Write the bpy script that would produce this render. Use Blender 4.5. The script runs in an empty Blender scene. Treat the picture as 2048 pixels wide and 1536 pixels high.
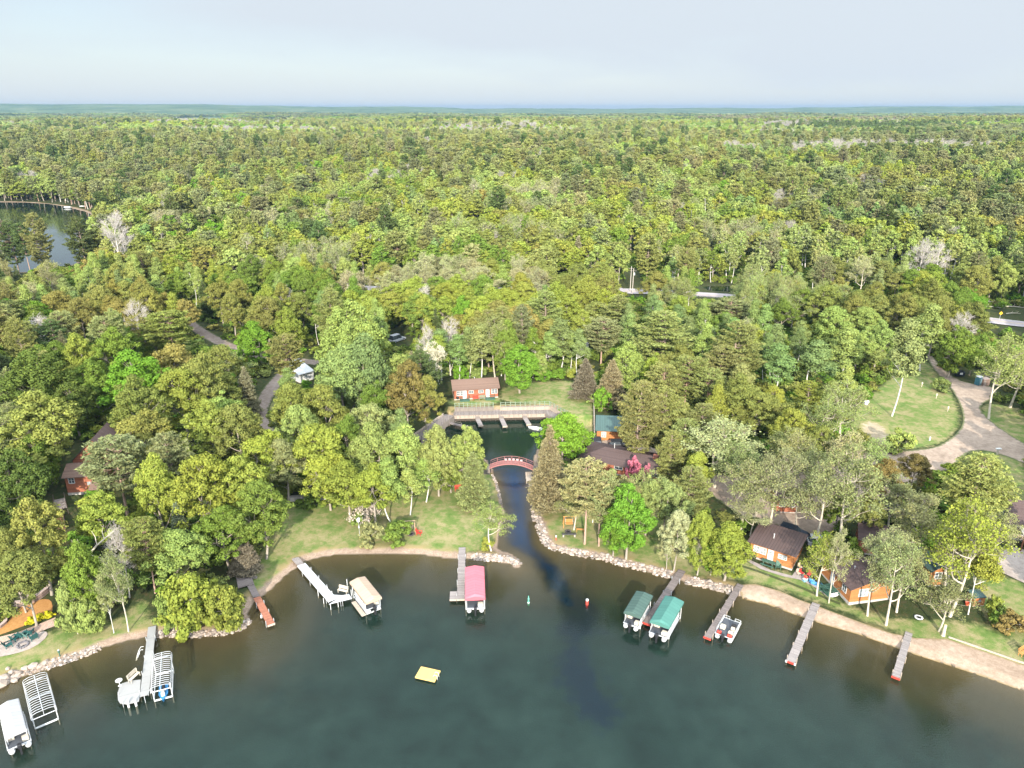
import bpy, math, random
import numpy as np
from mathutils import Vector, Matrix, geometry
rnd = random.Random(7)
R = math.radians
scene = bpy.context.scene
COL = scene.collection
# ------------------------------------------------------------------ camera model
PW, PH, F, CAMH = 2048, 1536, 1450.0, 64.0
PITCH = math.atan(552 / F)
SP, CP = math.sin(PITCH), math.cos(PITCH)
SUN_EL = 23.5
def P(px, py, z=0.0):
    """ground point (at height z) seen at a pixel of the 2048x1536 photograph"""
    v = (py - 768) / F
    d = (CAMH - z) / (SP + v * CP)
    return Vector(((px - 1024) / F * d, d * (CP - v * SP), z))
def proj(x, y, z):
    d = y * CP + (CAMH - z) * SP
    return 1024 + x / d * F, 768 + ((CAMH - z) * CP - y * SP) / d * F
def P2(px, py, z=0.0):
    p = P(px, py, z); return (p.x, p.y)
# ------------------------------------------------------------------ noise + sdf helpers
_rs = np.random.RandomState(11)
_tab = _rs.rand(256, 256)
def vnoise(x, y):
    x = np.asarray(x, float); y = np.asarray(y, float)
    xi = np.floor(x).astype(int); yi = np.floor(y).astype(int)
    fx = x - xi; fy = y - yi
    fx = fx * fx * (3 - 2 * fx); fy = fy * fy * (3 - 2 * fy)
    a = _tab[xi & 255, yi & 255]; b = _tab[(xi + 1) & 255, yi & 255]
    c = _tab[xi & 255, (yi + 1) & 255]; d = _tab[(xi + 1) & 255, (yi + 1) & 255]
    return (a * (1 - fx) + b * fx) * (1 - fy) + (c * (1 - fx) + d * fx) * fy
def fbm(x, y, o=3):
    s = 0; a = .5; t = 0
    for i in range(o):
        s = s + a * vnoise(x * 2 ** i + 17 * i, y * 2 ** i + 5 * i); t += a; a *= .5
    return s / t
def sstep(a, b, x):
    t = np.clip((np.asarray(x, float) - a) / (b - a), 0, 1)
    return t * t * (3 - 2 * t)
def sdf(X, Y, poly):
    """signed distance, positive inside"""
    X = np.atleast_1d(np.asarray(X, float)).ravel(); Y = np.atleast_1d(np.asarray(Y, float)).ravel()
    out = np.empty(len(X)); pl = np.array(poly, float)
    a = pl; b = np.roll(pl, -1, 0)
    for s in range(0, len(X), 40000):
        x = X[s:s + 40000]; y = Y[s:s + 40000]
        best = np.full(len(x), 1e18); ins = np.zeros(len(x), bool)
        for (ax, ay), (bx, by) in zip(a, b):
            ex, ey = bx - ax, by - ay
            t = np.clip(((x - ax) * ex + (y - ay) * ey) / (ex * ex + ey * ey + 1e-12), 0, 1)
            dx = x - ax - t * ex; dy = y - ay - t * ey
            best = np.minimum(best, dx * dx + dy * dy)
            c = ((ay > y) != (by > y))
            if ey != 0:
                ins ^= c & (x < (bx - ax) * (y - ay) / ey + ax)
        d = np.sqrt(best)
        out[s:s + 40000] = np.where(ins, d, -d)
    return out
def smooth_poly(poly, it=2, closed=True):
    p = [np.array(q, float) for q in poly]
    for _ in range(it):
        n = []
        m = len(p)
        for i in range(m if closed else m - 1):
            a, b = p[i], p[(i + 1) % m]
            n += [a * .75 + b * .25, a * .25 + b * .75]
        if not closed: n = [p[0]] + n + [p[-1]]
        p = n
    return [tuple(q) for q in p]
# ------------------------------------------------------------------ object helpers
def link(o, parent=None):
    COL.objects.link(o)
    if parent: o.parent = parent
    return o
def tag(o, label=None, cat=None, group=None, kind=None):
    if label: o['label'] = label
    if cat: o['category'] = cat
    if group: o['group'] = group
    if kind: o['kind'] = kind
    return o
def thing(name, label, cat, loc=(0, 0, 0), rz=0, group=None):
    o = bpy.data.objects.new(name, None); link(o)
    o.empty_display_size = .3
    o.location = loc; o.rotation_euler = (0, 0, rz)
    return tag(o, label, cat, group)
def dup(root, loc, rz, label=None, group=None, scale=None):
    r = root.copy(); COL.objects.link(r); r.location = loc; r.rotation_euler = (0, 0, rz)
    if label: r['label'] = label
    if group: r['group'] = group
    if scale: r.scale = scale
    for ch in list(root.children):
        c = ch.copy(); COL.objects.link(c); c.parent = r
        for g in ch.children:
            d = g.copy(); COL.objects.link(d); d.parent = c
    return r
class MB:
    def __init__(s): s.v = []; s.f = []; s.m = []; s.mi = 0
    def add(s, vs, fs, M=None):
        o = len(s.v)
        for p in vs:
            p = Vector(p)
            s.v.append(tuple(M @ p) if M is not None else tuple(p))
        for f in fs: s.f.append(tuple(i + o for i in f)); s.m.append(s.mi)
        return s
    def box(s, x0, x1, y0, y1, z0, z1, M=None):
        return s.add([(x0, y0, z0), (x1, y0, z0), (x1, y1, z0), (x0, y1, z0), (x0, y0, z1), (x1, y0, z1), (x1, y1, z1), (x0, y1, z1)],
              [(3, 2, 1, 0), (4, 5, 6, 7), (0, 1, 5, 4), (1, 2, 6, 5), (2, 3, 7, 6), (3, 0, 4, 7)], M)
    def bbox(s, x0, x1, y0, y1, z0, z1, b=.02, M=None):
        """box with chamfered vertical + top edges"""
        pts = [(x0 + b, y0), (x1 - b, y0), (x1, y0 + b), (x1, y1 - b), (x1 - b, y1), (x0 + b, y1), (x0, y1 - b), (x0, y0 + b)]
        cx, cy = (x0 + x1) / 2, (y0 + y1) / 2
        sx = 1 - 2 * b / max(x1 - x0, .001); sy = 1 - 2 * b / max(y1 - y0, .001)
        v = [(x, y, z0) for x, y in pts] + [(x, y, z1 - b) for x, y in pts] + [(cx + (x - cx) * sx, cy + (y - cy) * sy, z1) for x, y in pts]
        f = [tuple(range(7, -1, -1)), tuple(range(16, 24))]
        for k in (0, 8):
            for i in range(8): f.append((k + i, k + (i + 1) % 8, k + 8 + (i + 1) % 8, k + 8 + i))
        return s.add(v, f, M)
    def prism(s, poly, z0, z1, M=None):
        n = len(poly)
        v = [(p[0], p[1], z0) for p in poly] + [(p[0], p[1], z1) for p in poly]
        f = [tuple(range(n - 1, -1, -1)), tuple(range(n, 2 * n))] + [(i, (i + 1) % n, n + (i + 1) % n, n + i) for i in range(n)]
        return s.add(v, f, M)
    def tube(s, pts, r, n=6, cap=True, M=None):
        pts = [Vector(p) for p in pts]
        rr = r if isinstance(r, (list, tuple)) else [r] * len(pts)
        v = []; f = []
        for i, p in enumerate(pts):
            t = (pts[min(i + 1, len(pts) - 1)] - pts[max(i - 1, 0)])
            if t.length < 1e-9: t = Vector((0, 0, 1))
            t.normalize()
            u = t.cross(Vector((0, 0, 1)) if abs(t.z) < .95 else Vector((1, 0, 0))); u.normalize(); w = t.cross(u)
            for k in range(n):
                a = 2 * math.pi * (k + .5) / n
                q = p + (u * math.cos(a) + w * math.sin(a)) * rr[i]; v.append(tuple(q))
        for i in range(len(pts) - 1):
            for k in range(n):
                f.append((i * n + k, i * n + (k + 1) % n, (i + 1) * n + (k + 1) % n, (i + 1) * n + k))
        if cap:
            f.append(tuple(range(n - 1, -1, -1))); f.append(tuple(range((len(pts) - 1) * n, len(pts) * n)))
        return s.add(v, f, M)
    def lathe(s, prof, n=12, M=None, c=(0, 0)):
        v = []; f = []
        for r, z in prof:
            for k in range(n):
                a = 2 * math.pi * k / n; v.append((c[0] + r * math.cos(a), c[1] + r * math.sin(a), z))
        for i in range(len(prof) - 1):
            for k in range(n): f.append((i * n + k, i * n + (k + 1) % n, (i + 1) * n + (k + 1) % n, (i + 1) * n + k))
        f.append(tuple(range(n - 1, -1, -1))); f.append(tuple(range((len(prof) - 1) * n, len(prof) * n)))
        return s.add(v, f, M)
    def rock(s, c, r, rg, sq=.7):
        v = []; f = []
        t = (1 + 5 ** .5) / 2
        ico = [(-1, t, 0), (1, t, 0), (-1, -t, 0), (1, -t, 0), (0, -1, t), (0, 1, t), (0, -1, -t), (0, 1, -t), (t, 0, -1), (t, 0, 1), (-t, 0, -1), (-t, 0, 1)]
        fs = [(0, 11, 5), (0, 5, 1), (0, 1, 7), (0, 7, 10), (0, 10, 11), (1, 5, 9), (5, 11, 4), (11, 10, 2), (10, 7, 6), (7, 1, 8), (3, 9, 4), (3, 4, 2), (3, 2, 6), (3, 6, 8), (3, 8, 9), (4, 9, 5), (2, 4, 11), (6, 2, 10), (8, 6, 7), (9, 8, 1)]
        a = rg.uniform(0, 6.28); ca, sa = math.cos(a), math.sin(a); st = rg.uniform(.75, 1.35)
        for x, y, z in ico:
            k = r / 1.9 * rg.uniform(.78, 1.2); x *= st
            v.append((c[0] + (x * ca - y * sa) * k, c[1] + (x * sa + y * ca) * k, c[2] + z * k * sq))
        return s.add(v, fs)
    def build(s, name, mat, parent=None, smooth=False, loc=None):
        me = bpy.data.meshes.new(name); me.from_pydata(s.v, [], s.f)
        for m in (mat if isinstance(mat, (list, tuple)) else [mat]): me.materials.append(m)
        if isinstance(mat, (list, tuple)): me.polygons.foreach_set('material_index', s.m)
        if smooth: me.polygons.foreach_set('use_smooth', [True] * len(me.polygons))
        me.update()
        o = bpy.data.objects.new(name, me); link(o, parent)
        if loc is not None: o.location = loc
        return o
# ------------------------------------------------------------------ materials
def newmat(name):
    m = bpy.data.materials.new(name); m.use_nodes = True
    nt = m.node_tree; nt.nodes.clear()
    return m, nt
class N:
    """tiny node-graph helper"""
    def __init__(s, nt): s.nt = nt
    def n(s, t, **kw):
        o = s.nt.nodes.new(t)
        for k, v in kw.items():
            if k.startswith('i_'):
                key = k[2:]; key = int(key) if key.isdigit() else key.replace('_', ' ')
                s.set(o.inputs[key], v)
            else: setattr(o, k, v)
        return o
    def set(s, sock, v):
        if isinstance(v, bpy.types.NodeSocket): s.nt.links.new(v, sock)
        else:
            if hasattr(sock.default_value, '__len__') and not isinstance(v, str):
                v = tuple(v)
                if len(sock.default_value) == 4 and len(v) == 3: v = v + (1,)
            sock.default_value = v
    def noise(s, vec, scale, detail=4, rough=.55, dim='3D'):
        o = s.n('ShaderNodeTexNoise', noise_dimensions=dim)
        if vec is not None: s.set(o.inputs['Vector'], vec)
        o.inputs['Scale'].default_value = scale; o.inputs['Detail'].default_value = detail; o.inputs['Roughness'].default_value = rough
        return o.outputs['Fac']
    def ramp(s, fac, stops, interp='LINEAR'):
        o = s.n('ShaderNodeValToRGB'); s.set(o.inputs[0], fac); cr = o.color_ramp; cr.interpolation = interp
        while len(cr.elements) < len(stops): cr.elements.new(.5)
        for e, (p, c) in zip(cr.elements, stops):
            e.position = p; e.color = tuple(c) + ((1,) if len(c) == 3 else ())
        return o.outputs[0]
    def mix(s, f, a, b, bt='MIX'):
        o = s.n('ShaderNodeMix', data_type='RGBA', blend_type=bt)
        s.set(o.inputs[0], f); s.set(o.inputs[6], a); s.set(o.inputs[7], b); return o.outputs[2]
    def math(s, op, a, b=None, clamp=False):
        o = s.n('ShaderNodeMath', operation=op, use_clamp=clamp); s.set(o.inputs[0], a)
        if b is not None: s.set(o.inputs[1], b)
        return o.outputs[0]
    def mapr(s, v, a, b, c=0, d=1):
        o = s.n('ShaderNodeMapRange'); s.set(o.inputs[0], v)
        for i, k in enumerate((a, b, c, d)): o.inputs[i + 1].default_value = k
        return o.outputs[0]
    def attr(s, name, out='Fac', at='GEOMETRY'):
        o = s.n('ShaderNodeAttribute', attribute_name=name, attribute_type=at); return o.outputs[out]
    def out(s, sh, disp=None):
        o = s.n('ShaderNodeOutputMaterial'); s.set(o.inputs[0], sh)
    def bump(s, h, strength=.3, dist=.05):
        o = s.n('ShaderNodeBump'); s.set(o.inputs['Height'], h); o.inputs['Strength'].default_value = strength; o.inputs['Distance'].default_value = dist
        return o.outputs[0]
def mat(name, col, rough=.7, ns=3.0, amt=.25, metal=0., bump=0., spec=.3, col2=None, stretch=None):
    m, nt = newmat(name); g = N(nt)
    tc = g.n('ShaderNodeTexCoord').outputs['Object']
    if stretch:
        mp = g.n('ShaderNodeMapping'); g.set(mp.inputs[0], tc); mp.inputs['Scale'].default_value = stretch; tc = mp.outputs[0]
    f = g.noise(tc, ns, 6, .6)
    f = g.mapr(f, .25, .75)
    a = tuple(c * (1 - amt) for c in col); b = tuple(min(1, c * (1 + amt)) for c in (col2 or col))
    c = g.mix(f, a, b)
    p = g.n('ShaderNodeBsdfPrincipled'); g.set(p.inputs['Base Color'], c)
    p.inputs['Roughness'].default_value = rough; p.inputs['Metallic'].default_value = metal; p.inputs['Specular IOR Level'].default_value = spec
    if bump: g.set(p.inputs['Normal'], g.bump(f, bump, .03))
    g.out(p.outputs[0]); return m
def stripe_mat(name, c1, c2, axis, period, duty=.12, rough=.7, amt=.2, ns=2., spec=.25, bumpd=.02, stretch=None):
    """boards / metal ribs / siding: dark thin joints every `period` metres along object axis, each board a tone of its own"""
    m, nt = newmat(name); g = N(nt)
    tc = g.n('ShaderNodeTexCoord').outputs['Object']
    sx = g.n('ShaderNodeSeparateXYZ'); g.set(sx.inputs[0], tc)
    u = g.math('DIVIDE', sx.outputs[axis], period)
    fr = g.math('FRACT', u); fl = g.math('FLOOR', u)
    wn = g.n('ShaderNodeTexWhiteNoise', noise_dimensions='1D'); g.set(wn.inputs['W'], fl)
    j = g.math('LESS_THAN', fr, duty)
    vec = tc
    if stretch:
        mp = g.n('ShaderNodeMapping'); g.set(mp.inputs[0], tc); mp.inputs['Scale'].default_value = stretch; vec = mp.outputs[0]
    nz = g.mapr(g.noise(vec, ns, 6, .65), .25, .75)
    v = g.math('ADD', g.math('MULTIPLY', wn.outputs[0], .5), g.math('MULTIPLY', nz, .5))
    lo = tuple(c * (1 - amt) for c in c1); hi = tuple(min(1, c * (1 + amt)) for c in c1)
    c = g.mix(v, lo, hi); c = g.mix(j, c, c2)
    p = g.n('ShaderNodeBsdfPrincipled'); g.set(p.inputs['Base Color'], c); p.inputs['Roughness'].default_value = rough
    p.inputs['Specular IOR Level'].default_value = spec
    if bumpd: g.set(p.inputs['Normal'], g.bump(g.math('SUBTRACT', 1.0, j), .6, bumpd))
    g.out(p.outputs[0]); return m
HAZE = 8e-5; EXPO = 1.42
# ------------------------------------------------------------------ water outlines (lake, inland pond, distant lake)
_lk = [(0,1378),(40,1354),(75,1345),(130,1326),(165,1313),(200,1298),(250,1282),(300,1273),(350,1270),(400,1272),(450,1269),(486,1258),(500,1241),(494,1229),(508,1206),(523,1192),(546,1175),(573,1150),(594,1135),(608,1123),(640,1114),(681,1109),(733,1108),(780,1107),(842,1109),(884,1115),(915,1117),(942,1118),(978,1121),(1020,1128),(1030,1136),(1041,1135),(1038,1120),(1024,1108),(1005,1103),(994,1096),(997,1083),(1001,1050),(1010,1038),(1009,1023),(1004,1006),(999,985),(992,962),(984,938),(972,918),(930,912),(862,915),(842,905),(850,885),(885,862),(905,842),(1000,838),(1104,835),(1098,868),(1078,892),(1066,920),(1065,962),(1065,987),(1068,1012),(1072,1040),(1080,1062),(1088,1084),(1101,1097),(1124,1103),(1165,1110),(1202,1117),(1233,1127),(1268,1135),(1306,1146),(1341,1154),(1360,1161),(1410,1173),(1456,1183),(1485,1195),(1535,1206),(1580,1223),(1594,1228),(1647,1246),(1714,1265),(1781,1289),(1835,1308),(1901,1329),(1968,1351),(2048,1380)]
LAKE = [P2(*q) for q in _lk]
LAKE = [(-420, 10), (-150, 58), (-95, 62)] + LAKE + [(66, 60), (90, 52), (160, 40), (420, -60), (420, -420), (-420, -420)]
POND = smooth_poly([P2(*q) for q in [(-260,418),(-60,404),(60,404),(130,412),(180,424),(192,440),(190,475),(178,515),(120,540),(40,546),(-60,548),(-260,520)]], 2)
FARLK = smooth_poly([P2(*q) for q in [(352,244),(380,239.5),(430,239),(448,243),(470,245),(540,244.5),(545,247.5),(440,247.5),(365,247)]], 1)
FARLK2 = smooth_poly([P2(*q) for q in [(0,234.2),(55,233.6),(58,236),(0,236.6)]], 1)
PONDLET = [P2(*q) for q in [(1400,572),(1500,570),(1528,577),(1515,584),(1420,583)]]
MARINA_A = P(909, 838, .75); MARINA_B = P(1101, 834, .75)
_md = (MARINA_B - MARINA_A); _md.z = 0; MLEN = _md.length; _md.normalize(); _mn = Vector((-_md.y, _md.x, 0))
if _mn.y < 0: _mn = -_mn
MANG = math.atan2(_md.y, _md.x)
def mar(u, v, z): q = MARINA_A + _md * u + _mn * v; return (q.x, q.y, z)
_e1 = P(1135, 832, 2.5)
MHIGH = [mar(-1.5, 2.0, 0)[:2], mar(MLEN, 2.0, 0)[:2], (_e1.x, _e1.y), (_e1.x + 9, _e1.y - .5), mar(MLEN + 22, 16, 0)[:2], mar(MLEN, 28, 0)[:2], mar(-7, 22, 0)[:2], mar(-5, 9, 0)[:2]]
HOUSEL = P(150, 960, 3.0)
def hgt(x, y):
    sh = np.shape(x); x = np.asarray(x, float).ravel(); y = np.asarray(y, float).ravel()
    out = np.empty(len(x))
    r = np.hypot(x, y)
    sd = np.full(len(x), -1e9)
    near = (y < 420) & (np.abs(x) < 600)
    if near.any(): sd[near] = sdf(x[near], y[near], LAKE)
    mid = (y > 200) & (y < 900) & (x < 50) & (x > -700)
    if mid.any(): sd[mid] = np.maximum(sd[mid], sdf(x[mid], y[mid], POND))
    m2 = (y > 230) & (y < 330) & (x > 40) & (x < 140)
    if m2.any(): sd[m2] = np.maximum(sd[m2], sdf(x[m2], y[m2], PONDLET))
    fr = (y > 2000) & (y < 9000)
    if fr.any(): sd[fr] = np.maximum(sd[fr], np.maximum(sdf(x[fr], y[fr], FARLK), sdf(x[fr], y[fr], FARLK2)))
    d = -sd   # >0 on land
    land = .05 + .3 * sstep(0, 1.5, d) + .9 * sstep(1, 22, d) + .8 * sstep(20, 80, d) + (fbm(x / 9, y / 9) - .5) * .25 * sstep(0, 5, d)
    land += (fbm(x / 70, y / 70, 2) - .45) * 5 * sstep(50, 160, d) * sstep(170, 300, y)
    land += (fbm(x / 420 + 3, y / 420, 3) - .45) * 26 * sstep(450, 1300, y) * sstep(60, 400, d)
    land += 15 * sstep(300, 680, y) * sstep(20, 260, d) * (1 - .5 * sstep(1500, 3000, y))
    # horizon ridges (a long low moraine 7-12 km off, higher on the left and far right)
    prof = np.minimum(50 + 40 * sstep(-300, -4500, x) + 24 * sstep(1500, 5500, x) + (fbm(x / 1100 + 9, y * 0 + 4.2, 4) - .5) * 30, 90)
    rid = prof * np.exp(-((y - 8600 + 1200 * (fbm(x / 4000, x * 0, 2) - .5)) / 1500) ** 2)
    prof2 = 26 + 40 * (fbm(x / 1100 + 2, y * 0 + 1.3, 3) - .35)
    rid += np.maximum(prof2, 0) * np.exp(-((y - 6700) / 1000) ** 2) * sstep(-200, -2500, x) * .9
    land += rid * sstep(4500, 6500, y)
    land += 3.0 * np.exp(-(((x - HOUSEL.x) / 20) ** 2 + ((y - HOUSEL.y - 6) / 17) ** 2))
    mz = (y > 130) & (y < 230) & (np.abs(x) < 60)
    if mz.any():
        k = sstep(-.45, .35, sdf(x[mz], y[mz], MHIGH))
        land[mz] = land[mz] * (1 - k) + 2.5 * k
    dw = -d
    dep = -(.02 + .055 * np.minimum(dw, 14) + 3.4 * (1 - np.exp(-np.maximum(dw - 8, 0) / 26)))
    dep += (fbm(x / 5, y / 5) - .5) * .3 * sstep(2, 8, dw)
    dep = np.minimum(dep, -.03)
    out = np.where(d > 0, land, dep)
    return out.reshape(sh)
def h1(x, y): return float(hgt(np.array([x]), np.array([y]))[0])
def G(px, py):
    """terrain point under a photograph pixel"""
    z = .5
    for _ in range(5):
        p = P(px, py, z); z = max(h1(p.x, p.y), 0)
    p = P(px, py, z); return Vector((p.x, p.y, z))
def shore(x, y):
    return -sdf(np.array([x]), np.array([y]), LAKE)[0]
# ------------------------------------------------------------------ region outlines on the ground
def gp(l): return [tuple(G(*q)[:2]) for q in l]
LAWNS = [smooth_poly(gp(l), 1) for l in [
 [(490,1200),(510,1130),(545,1050),(570,1008),(640,1000),(720,980),(780,940),(860,920),(960,918),(985,945),(1002,1000),(1005,1040),(990,1100),(920,1108),(830,1106),(720,1105),(640,1111),(590,1136),(545,1170)],
 [(1066,930),(1100,900),(1160,930),(1240,980),(1330,1030),(1400,1060),(1490,1110),(1500,1130),(1600,1150),(1700,1215),(1800,1240),(1950,1240),(2048,1290),(2060,1360),(1900,1300),(1780,1260),(1640,1205),(1500,1160),(1400,1155),(1230,1118),(1120,1098),(1085,1060),(1070,990)],
 [(1960,1140),(1995,1150),(2070,1170),(2070,1310),(1980,1250),(1950,1200)],
 [(1000,805),(1000,775),(1060,765),(1150,758),(1185,790),(1188,870),(1140,900),(1130,850),(1090,808)],
 [(905,812),(890,800),(930,795),(1000,790),(1000,810)],
 [(1700,870),(1715,810),(1740,790),(1800,740),(1845,715),(1875,745),(1908,790),(1922,840),(1900,878),(1850,897),(1760,897)],
 [(1960,815),(1985,805),(2070,825),(2070,920),(2010,880),(1970,850)],
 [(1930,905),(1990,900),(2070,930),(2070,1020),(1990,1000),(1930,945)],
 [(0,1310),(100,1262),(170,1250),(240,1240),(290,1190),(300,1250),(500,1238),(488,1256),(300,1269),(200,1294),(120,1322),(0,1374),(-60,1395),(-70,1330)],
 [(510,800),(545,760),(580,745),(565,800),(540,865),(520,850)],
]]
GRAVEL = smooth_poly(gp([(1849,705),(1868,742),(1901,775),(1920,808),(1928,838),(1920,862),(1884,890),(1850,900),(1700,905),(1600,930),(1500,955),(1420,950),(1380,928),(1300,890),(1210,876),(1190,890),(1200,905),(1260,905),(1350,925),(1420,990),(1500,1045),(1560,1052),(1640,1085),(1700,1040),(1790,985),(1850,955),(1898,942),(1928,910),(1953,900),(1994,906),(2070,936),(2070,900),(2007,862),(1969,832),(1958,811),(1994,793),(1992,775),(1950,769),(1914,760),(1876,728),(1860,704)]), 1)
BANK = smooth_poly(gp([(1723,838),(1772,849),(1783,868),(1778,905),(1745,884),(1715,862)]), 1)
TRACK1 = [tuple(G(*q)[:2]) for q in [(330,612),(370,640),(405,666),(450,690),(500,708),(545,718),(600,722),(640,726)]]
TRACK2 = [tuple(G(*q)[:2]) for q in [(596,724),(562,752),(535,788),(517,822),(524,850),(535,868)]]
ROADC = [tuple(G(*q)[:2]) for q in [(2120,657),(1960,640),(1700,612),(1440,590),(1270,583),(1050,578),(700,577)]]
MULCH = smooth_poly(gp([(38,1216),(73,1203),(85,1198),(102,1200),(106,1216),(102,1231),(36,1257),(-40,1285),(-40,1268),(13,1249),(27,1226)]), 1)
BRICKS = gp([(-60,1292),(0,1274),(36,1265),(75,1250),(111,1235),(116,1250),(73,1267),(56,1264),(26,1277),(13,1285),(0,1289),(-60,1312)])
PATIO = smooth_poly(gp([(27,1279),(55,1266),(72,1267),(92,1262),(97,1272),(70,1295),(30,1309),(-20,1318),(-40,1305),(12,1287)]), 1)
_beach_up = [(1476,1170),(1510,1168),(1560,1182),(1600,1200),(1645,1216),(1700,1237),(1780,1266),(1830,1276),(1895,1278),(1960,1300),(2060,1334)]
_beach_dn = [(2060,1386)] + [(x, y + 3) for x, y in _lk[::-1] if x >= 1480]
BEACH = gp(_beach_up) + [P2(*q) for q in _beach_dn]
# ------------------------------------------------------------------ the ground: one sheet out to the horizon (lake bed included)
def axis(lo, hi, step, far_lo, far_hi, g):
    a = list(np.arange(lo, hi + 1e-6, step)); s = step; x = hi
    while x < far_hi: s *= g; x += s; a.append(x)
    s = step; x = lo
    while x > far_lo: s *= g; x -= s; a.insert(0, x)
    return np.array(a)
XS = axis(-92, 100, .6, -11000, 11000, 1.052); YS = axis(56, 200, .6, -420, 11800, 1.033)
GX, GY = np.meshgrid(XS, YS); NXg, NYg = len(XS), len(YS)
GZ = hgt(GX, GY)
def grid_faces(nx, ny):
    i = np.arange(nx - 1)[None, :] + nx * np.arange(ny - 1)[:, None]
    return np.stack([i, i + 1, i + 1 + nx, i + nx], -1).reshape(-1, 4)
def np_mesh(name, V, Fq, attrs=None, mats=(), smooth=False, mi=None):
    me = bpy.data.meshes.new(name); nv, nf, k = len(V), len(Fq), Fq.shape[1]
    me.vertices.add(nv); me.vertices.foreach_set('co', np.ascontiguousarray(V, np.float32).ravel())
    me.loops.add(nf * k); me.loops.foreach_set('vertex_index', np.ascontiguousarray(Fq, np.int32).ravel())
    me.polygons.add(nf); me.polygons.foreach_set('loop_start', np.arange(0, nf * k, k, dtype=np.int32))
    for m in mats: me.materials.append(m)
    if mi is not None: me.polygons.foreach_set('material_index', np.ascontiguousarray(mi, np.int32))
    if smooth: me.polygons.foreach_set('use_smooth', np.ones(nf, bool))
    for an, (dom, arr) in (attrs or {}).items():
        a = me.attributes.new(an, 'FLOAT', dom); a.data.foreach_set('value', np.ascontiguousarray(arr, np.float32).ravel())
    me.update(calc_edges=True); me.validate() if False else None
    return me
nearm = (GY < 260) & (GY > 40) & (np.abs(GX) < 140)
lawn = np.full(GX.shape, -20.); xs_, ys_ = GX[nearm], GY[nearm]
lw = np.full(len(xs_), -20.)
for L in LAWNS: lw = np.maximum(lw, sdf(xs_, ys_, L))
lawn[nearm] = lw
def shaded(poly):
    a = np.full(GX.shape, -20.); a[nearm] = sdf(xs_, ys_, poly); return a
shd = np.full(GX.shape, 50.); mwl = (GY < 420) & (np.abs(GX) < 600); shd[mwl] = -sdf(GX[mwl], GY[mwl], LAKE)
mpd = (GY > 200) & (GY < 900) & (GX < 50) & (GX > -700); shd[mpd] = np.minimum(shd[mpd], -sdf(GX[mpd], GY[mpd], POND))
CHB = P2s([(955, 905), (1064, 905), (1064, 1000), (1001, 1090), (980, 1088), (955, 960)]) if 0 else [P2(*q) for q in [(955, 905), (1064, 905), (1064, 1000), (1001, 1090), (980, 1088), (955, 960)]]
_cm = nearm & (GY < 160); shd[_cm] += 1.3 * sstep(-.5, .5, sdf(GX[_cm], GY[_cm], CHB)) * (shd[_cm] > .3)
m, nt = newmat('ground_mat'); g = N(nt)
geo = g.n('ShaderNodeNewGeometry'); pos = geo.outputs['Position']
sx = g.n('ShaderNodeSeparateXYZ'); g.set(sx.inputs[0], pos)
n1 = g.noise(pos, .12, 5); n2 = g.noise(pos, 1.1, 5, .65); n3 = g.noise(pos, 6, 4, .7); n0 = g.noise(pos, .35, 4, .6)
forest = g.ramp(g.math('ADD', g.math('MULTIPLY', n2, .7), g.math('MULTIPLY', n3, .3)), [(.3, (.018, .03, .010)), (.5, (.035, .045, .016)), (.64, (.065, .05, .026)), (.8, (.04, .065, .015))])
grass = g.ramp(g.math('ADD', g.math('MULTIPLY', n0, .55), g.math('MULTIPLY', n2, .45)), [(.36, (.075, .13, .028)), (.45, (.125, .165, .048)), (.52, (.20, .19, .082)), (.61, (.28, .225, .125))])
grass = g.mix(g.mapr(n3, .3, .7, .0, .5), grass, (.085, .12, .03))
lf = g.mapr(g.math('ADD', g.attr('lawn'), g.math('MULTIPLY', g.math('SUBTRACT', n2, .5), 3.0)), -.4, .6)
c = g.mix(lf, forest, grass)
# far canopy colour (the ground reads as forest past the built trees)
far = g.mapr(sx.outputs[1], 900, 2500)
fn = g.noise(pos, .004, 5, .6); fn2 = g.noise(pos, .03, 4, .6)
farc = g.ramp(g.math('ADD', g.math('MULTIPLY', fn, .65), g.math('MULTIPLY', fn2, .35)), [(.34, (.03, .045, .022)), (.46, (.06, .09, .03)), (.55, (.095, .125, .05)), (.68, (.15, .15, .085))])
c = g.mix(far, c, farc)
# shoreline sand / gravel by distance to the water
sh = g.attr('shore')
shn = g.math('ADD', sh, g.math('MULTIPLY', g.math('SUBTRACT', n2, .5), 1.6))
sand = g.ramp(g.math('ADD', g.math('MULTIPLY', n3, .6), g.math('MULTIPLY', n2, .4)), [(.3, (.12, .085, .06)), (.5, (.24, .175, .13)), (.7, (.36, .28, .21))])
dryg = g.mix(n3, (.16, .12, .05), (.30, .23, .12))
dz = g.math('MULTIPLY', g.mapr(shn, 2.6, 1.4), g.mapr(n0, .38, .55))
c = g.mix(dz, c, dryg)
c = g.mix(g.mapr(shn, 1.5, .9), c, sand)
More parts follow.
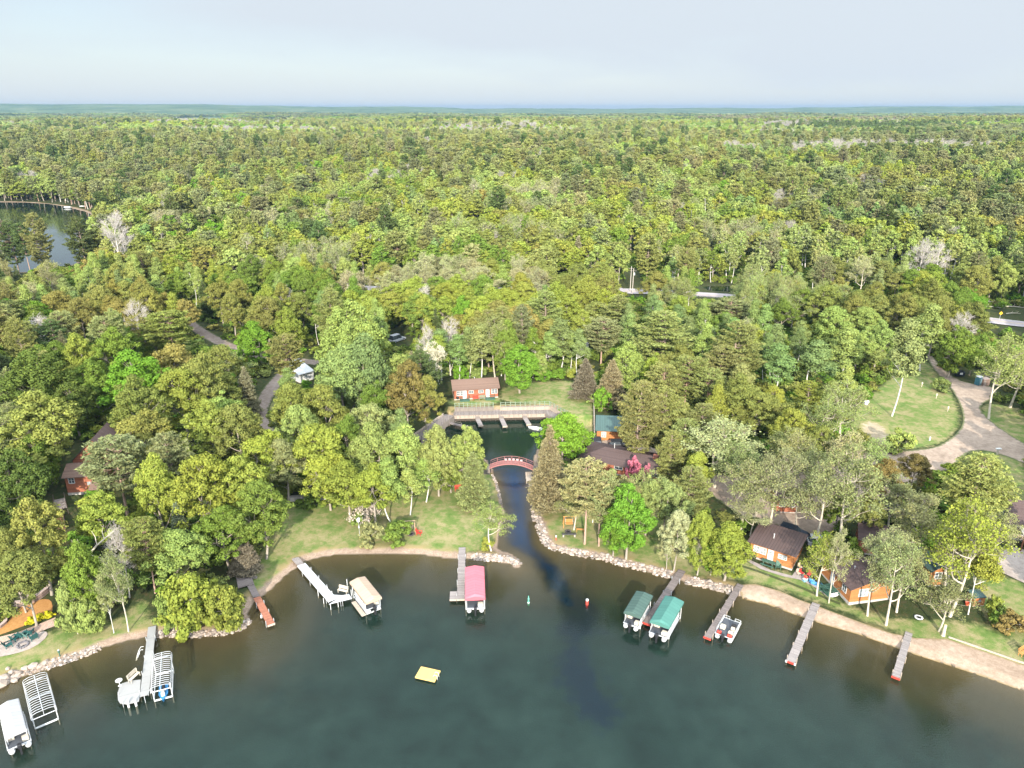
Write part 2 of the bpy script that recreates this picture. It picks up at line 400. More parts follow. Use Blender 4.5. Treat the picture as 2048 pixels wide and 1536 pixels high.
# lake bed: tan sand in the shallows, brown then dark weed further out
bed = g.ramp(g.mapr(sx.outputs[2], 0, -2.6), [(0., (.085, .070, .046)), (.08, (.054, .050, .033)), (.26, (.042, .042, .028)), (.6, (.045, .05, .03)), (1., (.025, .035, .026))])
weed = g.mapr(g.noise(pos, .22, 6, .65), .5, .66)
bed = g.mix(g.math('MULTIPLY', weed, g.mapr(sx.outputs[2], -.25, -1.0, 0, .8)), bed, (.016, .02, .012))
bed = g.mix(g.mapr(n3, .3, .7, 0, .35), bed, (.03, .026, .014))
c = g.mix(g.mapr(sx.outputs[2], .06, .0), c, bed)
bs = g.n('ShaderNodeBsdfPrincipled'); g.set(bs.inputs['Base Color'], c); bs.inputs['Roughness'].default_value = .95; bs.inputs['Specular IOR Level'].default_value = .1
g.set(bs.inputs['Normal'], g.bump(n3, .5, .12)); g.out(bs.outputs[0])
me = np_mesh('ground', np.stack([GX, GY, GZ], -1).reshape(-1, 3), grid_faces(NXg, NYg), {'lawn': ('POINT', lawn), 'shore': ('POINT', np.clip(shd, -50, 50))}, [m], True)
tag(link(bpy.data.objects.new('ground', me)), kind='structure')
# ------------------------------------------------------------------ water
def P2s(l): return [P2(*q) for q in l]
DEEP_SKYBLUE = P2s([(984,938),(972,905),(900,880),(880,862),(910,850),(1000,842),(1090,842),(1085,870),(1066,920),(1066,960),(1066,1010),(1062,1060),(1078,1098),(1100,1120),(1125,1150),(1145,1190),(1150,1215),(1130,1215),(1110,1190),(1085,1150),(1060,1120),(1030,1100),(1005,1080),(1008,1040),(1006,1000),(996,962)])
WEEDS = [P2s([(1120,1180),(1160,1165),(1185,1200),(1190,1260),(1165,1270),(1140,1230)]), P2s([(1085,1115),(1110,1120),(1125,1150),(1108,1165),(1090,1150)]), P2s([(1120,1130),(1150,1125),(1172,1150),(1160,1180),(1130,1170)]), P2s([(1108,1335),(1125,1300),(1155,1285),(1190,1340),(1232,1420),(1225,1450),(1170,1440),(1130,1390)]), P2s([(1128,1195),(1160,1200),(1172,1250),(1160,1300),(1135,1300),(1122,1250)])]
BASIN = P2s([(984,942),(900,930),(830,900),(880,840),(1120,830),(1100,870),(1066,942)])
m, nt = newmat('lake_water'); g = N(nt)
geo = g.n('ShaderNodeNewGeometry'); pos = geo.outputs['Position']
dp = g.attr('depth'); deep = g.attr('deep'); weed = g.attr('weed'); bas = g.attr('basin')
w1 = g.noise(pos, .25, 6, .62); w2 = g.noise(pos, .05, 4, .55); w3 = g.noise(pos, 1.3, 4, .6)
murk = g.ramp(g.math('ADD', g.math('MULTIPLY', w1, .55), g.math('MULTIPLY', w2, .45)), [(.36, (.004, .012, .009)), (.49, (.007, .019, .0145)), (.62, (.011, .026, .020))])
wn = g.math('MULTIPLY', g.math('SUBTRACT', w1, .5), 9.0)
wn2 = g.math('MULTIPLY', g.math('SUBTRACT', g.noise(pos, .7, 7, .7), .5), 8.0)
wk = g.mapr(g.math('ADD', g.math('ADD', weed, wn), wn2), -1.2, 1.2)
murk = g.mix(g.math('MULTIPLY', wk, .9), murk, (.002, .009, .015))
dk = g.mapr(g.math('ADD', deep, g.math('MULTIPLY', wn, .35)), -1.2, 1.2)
murk = g.mix(g.math('MULTIPLY', dk, g.mapr(sx_ := g.n('ShaderNodeSeparateXYZ', i_0=pos).outputs[1], 66, 90, .0, .95)), murk, g.mix(g.mapr(sx_, 90, 102), (.002, .009, .017), (.008, .032, .085)))  # navy mixed into the channel's body colour stands in for reflected sky
bk = g.mapr(bas, -1.0, 2.0)
murk = g.mix(bk, murk, (.009, .018, .012))
al = g.math('SUBTRACT', 1.0, g.math('POWER', 2.718, g.math('MULTIPLY', dp, -.75)))
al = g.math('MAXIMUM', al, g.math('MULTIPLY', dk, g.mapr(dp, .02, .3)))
al = g.math('MAXIMUM', al, g.math('MULTIPLY', bk, .93))
al = g.math('MINIMUM', al, .985)
tr = g.n('ShaderNodeBsdfTransparent', i_0=(.93, .88, .74, 1)); df = g.n('ShaderNodeBsdfDiffuse'); g.set(df.inputs[0], murk)
mx = g.n('ShaderNodeMixShader'); g.set(mx.inputs[0], al); g.set(mx.inputs[1], tr.outputs[0]); g.set(mx.inputs[2], df.outputs[0])
# light wind ripples: patches of ruffled and of calm water
wv = g.n('ShaderNodeTexWave', wave_type='BANDS', bands_direction='Y'); g.set(wv.inputs[0], pos); wv.inputs['Scale'].default_value = .9; wv.inputs['Distortion'].default_value = 9; wv.inputs['Detail'].default_value = 4; wv.inputs['Detail Scale'].default_value = 1.2
rip = g.math('ADD', g.math('MULTIPLY', wv.outputs['Fac'], .25), g.math('MULTIPLY', g.noise(pos, 3.2, 4, .6), .75))
bn = g.n('ShaderNodeBump'); g.set(bn.inputs['Height'], rip); bn.inputs['Distance'].default_value = .05
g.set(bn.inputs['Strength'], g.math('MULTIPLY', g.mapr(w2, .35, .65, .14, .62), g.mapr(bk, 0, 1, 1, .25)))
gl = g.n('ShaderNodeBsdfGlossy'); gl.inputs['Roughness'].default_value = .04; gl.inputs[0].default_value = (1, 1, 1, 1); g.set(gl.inputs['Normal'], bn.outputs[0])
fr = g.n('ShaderNodeFresnel'); g.set(fr.inputs[0], g.mapr(geo.outputs['Backfacing'], 0, 1, 1.33, 1 / 1.33)); g.set(fr.inputs['Normal'], bn.outputs[0])
m2 = g.n('ShaderNodeMixShader'); g.set(m2.inputs[0], fr.outputs[0]); g.set(m2.inputs[1], mx.outputs[0]); g.set(m2.inputs[2], gl.outputs[0]); g.out(m2.outputs[0])
WATER = m
def water(name, ymin, ymax, xmin, xmax, deepq=True):
    iy = np.where((YS >= ymin) & (YS <= ymax))[0]; ix = np.where((XS >= xmin) & (XS <= xmax))[0]
    X = GX[np.ix_(iy, ix)]; Y = GY[np.ix_(iy, ix)]; Z = GZ[np.ix_(iy, ix)]
    fq = grid_faces(len(ix), len(iy)); zf = Z.ravel()
    keep = zf[fq].min(1) < .03
    fq = fq[keep]; used = np.unique(fq); rm = np.full(zf.size, -1); rm[used] = np.arange(len(used))
    V = np.stack([X.ravel()[used], Y.ravel()[used], np.zeros(len(used))], -1)
    a = {'depth': ('POINT', np.maximum(-zf[used], 0))}
    if deepq:
        a['deep'] = ('POINT', sdf(V[:, 0], V[:, 1], DEEP_SKYBLUE)); a['basin'] = ('POINT', sdf(V[:, 0], V[:, 1], BASIN))
        w = np.full(len(V), -30.)
        for q in WEEDS: w = np.maximum(w, sdf(V[:, 0], V[:, 1], q))
        a['weed'] = ('POINT', w)
    else:
        for k in ('deep', 'weed'): a[k] = ('POINT', np.full(len(V), -30.))
        a['basin'] = ('POINT', np.full(len(V), 5. if name != 'distant_lake' else -5.))
    me = np_mesh(name, V, rm[fq], a, [WATER], True)
    tag(link(bpy.data.objects.new(name, me)), kind='structure')
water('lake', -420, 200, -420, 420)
water('pond', 215, 900, -700, 40, False)
water('roadside_pool', 230, 330, 40, 140, False)
water('distant_lake', 2000, 9000, -9000, 2000, False)
# ------------------------------------------------------------------ draped sheets: roads, paths, sand
def drape(name, poly, material, off=.035, step=.7, kind='structure', zfun=None):
    pl = []
    for i in range(len(poly)):
        a = np.array(poly[i]); b = np.array(poly[(i + 1) % len(poly)]); n = max(1, int(np.hypot(*(b - a)) / step))
        for k in range(n): pl.append(tuple(a + (b - a) * k / n))
    xs = [p[0] for p in pl]; ys = [p[1] for p in pl]
    gx, gy = np.meshgrid(np.arange(min(xs), max(xs), step), np.arange(min(ys), max(ys), step))
    gx = gx.ravel() + .013; gy = gy.ravel() + .017
    sd = sdf(gx, gy, poly); k = sd > step * .45
    pts = [Vector(p) for p in pl] + [Vector(p) for p in zip(gx[k], gy[k])]
    nb = len(pl)
    v, e, f, *_ = geometry.delaunay_2d_cdt(pts, [], [list(range(nb))], 1, 1e-4)
    x = np.array([q.x for q in v]); y = np.array([q.y for q in v]); z = hgt(x, y) + off
    me = bpy.data.meshes.new(name); me.from_pydata([tuple(q) for q in zip(x, y, z)], [], [tuple(q) for q in f]); me.materials.append(material)
    s = sdf(x, y, poly)
    a = me.attributes.new('edge', 'FLOAT', 'POINT'); a.data.foreach_set('value', np.maximum(s, 0).astype(np.float32))
    me.polygons.foreach_set('use_smooth', [True] * len(me.polygons))
    me.update(); o = link(bpy.data.objects.new(name, me))
    return tag(o, kind=kind)
def strip(line, w):
    p = [np.array(q, float) for q in smooth_poly(line, 2, False)]
    L, Rr = [], []
    for i, q in enumerate(p):
        t = p[min(i + 1, len(p) - 1)] - p[max(i - 1, 0)]; t /= np.hypot(*t) + 1e-9; n = np.array((-t[1], t[0]))
        L.append(tuple(q + n * w / 2)); Rr.append(tuple(q - n * w / 2))
    return L + Rr[::-1]
def gmat(name, stops, sc=1.2, bump=.4, edge=None, ec=(.06, .085, .025), tracks=None):
    m, nt = newmat(name); g = N(nt); pos = g.n('ShaderNodeNewGeometry').outputs['Position']
    a = g.noise(pos, sc, 5, .65); b = g.noise(pos, sc * 6, 4, .7); l = g.noise(pos, .15, 4)
    f = g.math('ADD', g.math('ADD', g.math('MULTIPLY', a, .4), g.math('MULTIPLY', b, .25)), g.math('MULTIPLY', l, .35))
    c = g.ramp(f, stops)
    if edge:
        e = g.math('ADD', g.attr('edge'), g.math('MULTIPLY', g.math('SUBTRACT', a, .5), edge * 2.2))
        c = g.mix(g.mapr(e, edge, edge * .3), c, ec)
    bs = g.n('ShaderNodeBsdfPrincipled'); g.set(bs.inputs['Base Color'], c); bs.inputs['Roughness'].default_value = .95; bs.inputs['Specular IOR Level'].default_value = .15
    g.set(bs.inputs['Normal'], g.bump(b, bump, .05)); g.out(bs.outputs[0]); return m
M_GRAV = gmat('pink_gravel', [(.34, (.165, .125, .095)), (.5, (.26, .20, .155)), (.64, (.35, .28, .22))], edge=.5, ec=(.10, .11, .05))
M_SAND = gmat('beach_sand', [(.35, (.17, .118, .083)), (.5, (.265, .195, .142)), (.63, (.35, .275, .21))], sc=1.6, edge=.35, ec=(.2, .15, .085))
M_DIRT = gmat('track_dirt', [(.33, (.11, .08, .065)), (.5, (.19, .15, .125)), (.66, (.27, .22, .19))], edge=.7, ec=(.05, .06, .022))
M_MULCH = gmat('bark_mulch', [(.33, (.21, .10, .03)), (.5, (.33, .165, .055)), (.66, (.42, .235, .09))], sc=3)
M_ASPH = gmat('asphalt', [(.33, (.22, .195, .20)), (.5, (.28, .245, .25)), (.66, (.33, .29, .295))], sc=.6)
drape('gravel_drive', GRAVEL, M_GRAV, .05, .8)
drape('sand_bank', BANK, gmat('eroded_sand', [(.33, (.19, .15, .09)), (.5, (.31, .25, .17)), (.66, (.42, .34, .25))], sc=.9, edge=1.3, ec=(.20, .19, .075)), .08, .7)
drape('beach', BEACH, M_SAND, .02, .5)
drape('dirt_track', strip(TRACK1, 4.2), M_DIRT, .06, .8)
drape('dirt_track', strip(TRACK2, 4.0), M_DIRT, .09, .8)
drape('mulch_bed', MULCH, M_MULCH, .04, .5)
M_STONE = gmat('flagstone', [(.33, (.17, .14, .125)), (.5, (.30, .25, .22)), (.66, (.42, .36, .32))], sc=1.8)
drape('patio', PATIO, M_STONE, .07, .5)
m, nt = newmat('brick_paving'); g = N(nt); pos = g.n('ShaderNodeNewGeometry').outputs['Position']
mp = g.n('ShaderNodeMapping'); g.set(mp.inputs[0], pos); mp.inputs['Rotation'].default_value = (0, 0, .5)
bt = g.n('ShaderNodeTexBrick'); g.set(bt.inputs['Vector'], mp.outputs[0]); bt.inputs['Scale'].default_value = 1.5
bt.inputs['Color1'].default_value = (.46, .27, .20, 1); bt.inputs['Color2'].default_value = (.50, .38, .30, 1); bt.inputs['Mortar'].default_value = (.30, .22, .17, 1); bt.inputs['Mortar Size'].default_value = .05
bs = g.n('ShaderNodeBsdfPrincipled'); g.set(bs.inputs['Base Color'], g.mix(g.mapr(g.noise(pos, 4, 4), .3, .7, 0, .4), bt.outputs[0], (.32, .22, .17))); bs.inputs['Roughness'].default_value = .9; g.out(bs.outputs[0])
drape('path', BRICKS, m, .05, .5)
# paved road with edge lines
ro = drape('road', strip(ROADC, 7.4), M_ASPH, .25, 1.5)
M_LINE = mat('road_paint', (.72, .70, .62), .7, 6, .15); M_YEL = mat('road_paint_yellow', (.62, .42, .06), .7, 6, .15)
def offline(line, off):
    p = [np.array(q, float) for q in smooth_poly(line, 2, False)]; o = []
    for i, q in enumerate(p):
        t = p[min(i + 1, len(p) - 1)] - p[max(i - 1, 0)]; t /= np.hypot(*t) + 1e-9; o.append((q[0] - t[1] * off, q[1] + t[0] * off))
    return o
for nm, off, mm in (('road_edge_line', 3.2, M_LINE), ('road_edge_line', -3.2, M_LINE), ('road_centre_line', 0, M_YEL)):
    _l = drape(nm, strip(offline(ROADC, off)[::4] + [offline(ROADC, off)[-1]], .16), mm, .275, 1.2); _l.parent = ro; del _l['kind']
# ------------------------------------------------------------------ tree materials
def leaf_mat(name, inst=False, trans=.2, rough=.6, fol=True):
    m, nt = newmat(name); g = N(nt)
    if inst: base = g.attr('tint', 'Color', 'INSTANCER')
    else: base = g.n('ShaderNodeObjectInfo').outputs['Color']
    var = g.attr('var')
    c = g.mix(g.mapr(var, 0, .75, .6, 0), base, g.mix(1.0, base, (.72, .76, .74, 1), 'MULTIPLY'))
    c = g.mix(g.mapr(var, .75, 1., 0, .55), c, g.mix(1.0, base, (1.5, 1.35, 1.1, 1), 'MULTIPLY'))
    d = g.n('ShaderNodeBsdfDiffuse'); g.set(d.inputs[0], c)
    t = g.n('ShaderNodeBsdfTranslucent'); g.set(t.inputs[0], g.mix(1.0, c, (1.15, 1.15, .78, 1), 'MULTIPLY'))
    mx = g.n('ShaderNodeMixShader'); mx.inputs[0].default_value = trans; g.set(mx.inputs[1], d.outputs[0]); g.set(mx.inputs[2], t.outputs[0])
    g.out(mx.outputs[0]); return m
LEAF = leaf_mat('leaf'); LEAFI = leaf_mat('leaf_far', True)
NEEDLE = leaf_mat('needles', False, .15); NEEDLEI = leaf_mat('needles_far', True, .15)
BARK = {k: mat('bark_' + k, c, .9, 5, .35, spec=.1, stretch=(1, 1, .25)) for k, c in dict(oak=(.26, .225, .185), pale=(.40, .355, .28), birch=(.50, .48, .43), twig=(.25, .21, .155), pine=(.27, .205, .165), grey=(.30, .27, .24), redpine=(.33, .225, .17), bare=(.44, .40, .36), farbare=(.30, .275, .24)).items()}
# ------------------------------------------------------------------ leaf clouds
def quads(C, Nn, S, rg, asp=1.0, up=None):
    """one small rhombic leaf spray per centre C, facing Nn, size S"""
    n = len(C); Nn = Nn / (np.linalg.norm(Nn, axis=1, keepdims=True) + 1e-9)
    rv = rg.normal(size=(n, 3)) if up is None else up
    U = np.cross(Nn, rv); U /= np.linalg.norm(U, axis=1, keepdims=True) + 1e-9
    W = np.cross(Nn, U)
    S = np.asarray(S).reshape(-1, 1) * np.ones((n, 1)); j = rg.uniform(.75, 1.25, (n, 4, 1))
    V = np.stack([C - U * S * j[:, 0], C - W * S * asp * j[:, 1] + Nn * S * .12, C + U * S * j[:, 2], C + W * S * asp * j[:, 3] - Nn * S * .1], 1)
    return V.reshape(-1, 3)
def leaf_mesh(name, Vs, rg, mats, var=None):
    V = np.concatenate(Vs) if isinstance(Vs, list) else Vs
    n = len(V) // 4
    return np_mesh(name, V, np.arange(n * 4).reshape(-1, 4), {'var': ('FACE', rg.rand(n) if var is None else var)}, mats)
class TB:
    """branch tubes"""
    def __init__(s): s.mb = MB()
    def tube(s, pts, r0, r1, n=5):
        k = len(pts); s.mb.tube(pts, [r0 + (r1 - r0) * (i / (k - 1)) ** .8 for i in range(k)], n, False)
def curve(a, b, sag, rg, k=5, jit=.05):
    a = np.array(a); b = np.array(b); L = np.linalg.norm(b - a); pts = []
    o = rg.normal(size=3) * jit * L
    for i in range(k):
        t = i / (k - 1); p = a + (b - a) * t; p[2] += sag * L * math.sin(math.pi * t); p = p + o * math.sin(math.pi * t); pts.append(tuple(p))
    return pts
def broadleaf(seed, H=15, cb=.3, rx=6, nc=80, per=120, ls=.2, rc=1.0, trunk_r=.26, limb_pale=False, lean=0, twigs=0, shape=1., forks=6, flat=.75, lobes=.35, low=.15):
    rg = np.random.RandomState(seed); tb = TB()
    z0, z1 = cb * H, H * .985; cz = z0 + (z1 - z0) * .5; rz = (z1 - z0) / 2
    ph = rg.uniform(0, 6.28, 6)
    C = []
    while len(C) < nc:
        d = rg.normal(size=3); d /= np.linalg.norm(d)
        if d[2] < -.55 and rg.rand() > low: continue
        a = math.atan2(d[1], d[0])
        k = 1 + lobes * (.5 * math.sin(2 * a + ph[0] + 1.5 * d[2]) + .35 * math.sin(3 * a + ph[1] - 2 * d[2]) + .3 * math.sin(5 * d[2] + ph[2] + a))
        rad = (.35 + .65 * rg.rand() ** .45) * k
        p = np.array([d[0] * rx * rad, d[1] * rx * rad, cz + d[2] * rz * min(rad, 1.0)])
        t = (p[2] - z0) / (z1 - z0)
        w = (1 - max(t, 0) ** 2.2 * .55) * (1 if shape == 1 else (1.15 - .75 * max(t, 0)) * shape)
        p[0] *= w; p[1] *= w
        C.append(p)
    C = np.array(C)
    top = np.array([lean * H + rg.normal() * .3, rg.normal() * .3, H * .82])
    tr = curve((0, 0, -.4), top, 0, rg, 8, .03)
    tb.tube(tr, trunk_r, trunk_r * .22, 8)
    tr = np.array(tr)
    # limb nodes by a few k-means steps
    K = forks; nodes = C[rg.choice(nc, K, False)].copy()
    for _ in range(4):
        lab = ((C[:, None] - nodes[None]) ** 2).sum(2).argmin(1)
        for k in range(K):
            if (lab == k).any(): nodes[k] = C[lab == k].mean(0)
    for k in range(K):
        nd = nodes[k] * np.array([.62, .62, 1]); nd[2] = nodes[k][2] - .10 * H
        hz = np.clip(nd[2] - np.hypot(nd[0], nd[1]) * .9, H * max(cb * .55, .08), H * .74)
        i = np.abs(tr[:, 2] - hz).argmin(); st = tr[i]
        tb.tube(curve(st, nd, -.06, rg, 5, .06), trunk_r * .5, trunk_r * .26, 5)
        for c in C[lab == k]:
            tb.tube(curve(nd, c, -.04, rg, 4, .07), trunk_r * .2, trunk_r * .06, 3)
    tw = TB(); tips = []
    if twigs:
        for c in C:
            for _ in range(twigs):
                d = rg.normal(size=3); d[2] = abs(d[2]) * .8 + .1; d /= np.linalg.norm(d)
                out = (c - np.array([0, 0, cz])); out /= np.linalg.norm(out) + 1e-6
                e = c + (d * .8 + out * .5) * rc * rg.uniform(.7, 1.35)
                tw.tube(curve(c - d * .2, e, .04, rg, 3, .06), trunk_r * .075, trunk_r * .03, 3)
                for q in range(2):
                    f = rg.uniform(.4, .8); b = c + (e - c) * f; d2 = rg.normal(size=3); d2[2] = abs(d2[2])
                    e2 = b + d2 / np.linalg.norm(d2) * rc * rg.uniform(.35, .7); tw.tube([tuple(b), tuple(e2)], trunk_r * .045, trunk_r * .024, 3); tips.append(e2)
                tips.append(e)
    V = []
    if per:
        src = np.array(tips) if twigs else C
        pr = max(1, int(per)) if not twigs else per
        if twigs:
            idx = rg.choice(len(src), int(nc * per), True); off = rg.normal(size=(len(idx), 3)) * .22 * rc
            P_ = src[idx] + off; Nn = off + np.array([0, -.1, .5]) + rg.normal(size=(len(idx), 3)) * .5
        else:
            idx = np.repeat(np.arange(nc), pr); d = rg.normal(size=(len(idx), 3)); d /= np.linalg.norm(d, axis=1, keepdims=True)
            rr = rg.rand(len(idx), 1) ** .5; szc = rg.uniform(.65, 1.3, nc)[idx][:, None]
            off = d * rr * rc * szc * np.array([1, 1, flat])
            P_ = src[idx] + off; Nn = d + np.array([0, 0, .3]) + rg.normal(size=d.shape) * .4
        V = quads(P_, Nn, ls * rg.uniform(.7, 1.3, len(P_)), rg)
    return tb, tw, V, rg
def conifer(seed, H=18, cb=.2, rmax=3.6, whorl=.85, nb=6, up=.25, tip=.25, tuft=.5, per=10, prof='pine', side=True, asp=.35, trunk_r=.24, dens=1.0, gap=.15, bare_low=0):
    rg = np.random.RandomState(seed); tb = TB()
    tb.tube(curve((0, 0, -.4), (rg.normal() * .15, rg.normal() * .15, H * .99), 0, rg, 8, .012), trunk_r, .03, 7)
    C = []; D = []
    z = cb * H; a0 = rg.uniform(0, 6)
    while z < H * .985:
        t = (z / H - cb) / (1 - cb)
        if prof == 'spruce': Lr = rmax * (1 - t) ** .85 + .15
        elif prof == 'round': Lr = rmax * math.sqrt(max(0, 1 - (1.85 * t - .78) ** 2)) * (1 if t > .3 else .6 + 1.33 * t) + .25
        else: Lr = rmax * (min(1, .55 + 1.3 * t) if t < .35 else (1 - ((t - .35) / .65) ** 1.5 * .93)) + .2
        n = nb if t < .75 else max(4, nb - 1)
        for k in range(n):
            if rg.rand() < gap: continue
            a = a0 + 6.283 * k / n + rg.normal() * .22; L = Lr * rg.uniform(.72, 1.18)
            u = up + .55 * max(0, t - .4) + rg.normal() * .07
            b = np.array([math.cos(a), math.sin(a), 0]); s = np.array([0, 0, z + rg.normal() * .15])
            pts = []
            for i in range(5):
                f = i / 4; pts.append(s + b * L * f + np.array([0, 0, L * (u * f + tip * f * f)]))
            tb.tube([tuple(q) for q in pts], .02 + .012 * L, .012, 4)
            if z / H < cb + bare_low * (1 - cb) and rg.rand() < .75: continue
            m = max(2, int(L * 2.3 * dens))
            for i in range(m):
                f = (.28 if prof != 'round' else .5) + (1 - (.28 if prof != 'round' else .5)) * (i + rg.rand()) / m
                q = s + b * L * f + np.array([0, 0, L * (u * f + tip * f * f)]); C.append(q); D.append(b)
                if side and L > .9:
                    for sg in (-1, 1):
                        w = L * .42 * (1.15 - f) * rg.uniform(.6, 1.15) + .15
                        pb = np.array([-b[1], b[0], 0]) * sg * w + b * w * .55
                        nn = max(1, int(w / .42))
                        for j in range(nn):
                            C.append(q + pb * (j + 1) / nn + np.array([0, 0, .04 * w])); D.append(pb / (np.linalg.norm(pb) + 1e-6))
        z += whorl * (1 - .35 * t) * rg.uniform(.85, 1.15); a0 += 2.4
    C.append(np.array([0, 0, H * .985])); D.append(np.array([0, 0, 1.]))
    C = np.array(C); D = np.array(D)
    idx = np.repeat(np.arange(len(C)), per); n = len(idx)
    if prof == 'spruce': off = rg.normal(size=(n, 3)) * np.array([.16, .16, .10]) * tuft * 2; dirv = D[idx] * .7 + np.array([0, 0, -.35]) + rg.normal(size=(n, 3)) * .4
    else: off = rg.normal(size=(n, 3)) * np.array([.3, .3, .16]) * tuft; dirv = D[idx] * .6 + np.array([0, 0, .55]) + rg.normal(size=(n, 3)) * .5
    Nn = np.cross(dirv, rg.normal(size=(n, 3))); Nn[:, 2] = np.abs(Nn[:, 2]) + .25
    V = quads(C[idx] + off, Nn, tuft * .5 * rg.uniform(.7, 1.25, n), rg, asp, dirv)
    return tb, TB(), V, rg
def proto(kind, i, spec, bark, needles=False):
    fn, kw = spec; tb, tw, V, rg = fn(**kw)
    tr = MB(); tr.v = tb.mb.v; tr.f = tb.mb.f
    def mk(nm, mb, mt):
        me = bpy.data.meshes.new(nm); me.from_pydata(mb.v, [], mb.f); me.materials.append(mt); me.polygons.foreach_set('use_smooth', [True] * len(me.polygons)); me.update(); return me
    trunk = mk('trunk', tr, BARK[bark]); twm = mk('twigs', tw.mb, BARK['twig' if kind == 'budding' else bark]) if tw.mb.v else None
    crown = leaf_mesh('crown', V, rg, [NEEDLE if needles else LEAF]) if len(V) else None
    H = kw.get('H', 15); W = 2 * kw.get('rx', kw.get('rmax', 4))
    return dict(kind=kind, trunk=trunk, twigs=twm, crown=crown, H=H, W=W)
PR = {}
def reg(kind, specs, bark, needles=False): PR[kind] = [proto(kind, i, s, bark, needles) for i, s in enumerate(specs)]
B, K = broadleaf, conifer
reg('oak', [(B, dict(seed=s, H=15, cb=.24, rx=4.9, nc=n, per=150, ls=.142, rc=.95, lobes=.45, flat=.7, forks=8)) for s, n in ((1, 140), (2, 125), (3, 150), (4, 115))], 'oak')
reg('maple', [(B, dict(seed=s, H=15, cb=.14, rx=4.6, nc=165, per=140, ls=.138, rc=.88, lobes=.3, flat=.85, forks=8, low=.6)) for s in (11, 12, 13)], 'oak')
reg('aspen', [(B, dict(seed=s, H=16, cb=.36, rx=2.9, nc=62, per=125, ls=.132, rc=.95, lobes=.4, forks=6, trunk_r=.135, shape=1.02, lean=l)) for s, l in ((21, .02), (22, -.03), (23, .0))], 'birch')
reg('budding', [(B, dict(seed=s, H=15, cb=.34, rx=3.9, nc=46, per=120, ls=.115, rc=1.15, lobes=.6, twigs=7, trunk_r=.26, forks=6, lean=l)) for s, l in ((31, .05), (32, -.04), (33, .08), (34, 0.))], 'pale')
reg('bare', [(B, dict(seed=s, H=13, cb=.25, rx=3.8, nc=60, per=0, rc=1.3, lobes=.4, twigs=13, trunk_r=.23, forks=6)) for s in (41, 42, 43)], 'bare')
reg('white_pine', [(K, dict(seed=s, H=18, cb=.2, rmax=4.1, whorl=1.1, nb=6, up=.12, tip=.24, tuft=.52, per=9, gap=.2, trunk_r=.26)) for s in (51, 52, 53)], 'pine', True)
reg('red_pine', [(K, dict(seed=s, H=17, cb=.36, rmax=3.0, whorl=.62, nb=5, up=.18, tip=.2, tuft=.5, per=9, prof='round', gap=.12, trunk_r=.2, side=True, dens=.9)) for s in (61, 62, 63)], 'redpine', True)
reg('spruce', [(K, dict(seed=s, H=15, cb=.1, rmax=2.9, whorl=.46, nb=7, up=-.16, tip=.1, tuft=.42, per=8, prof='spruce', gap=.06, trunk_r=.2, dens=1.15)) for s in (71, 72, 73)], 'pine', True)
reg('willow', [(B, dict(seed=s, H=6, cb=.03, rx=3.6, nc=90, per=120, ls=.15, rc=.75, lobes=.35, trunk_r=.13, forks=8, low=1.)) for s in (81, 82)], 'grey')
reg('shrub', [(B, dict(seed=s, H=3, cb=.04, rx=1.7, nc=34, per=90, ls=.13, rc=.5, lobes=.5, trunk_r=.06, forks=6, low=1.)) for s in (91, 92)], 'grey')
reg('bare_shrub', [(B, dict(seed=s, H=3, cb=.05, rx=1.8, nc=34, per=26, ls=.09, rc=.55, lobes=.5, trunk_r=.08, forks=6, low=1., twigs=7)) for s in (95, 96)], 'grey')
# lighter copies of each kind for the distance: one mesh, trunk + foliage
def farproto(kind, seed, spec, bark, needles, mts, nm):
    fn, kw = spec; tb, tw, V, rg = fn(seed=seed, **kw)
    tv = np.array(tb.mb.v + tw.mb.v) if tb.mb.v else np.zeros((0, 3)); o = len(tb.mb.v)
    fs = list(tb.mb.f) + [tuple(i + o for i in f) for f in tw.mb.f]
    n = len(V) // 4; me = bpy.data.meshes.new(nm)
    base = len(tv); allv = np.concatenate([tv, V]) if n else tv
    fs = fs + [tuple(range(base + 4 * i, base + 4 * i + 4)) for i in range(n)]
    me.from_pydata(allv.tolist(), [], fs); me.materials.append(BARK['farbare' if kind == 'bare' else bark]); me.materials.append(mts)
    me.polygons.foreach_set('material_index', [0] * (len(fs) - n) + [1] * n)
    a = me.attributes.new('var', 'FLOAT', 'FACE'); a.data.foreach_set('value', rg.rand(len(fs)).astype(np.float32)); me.update()
    return me
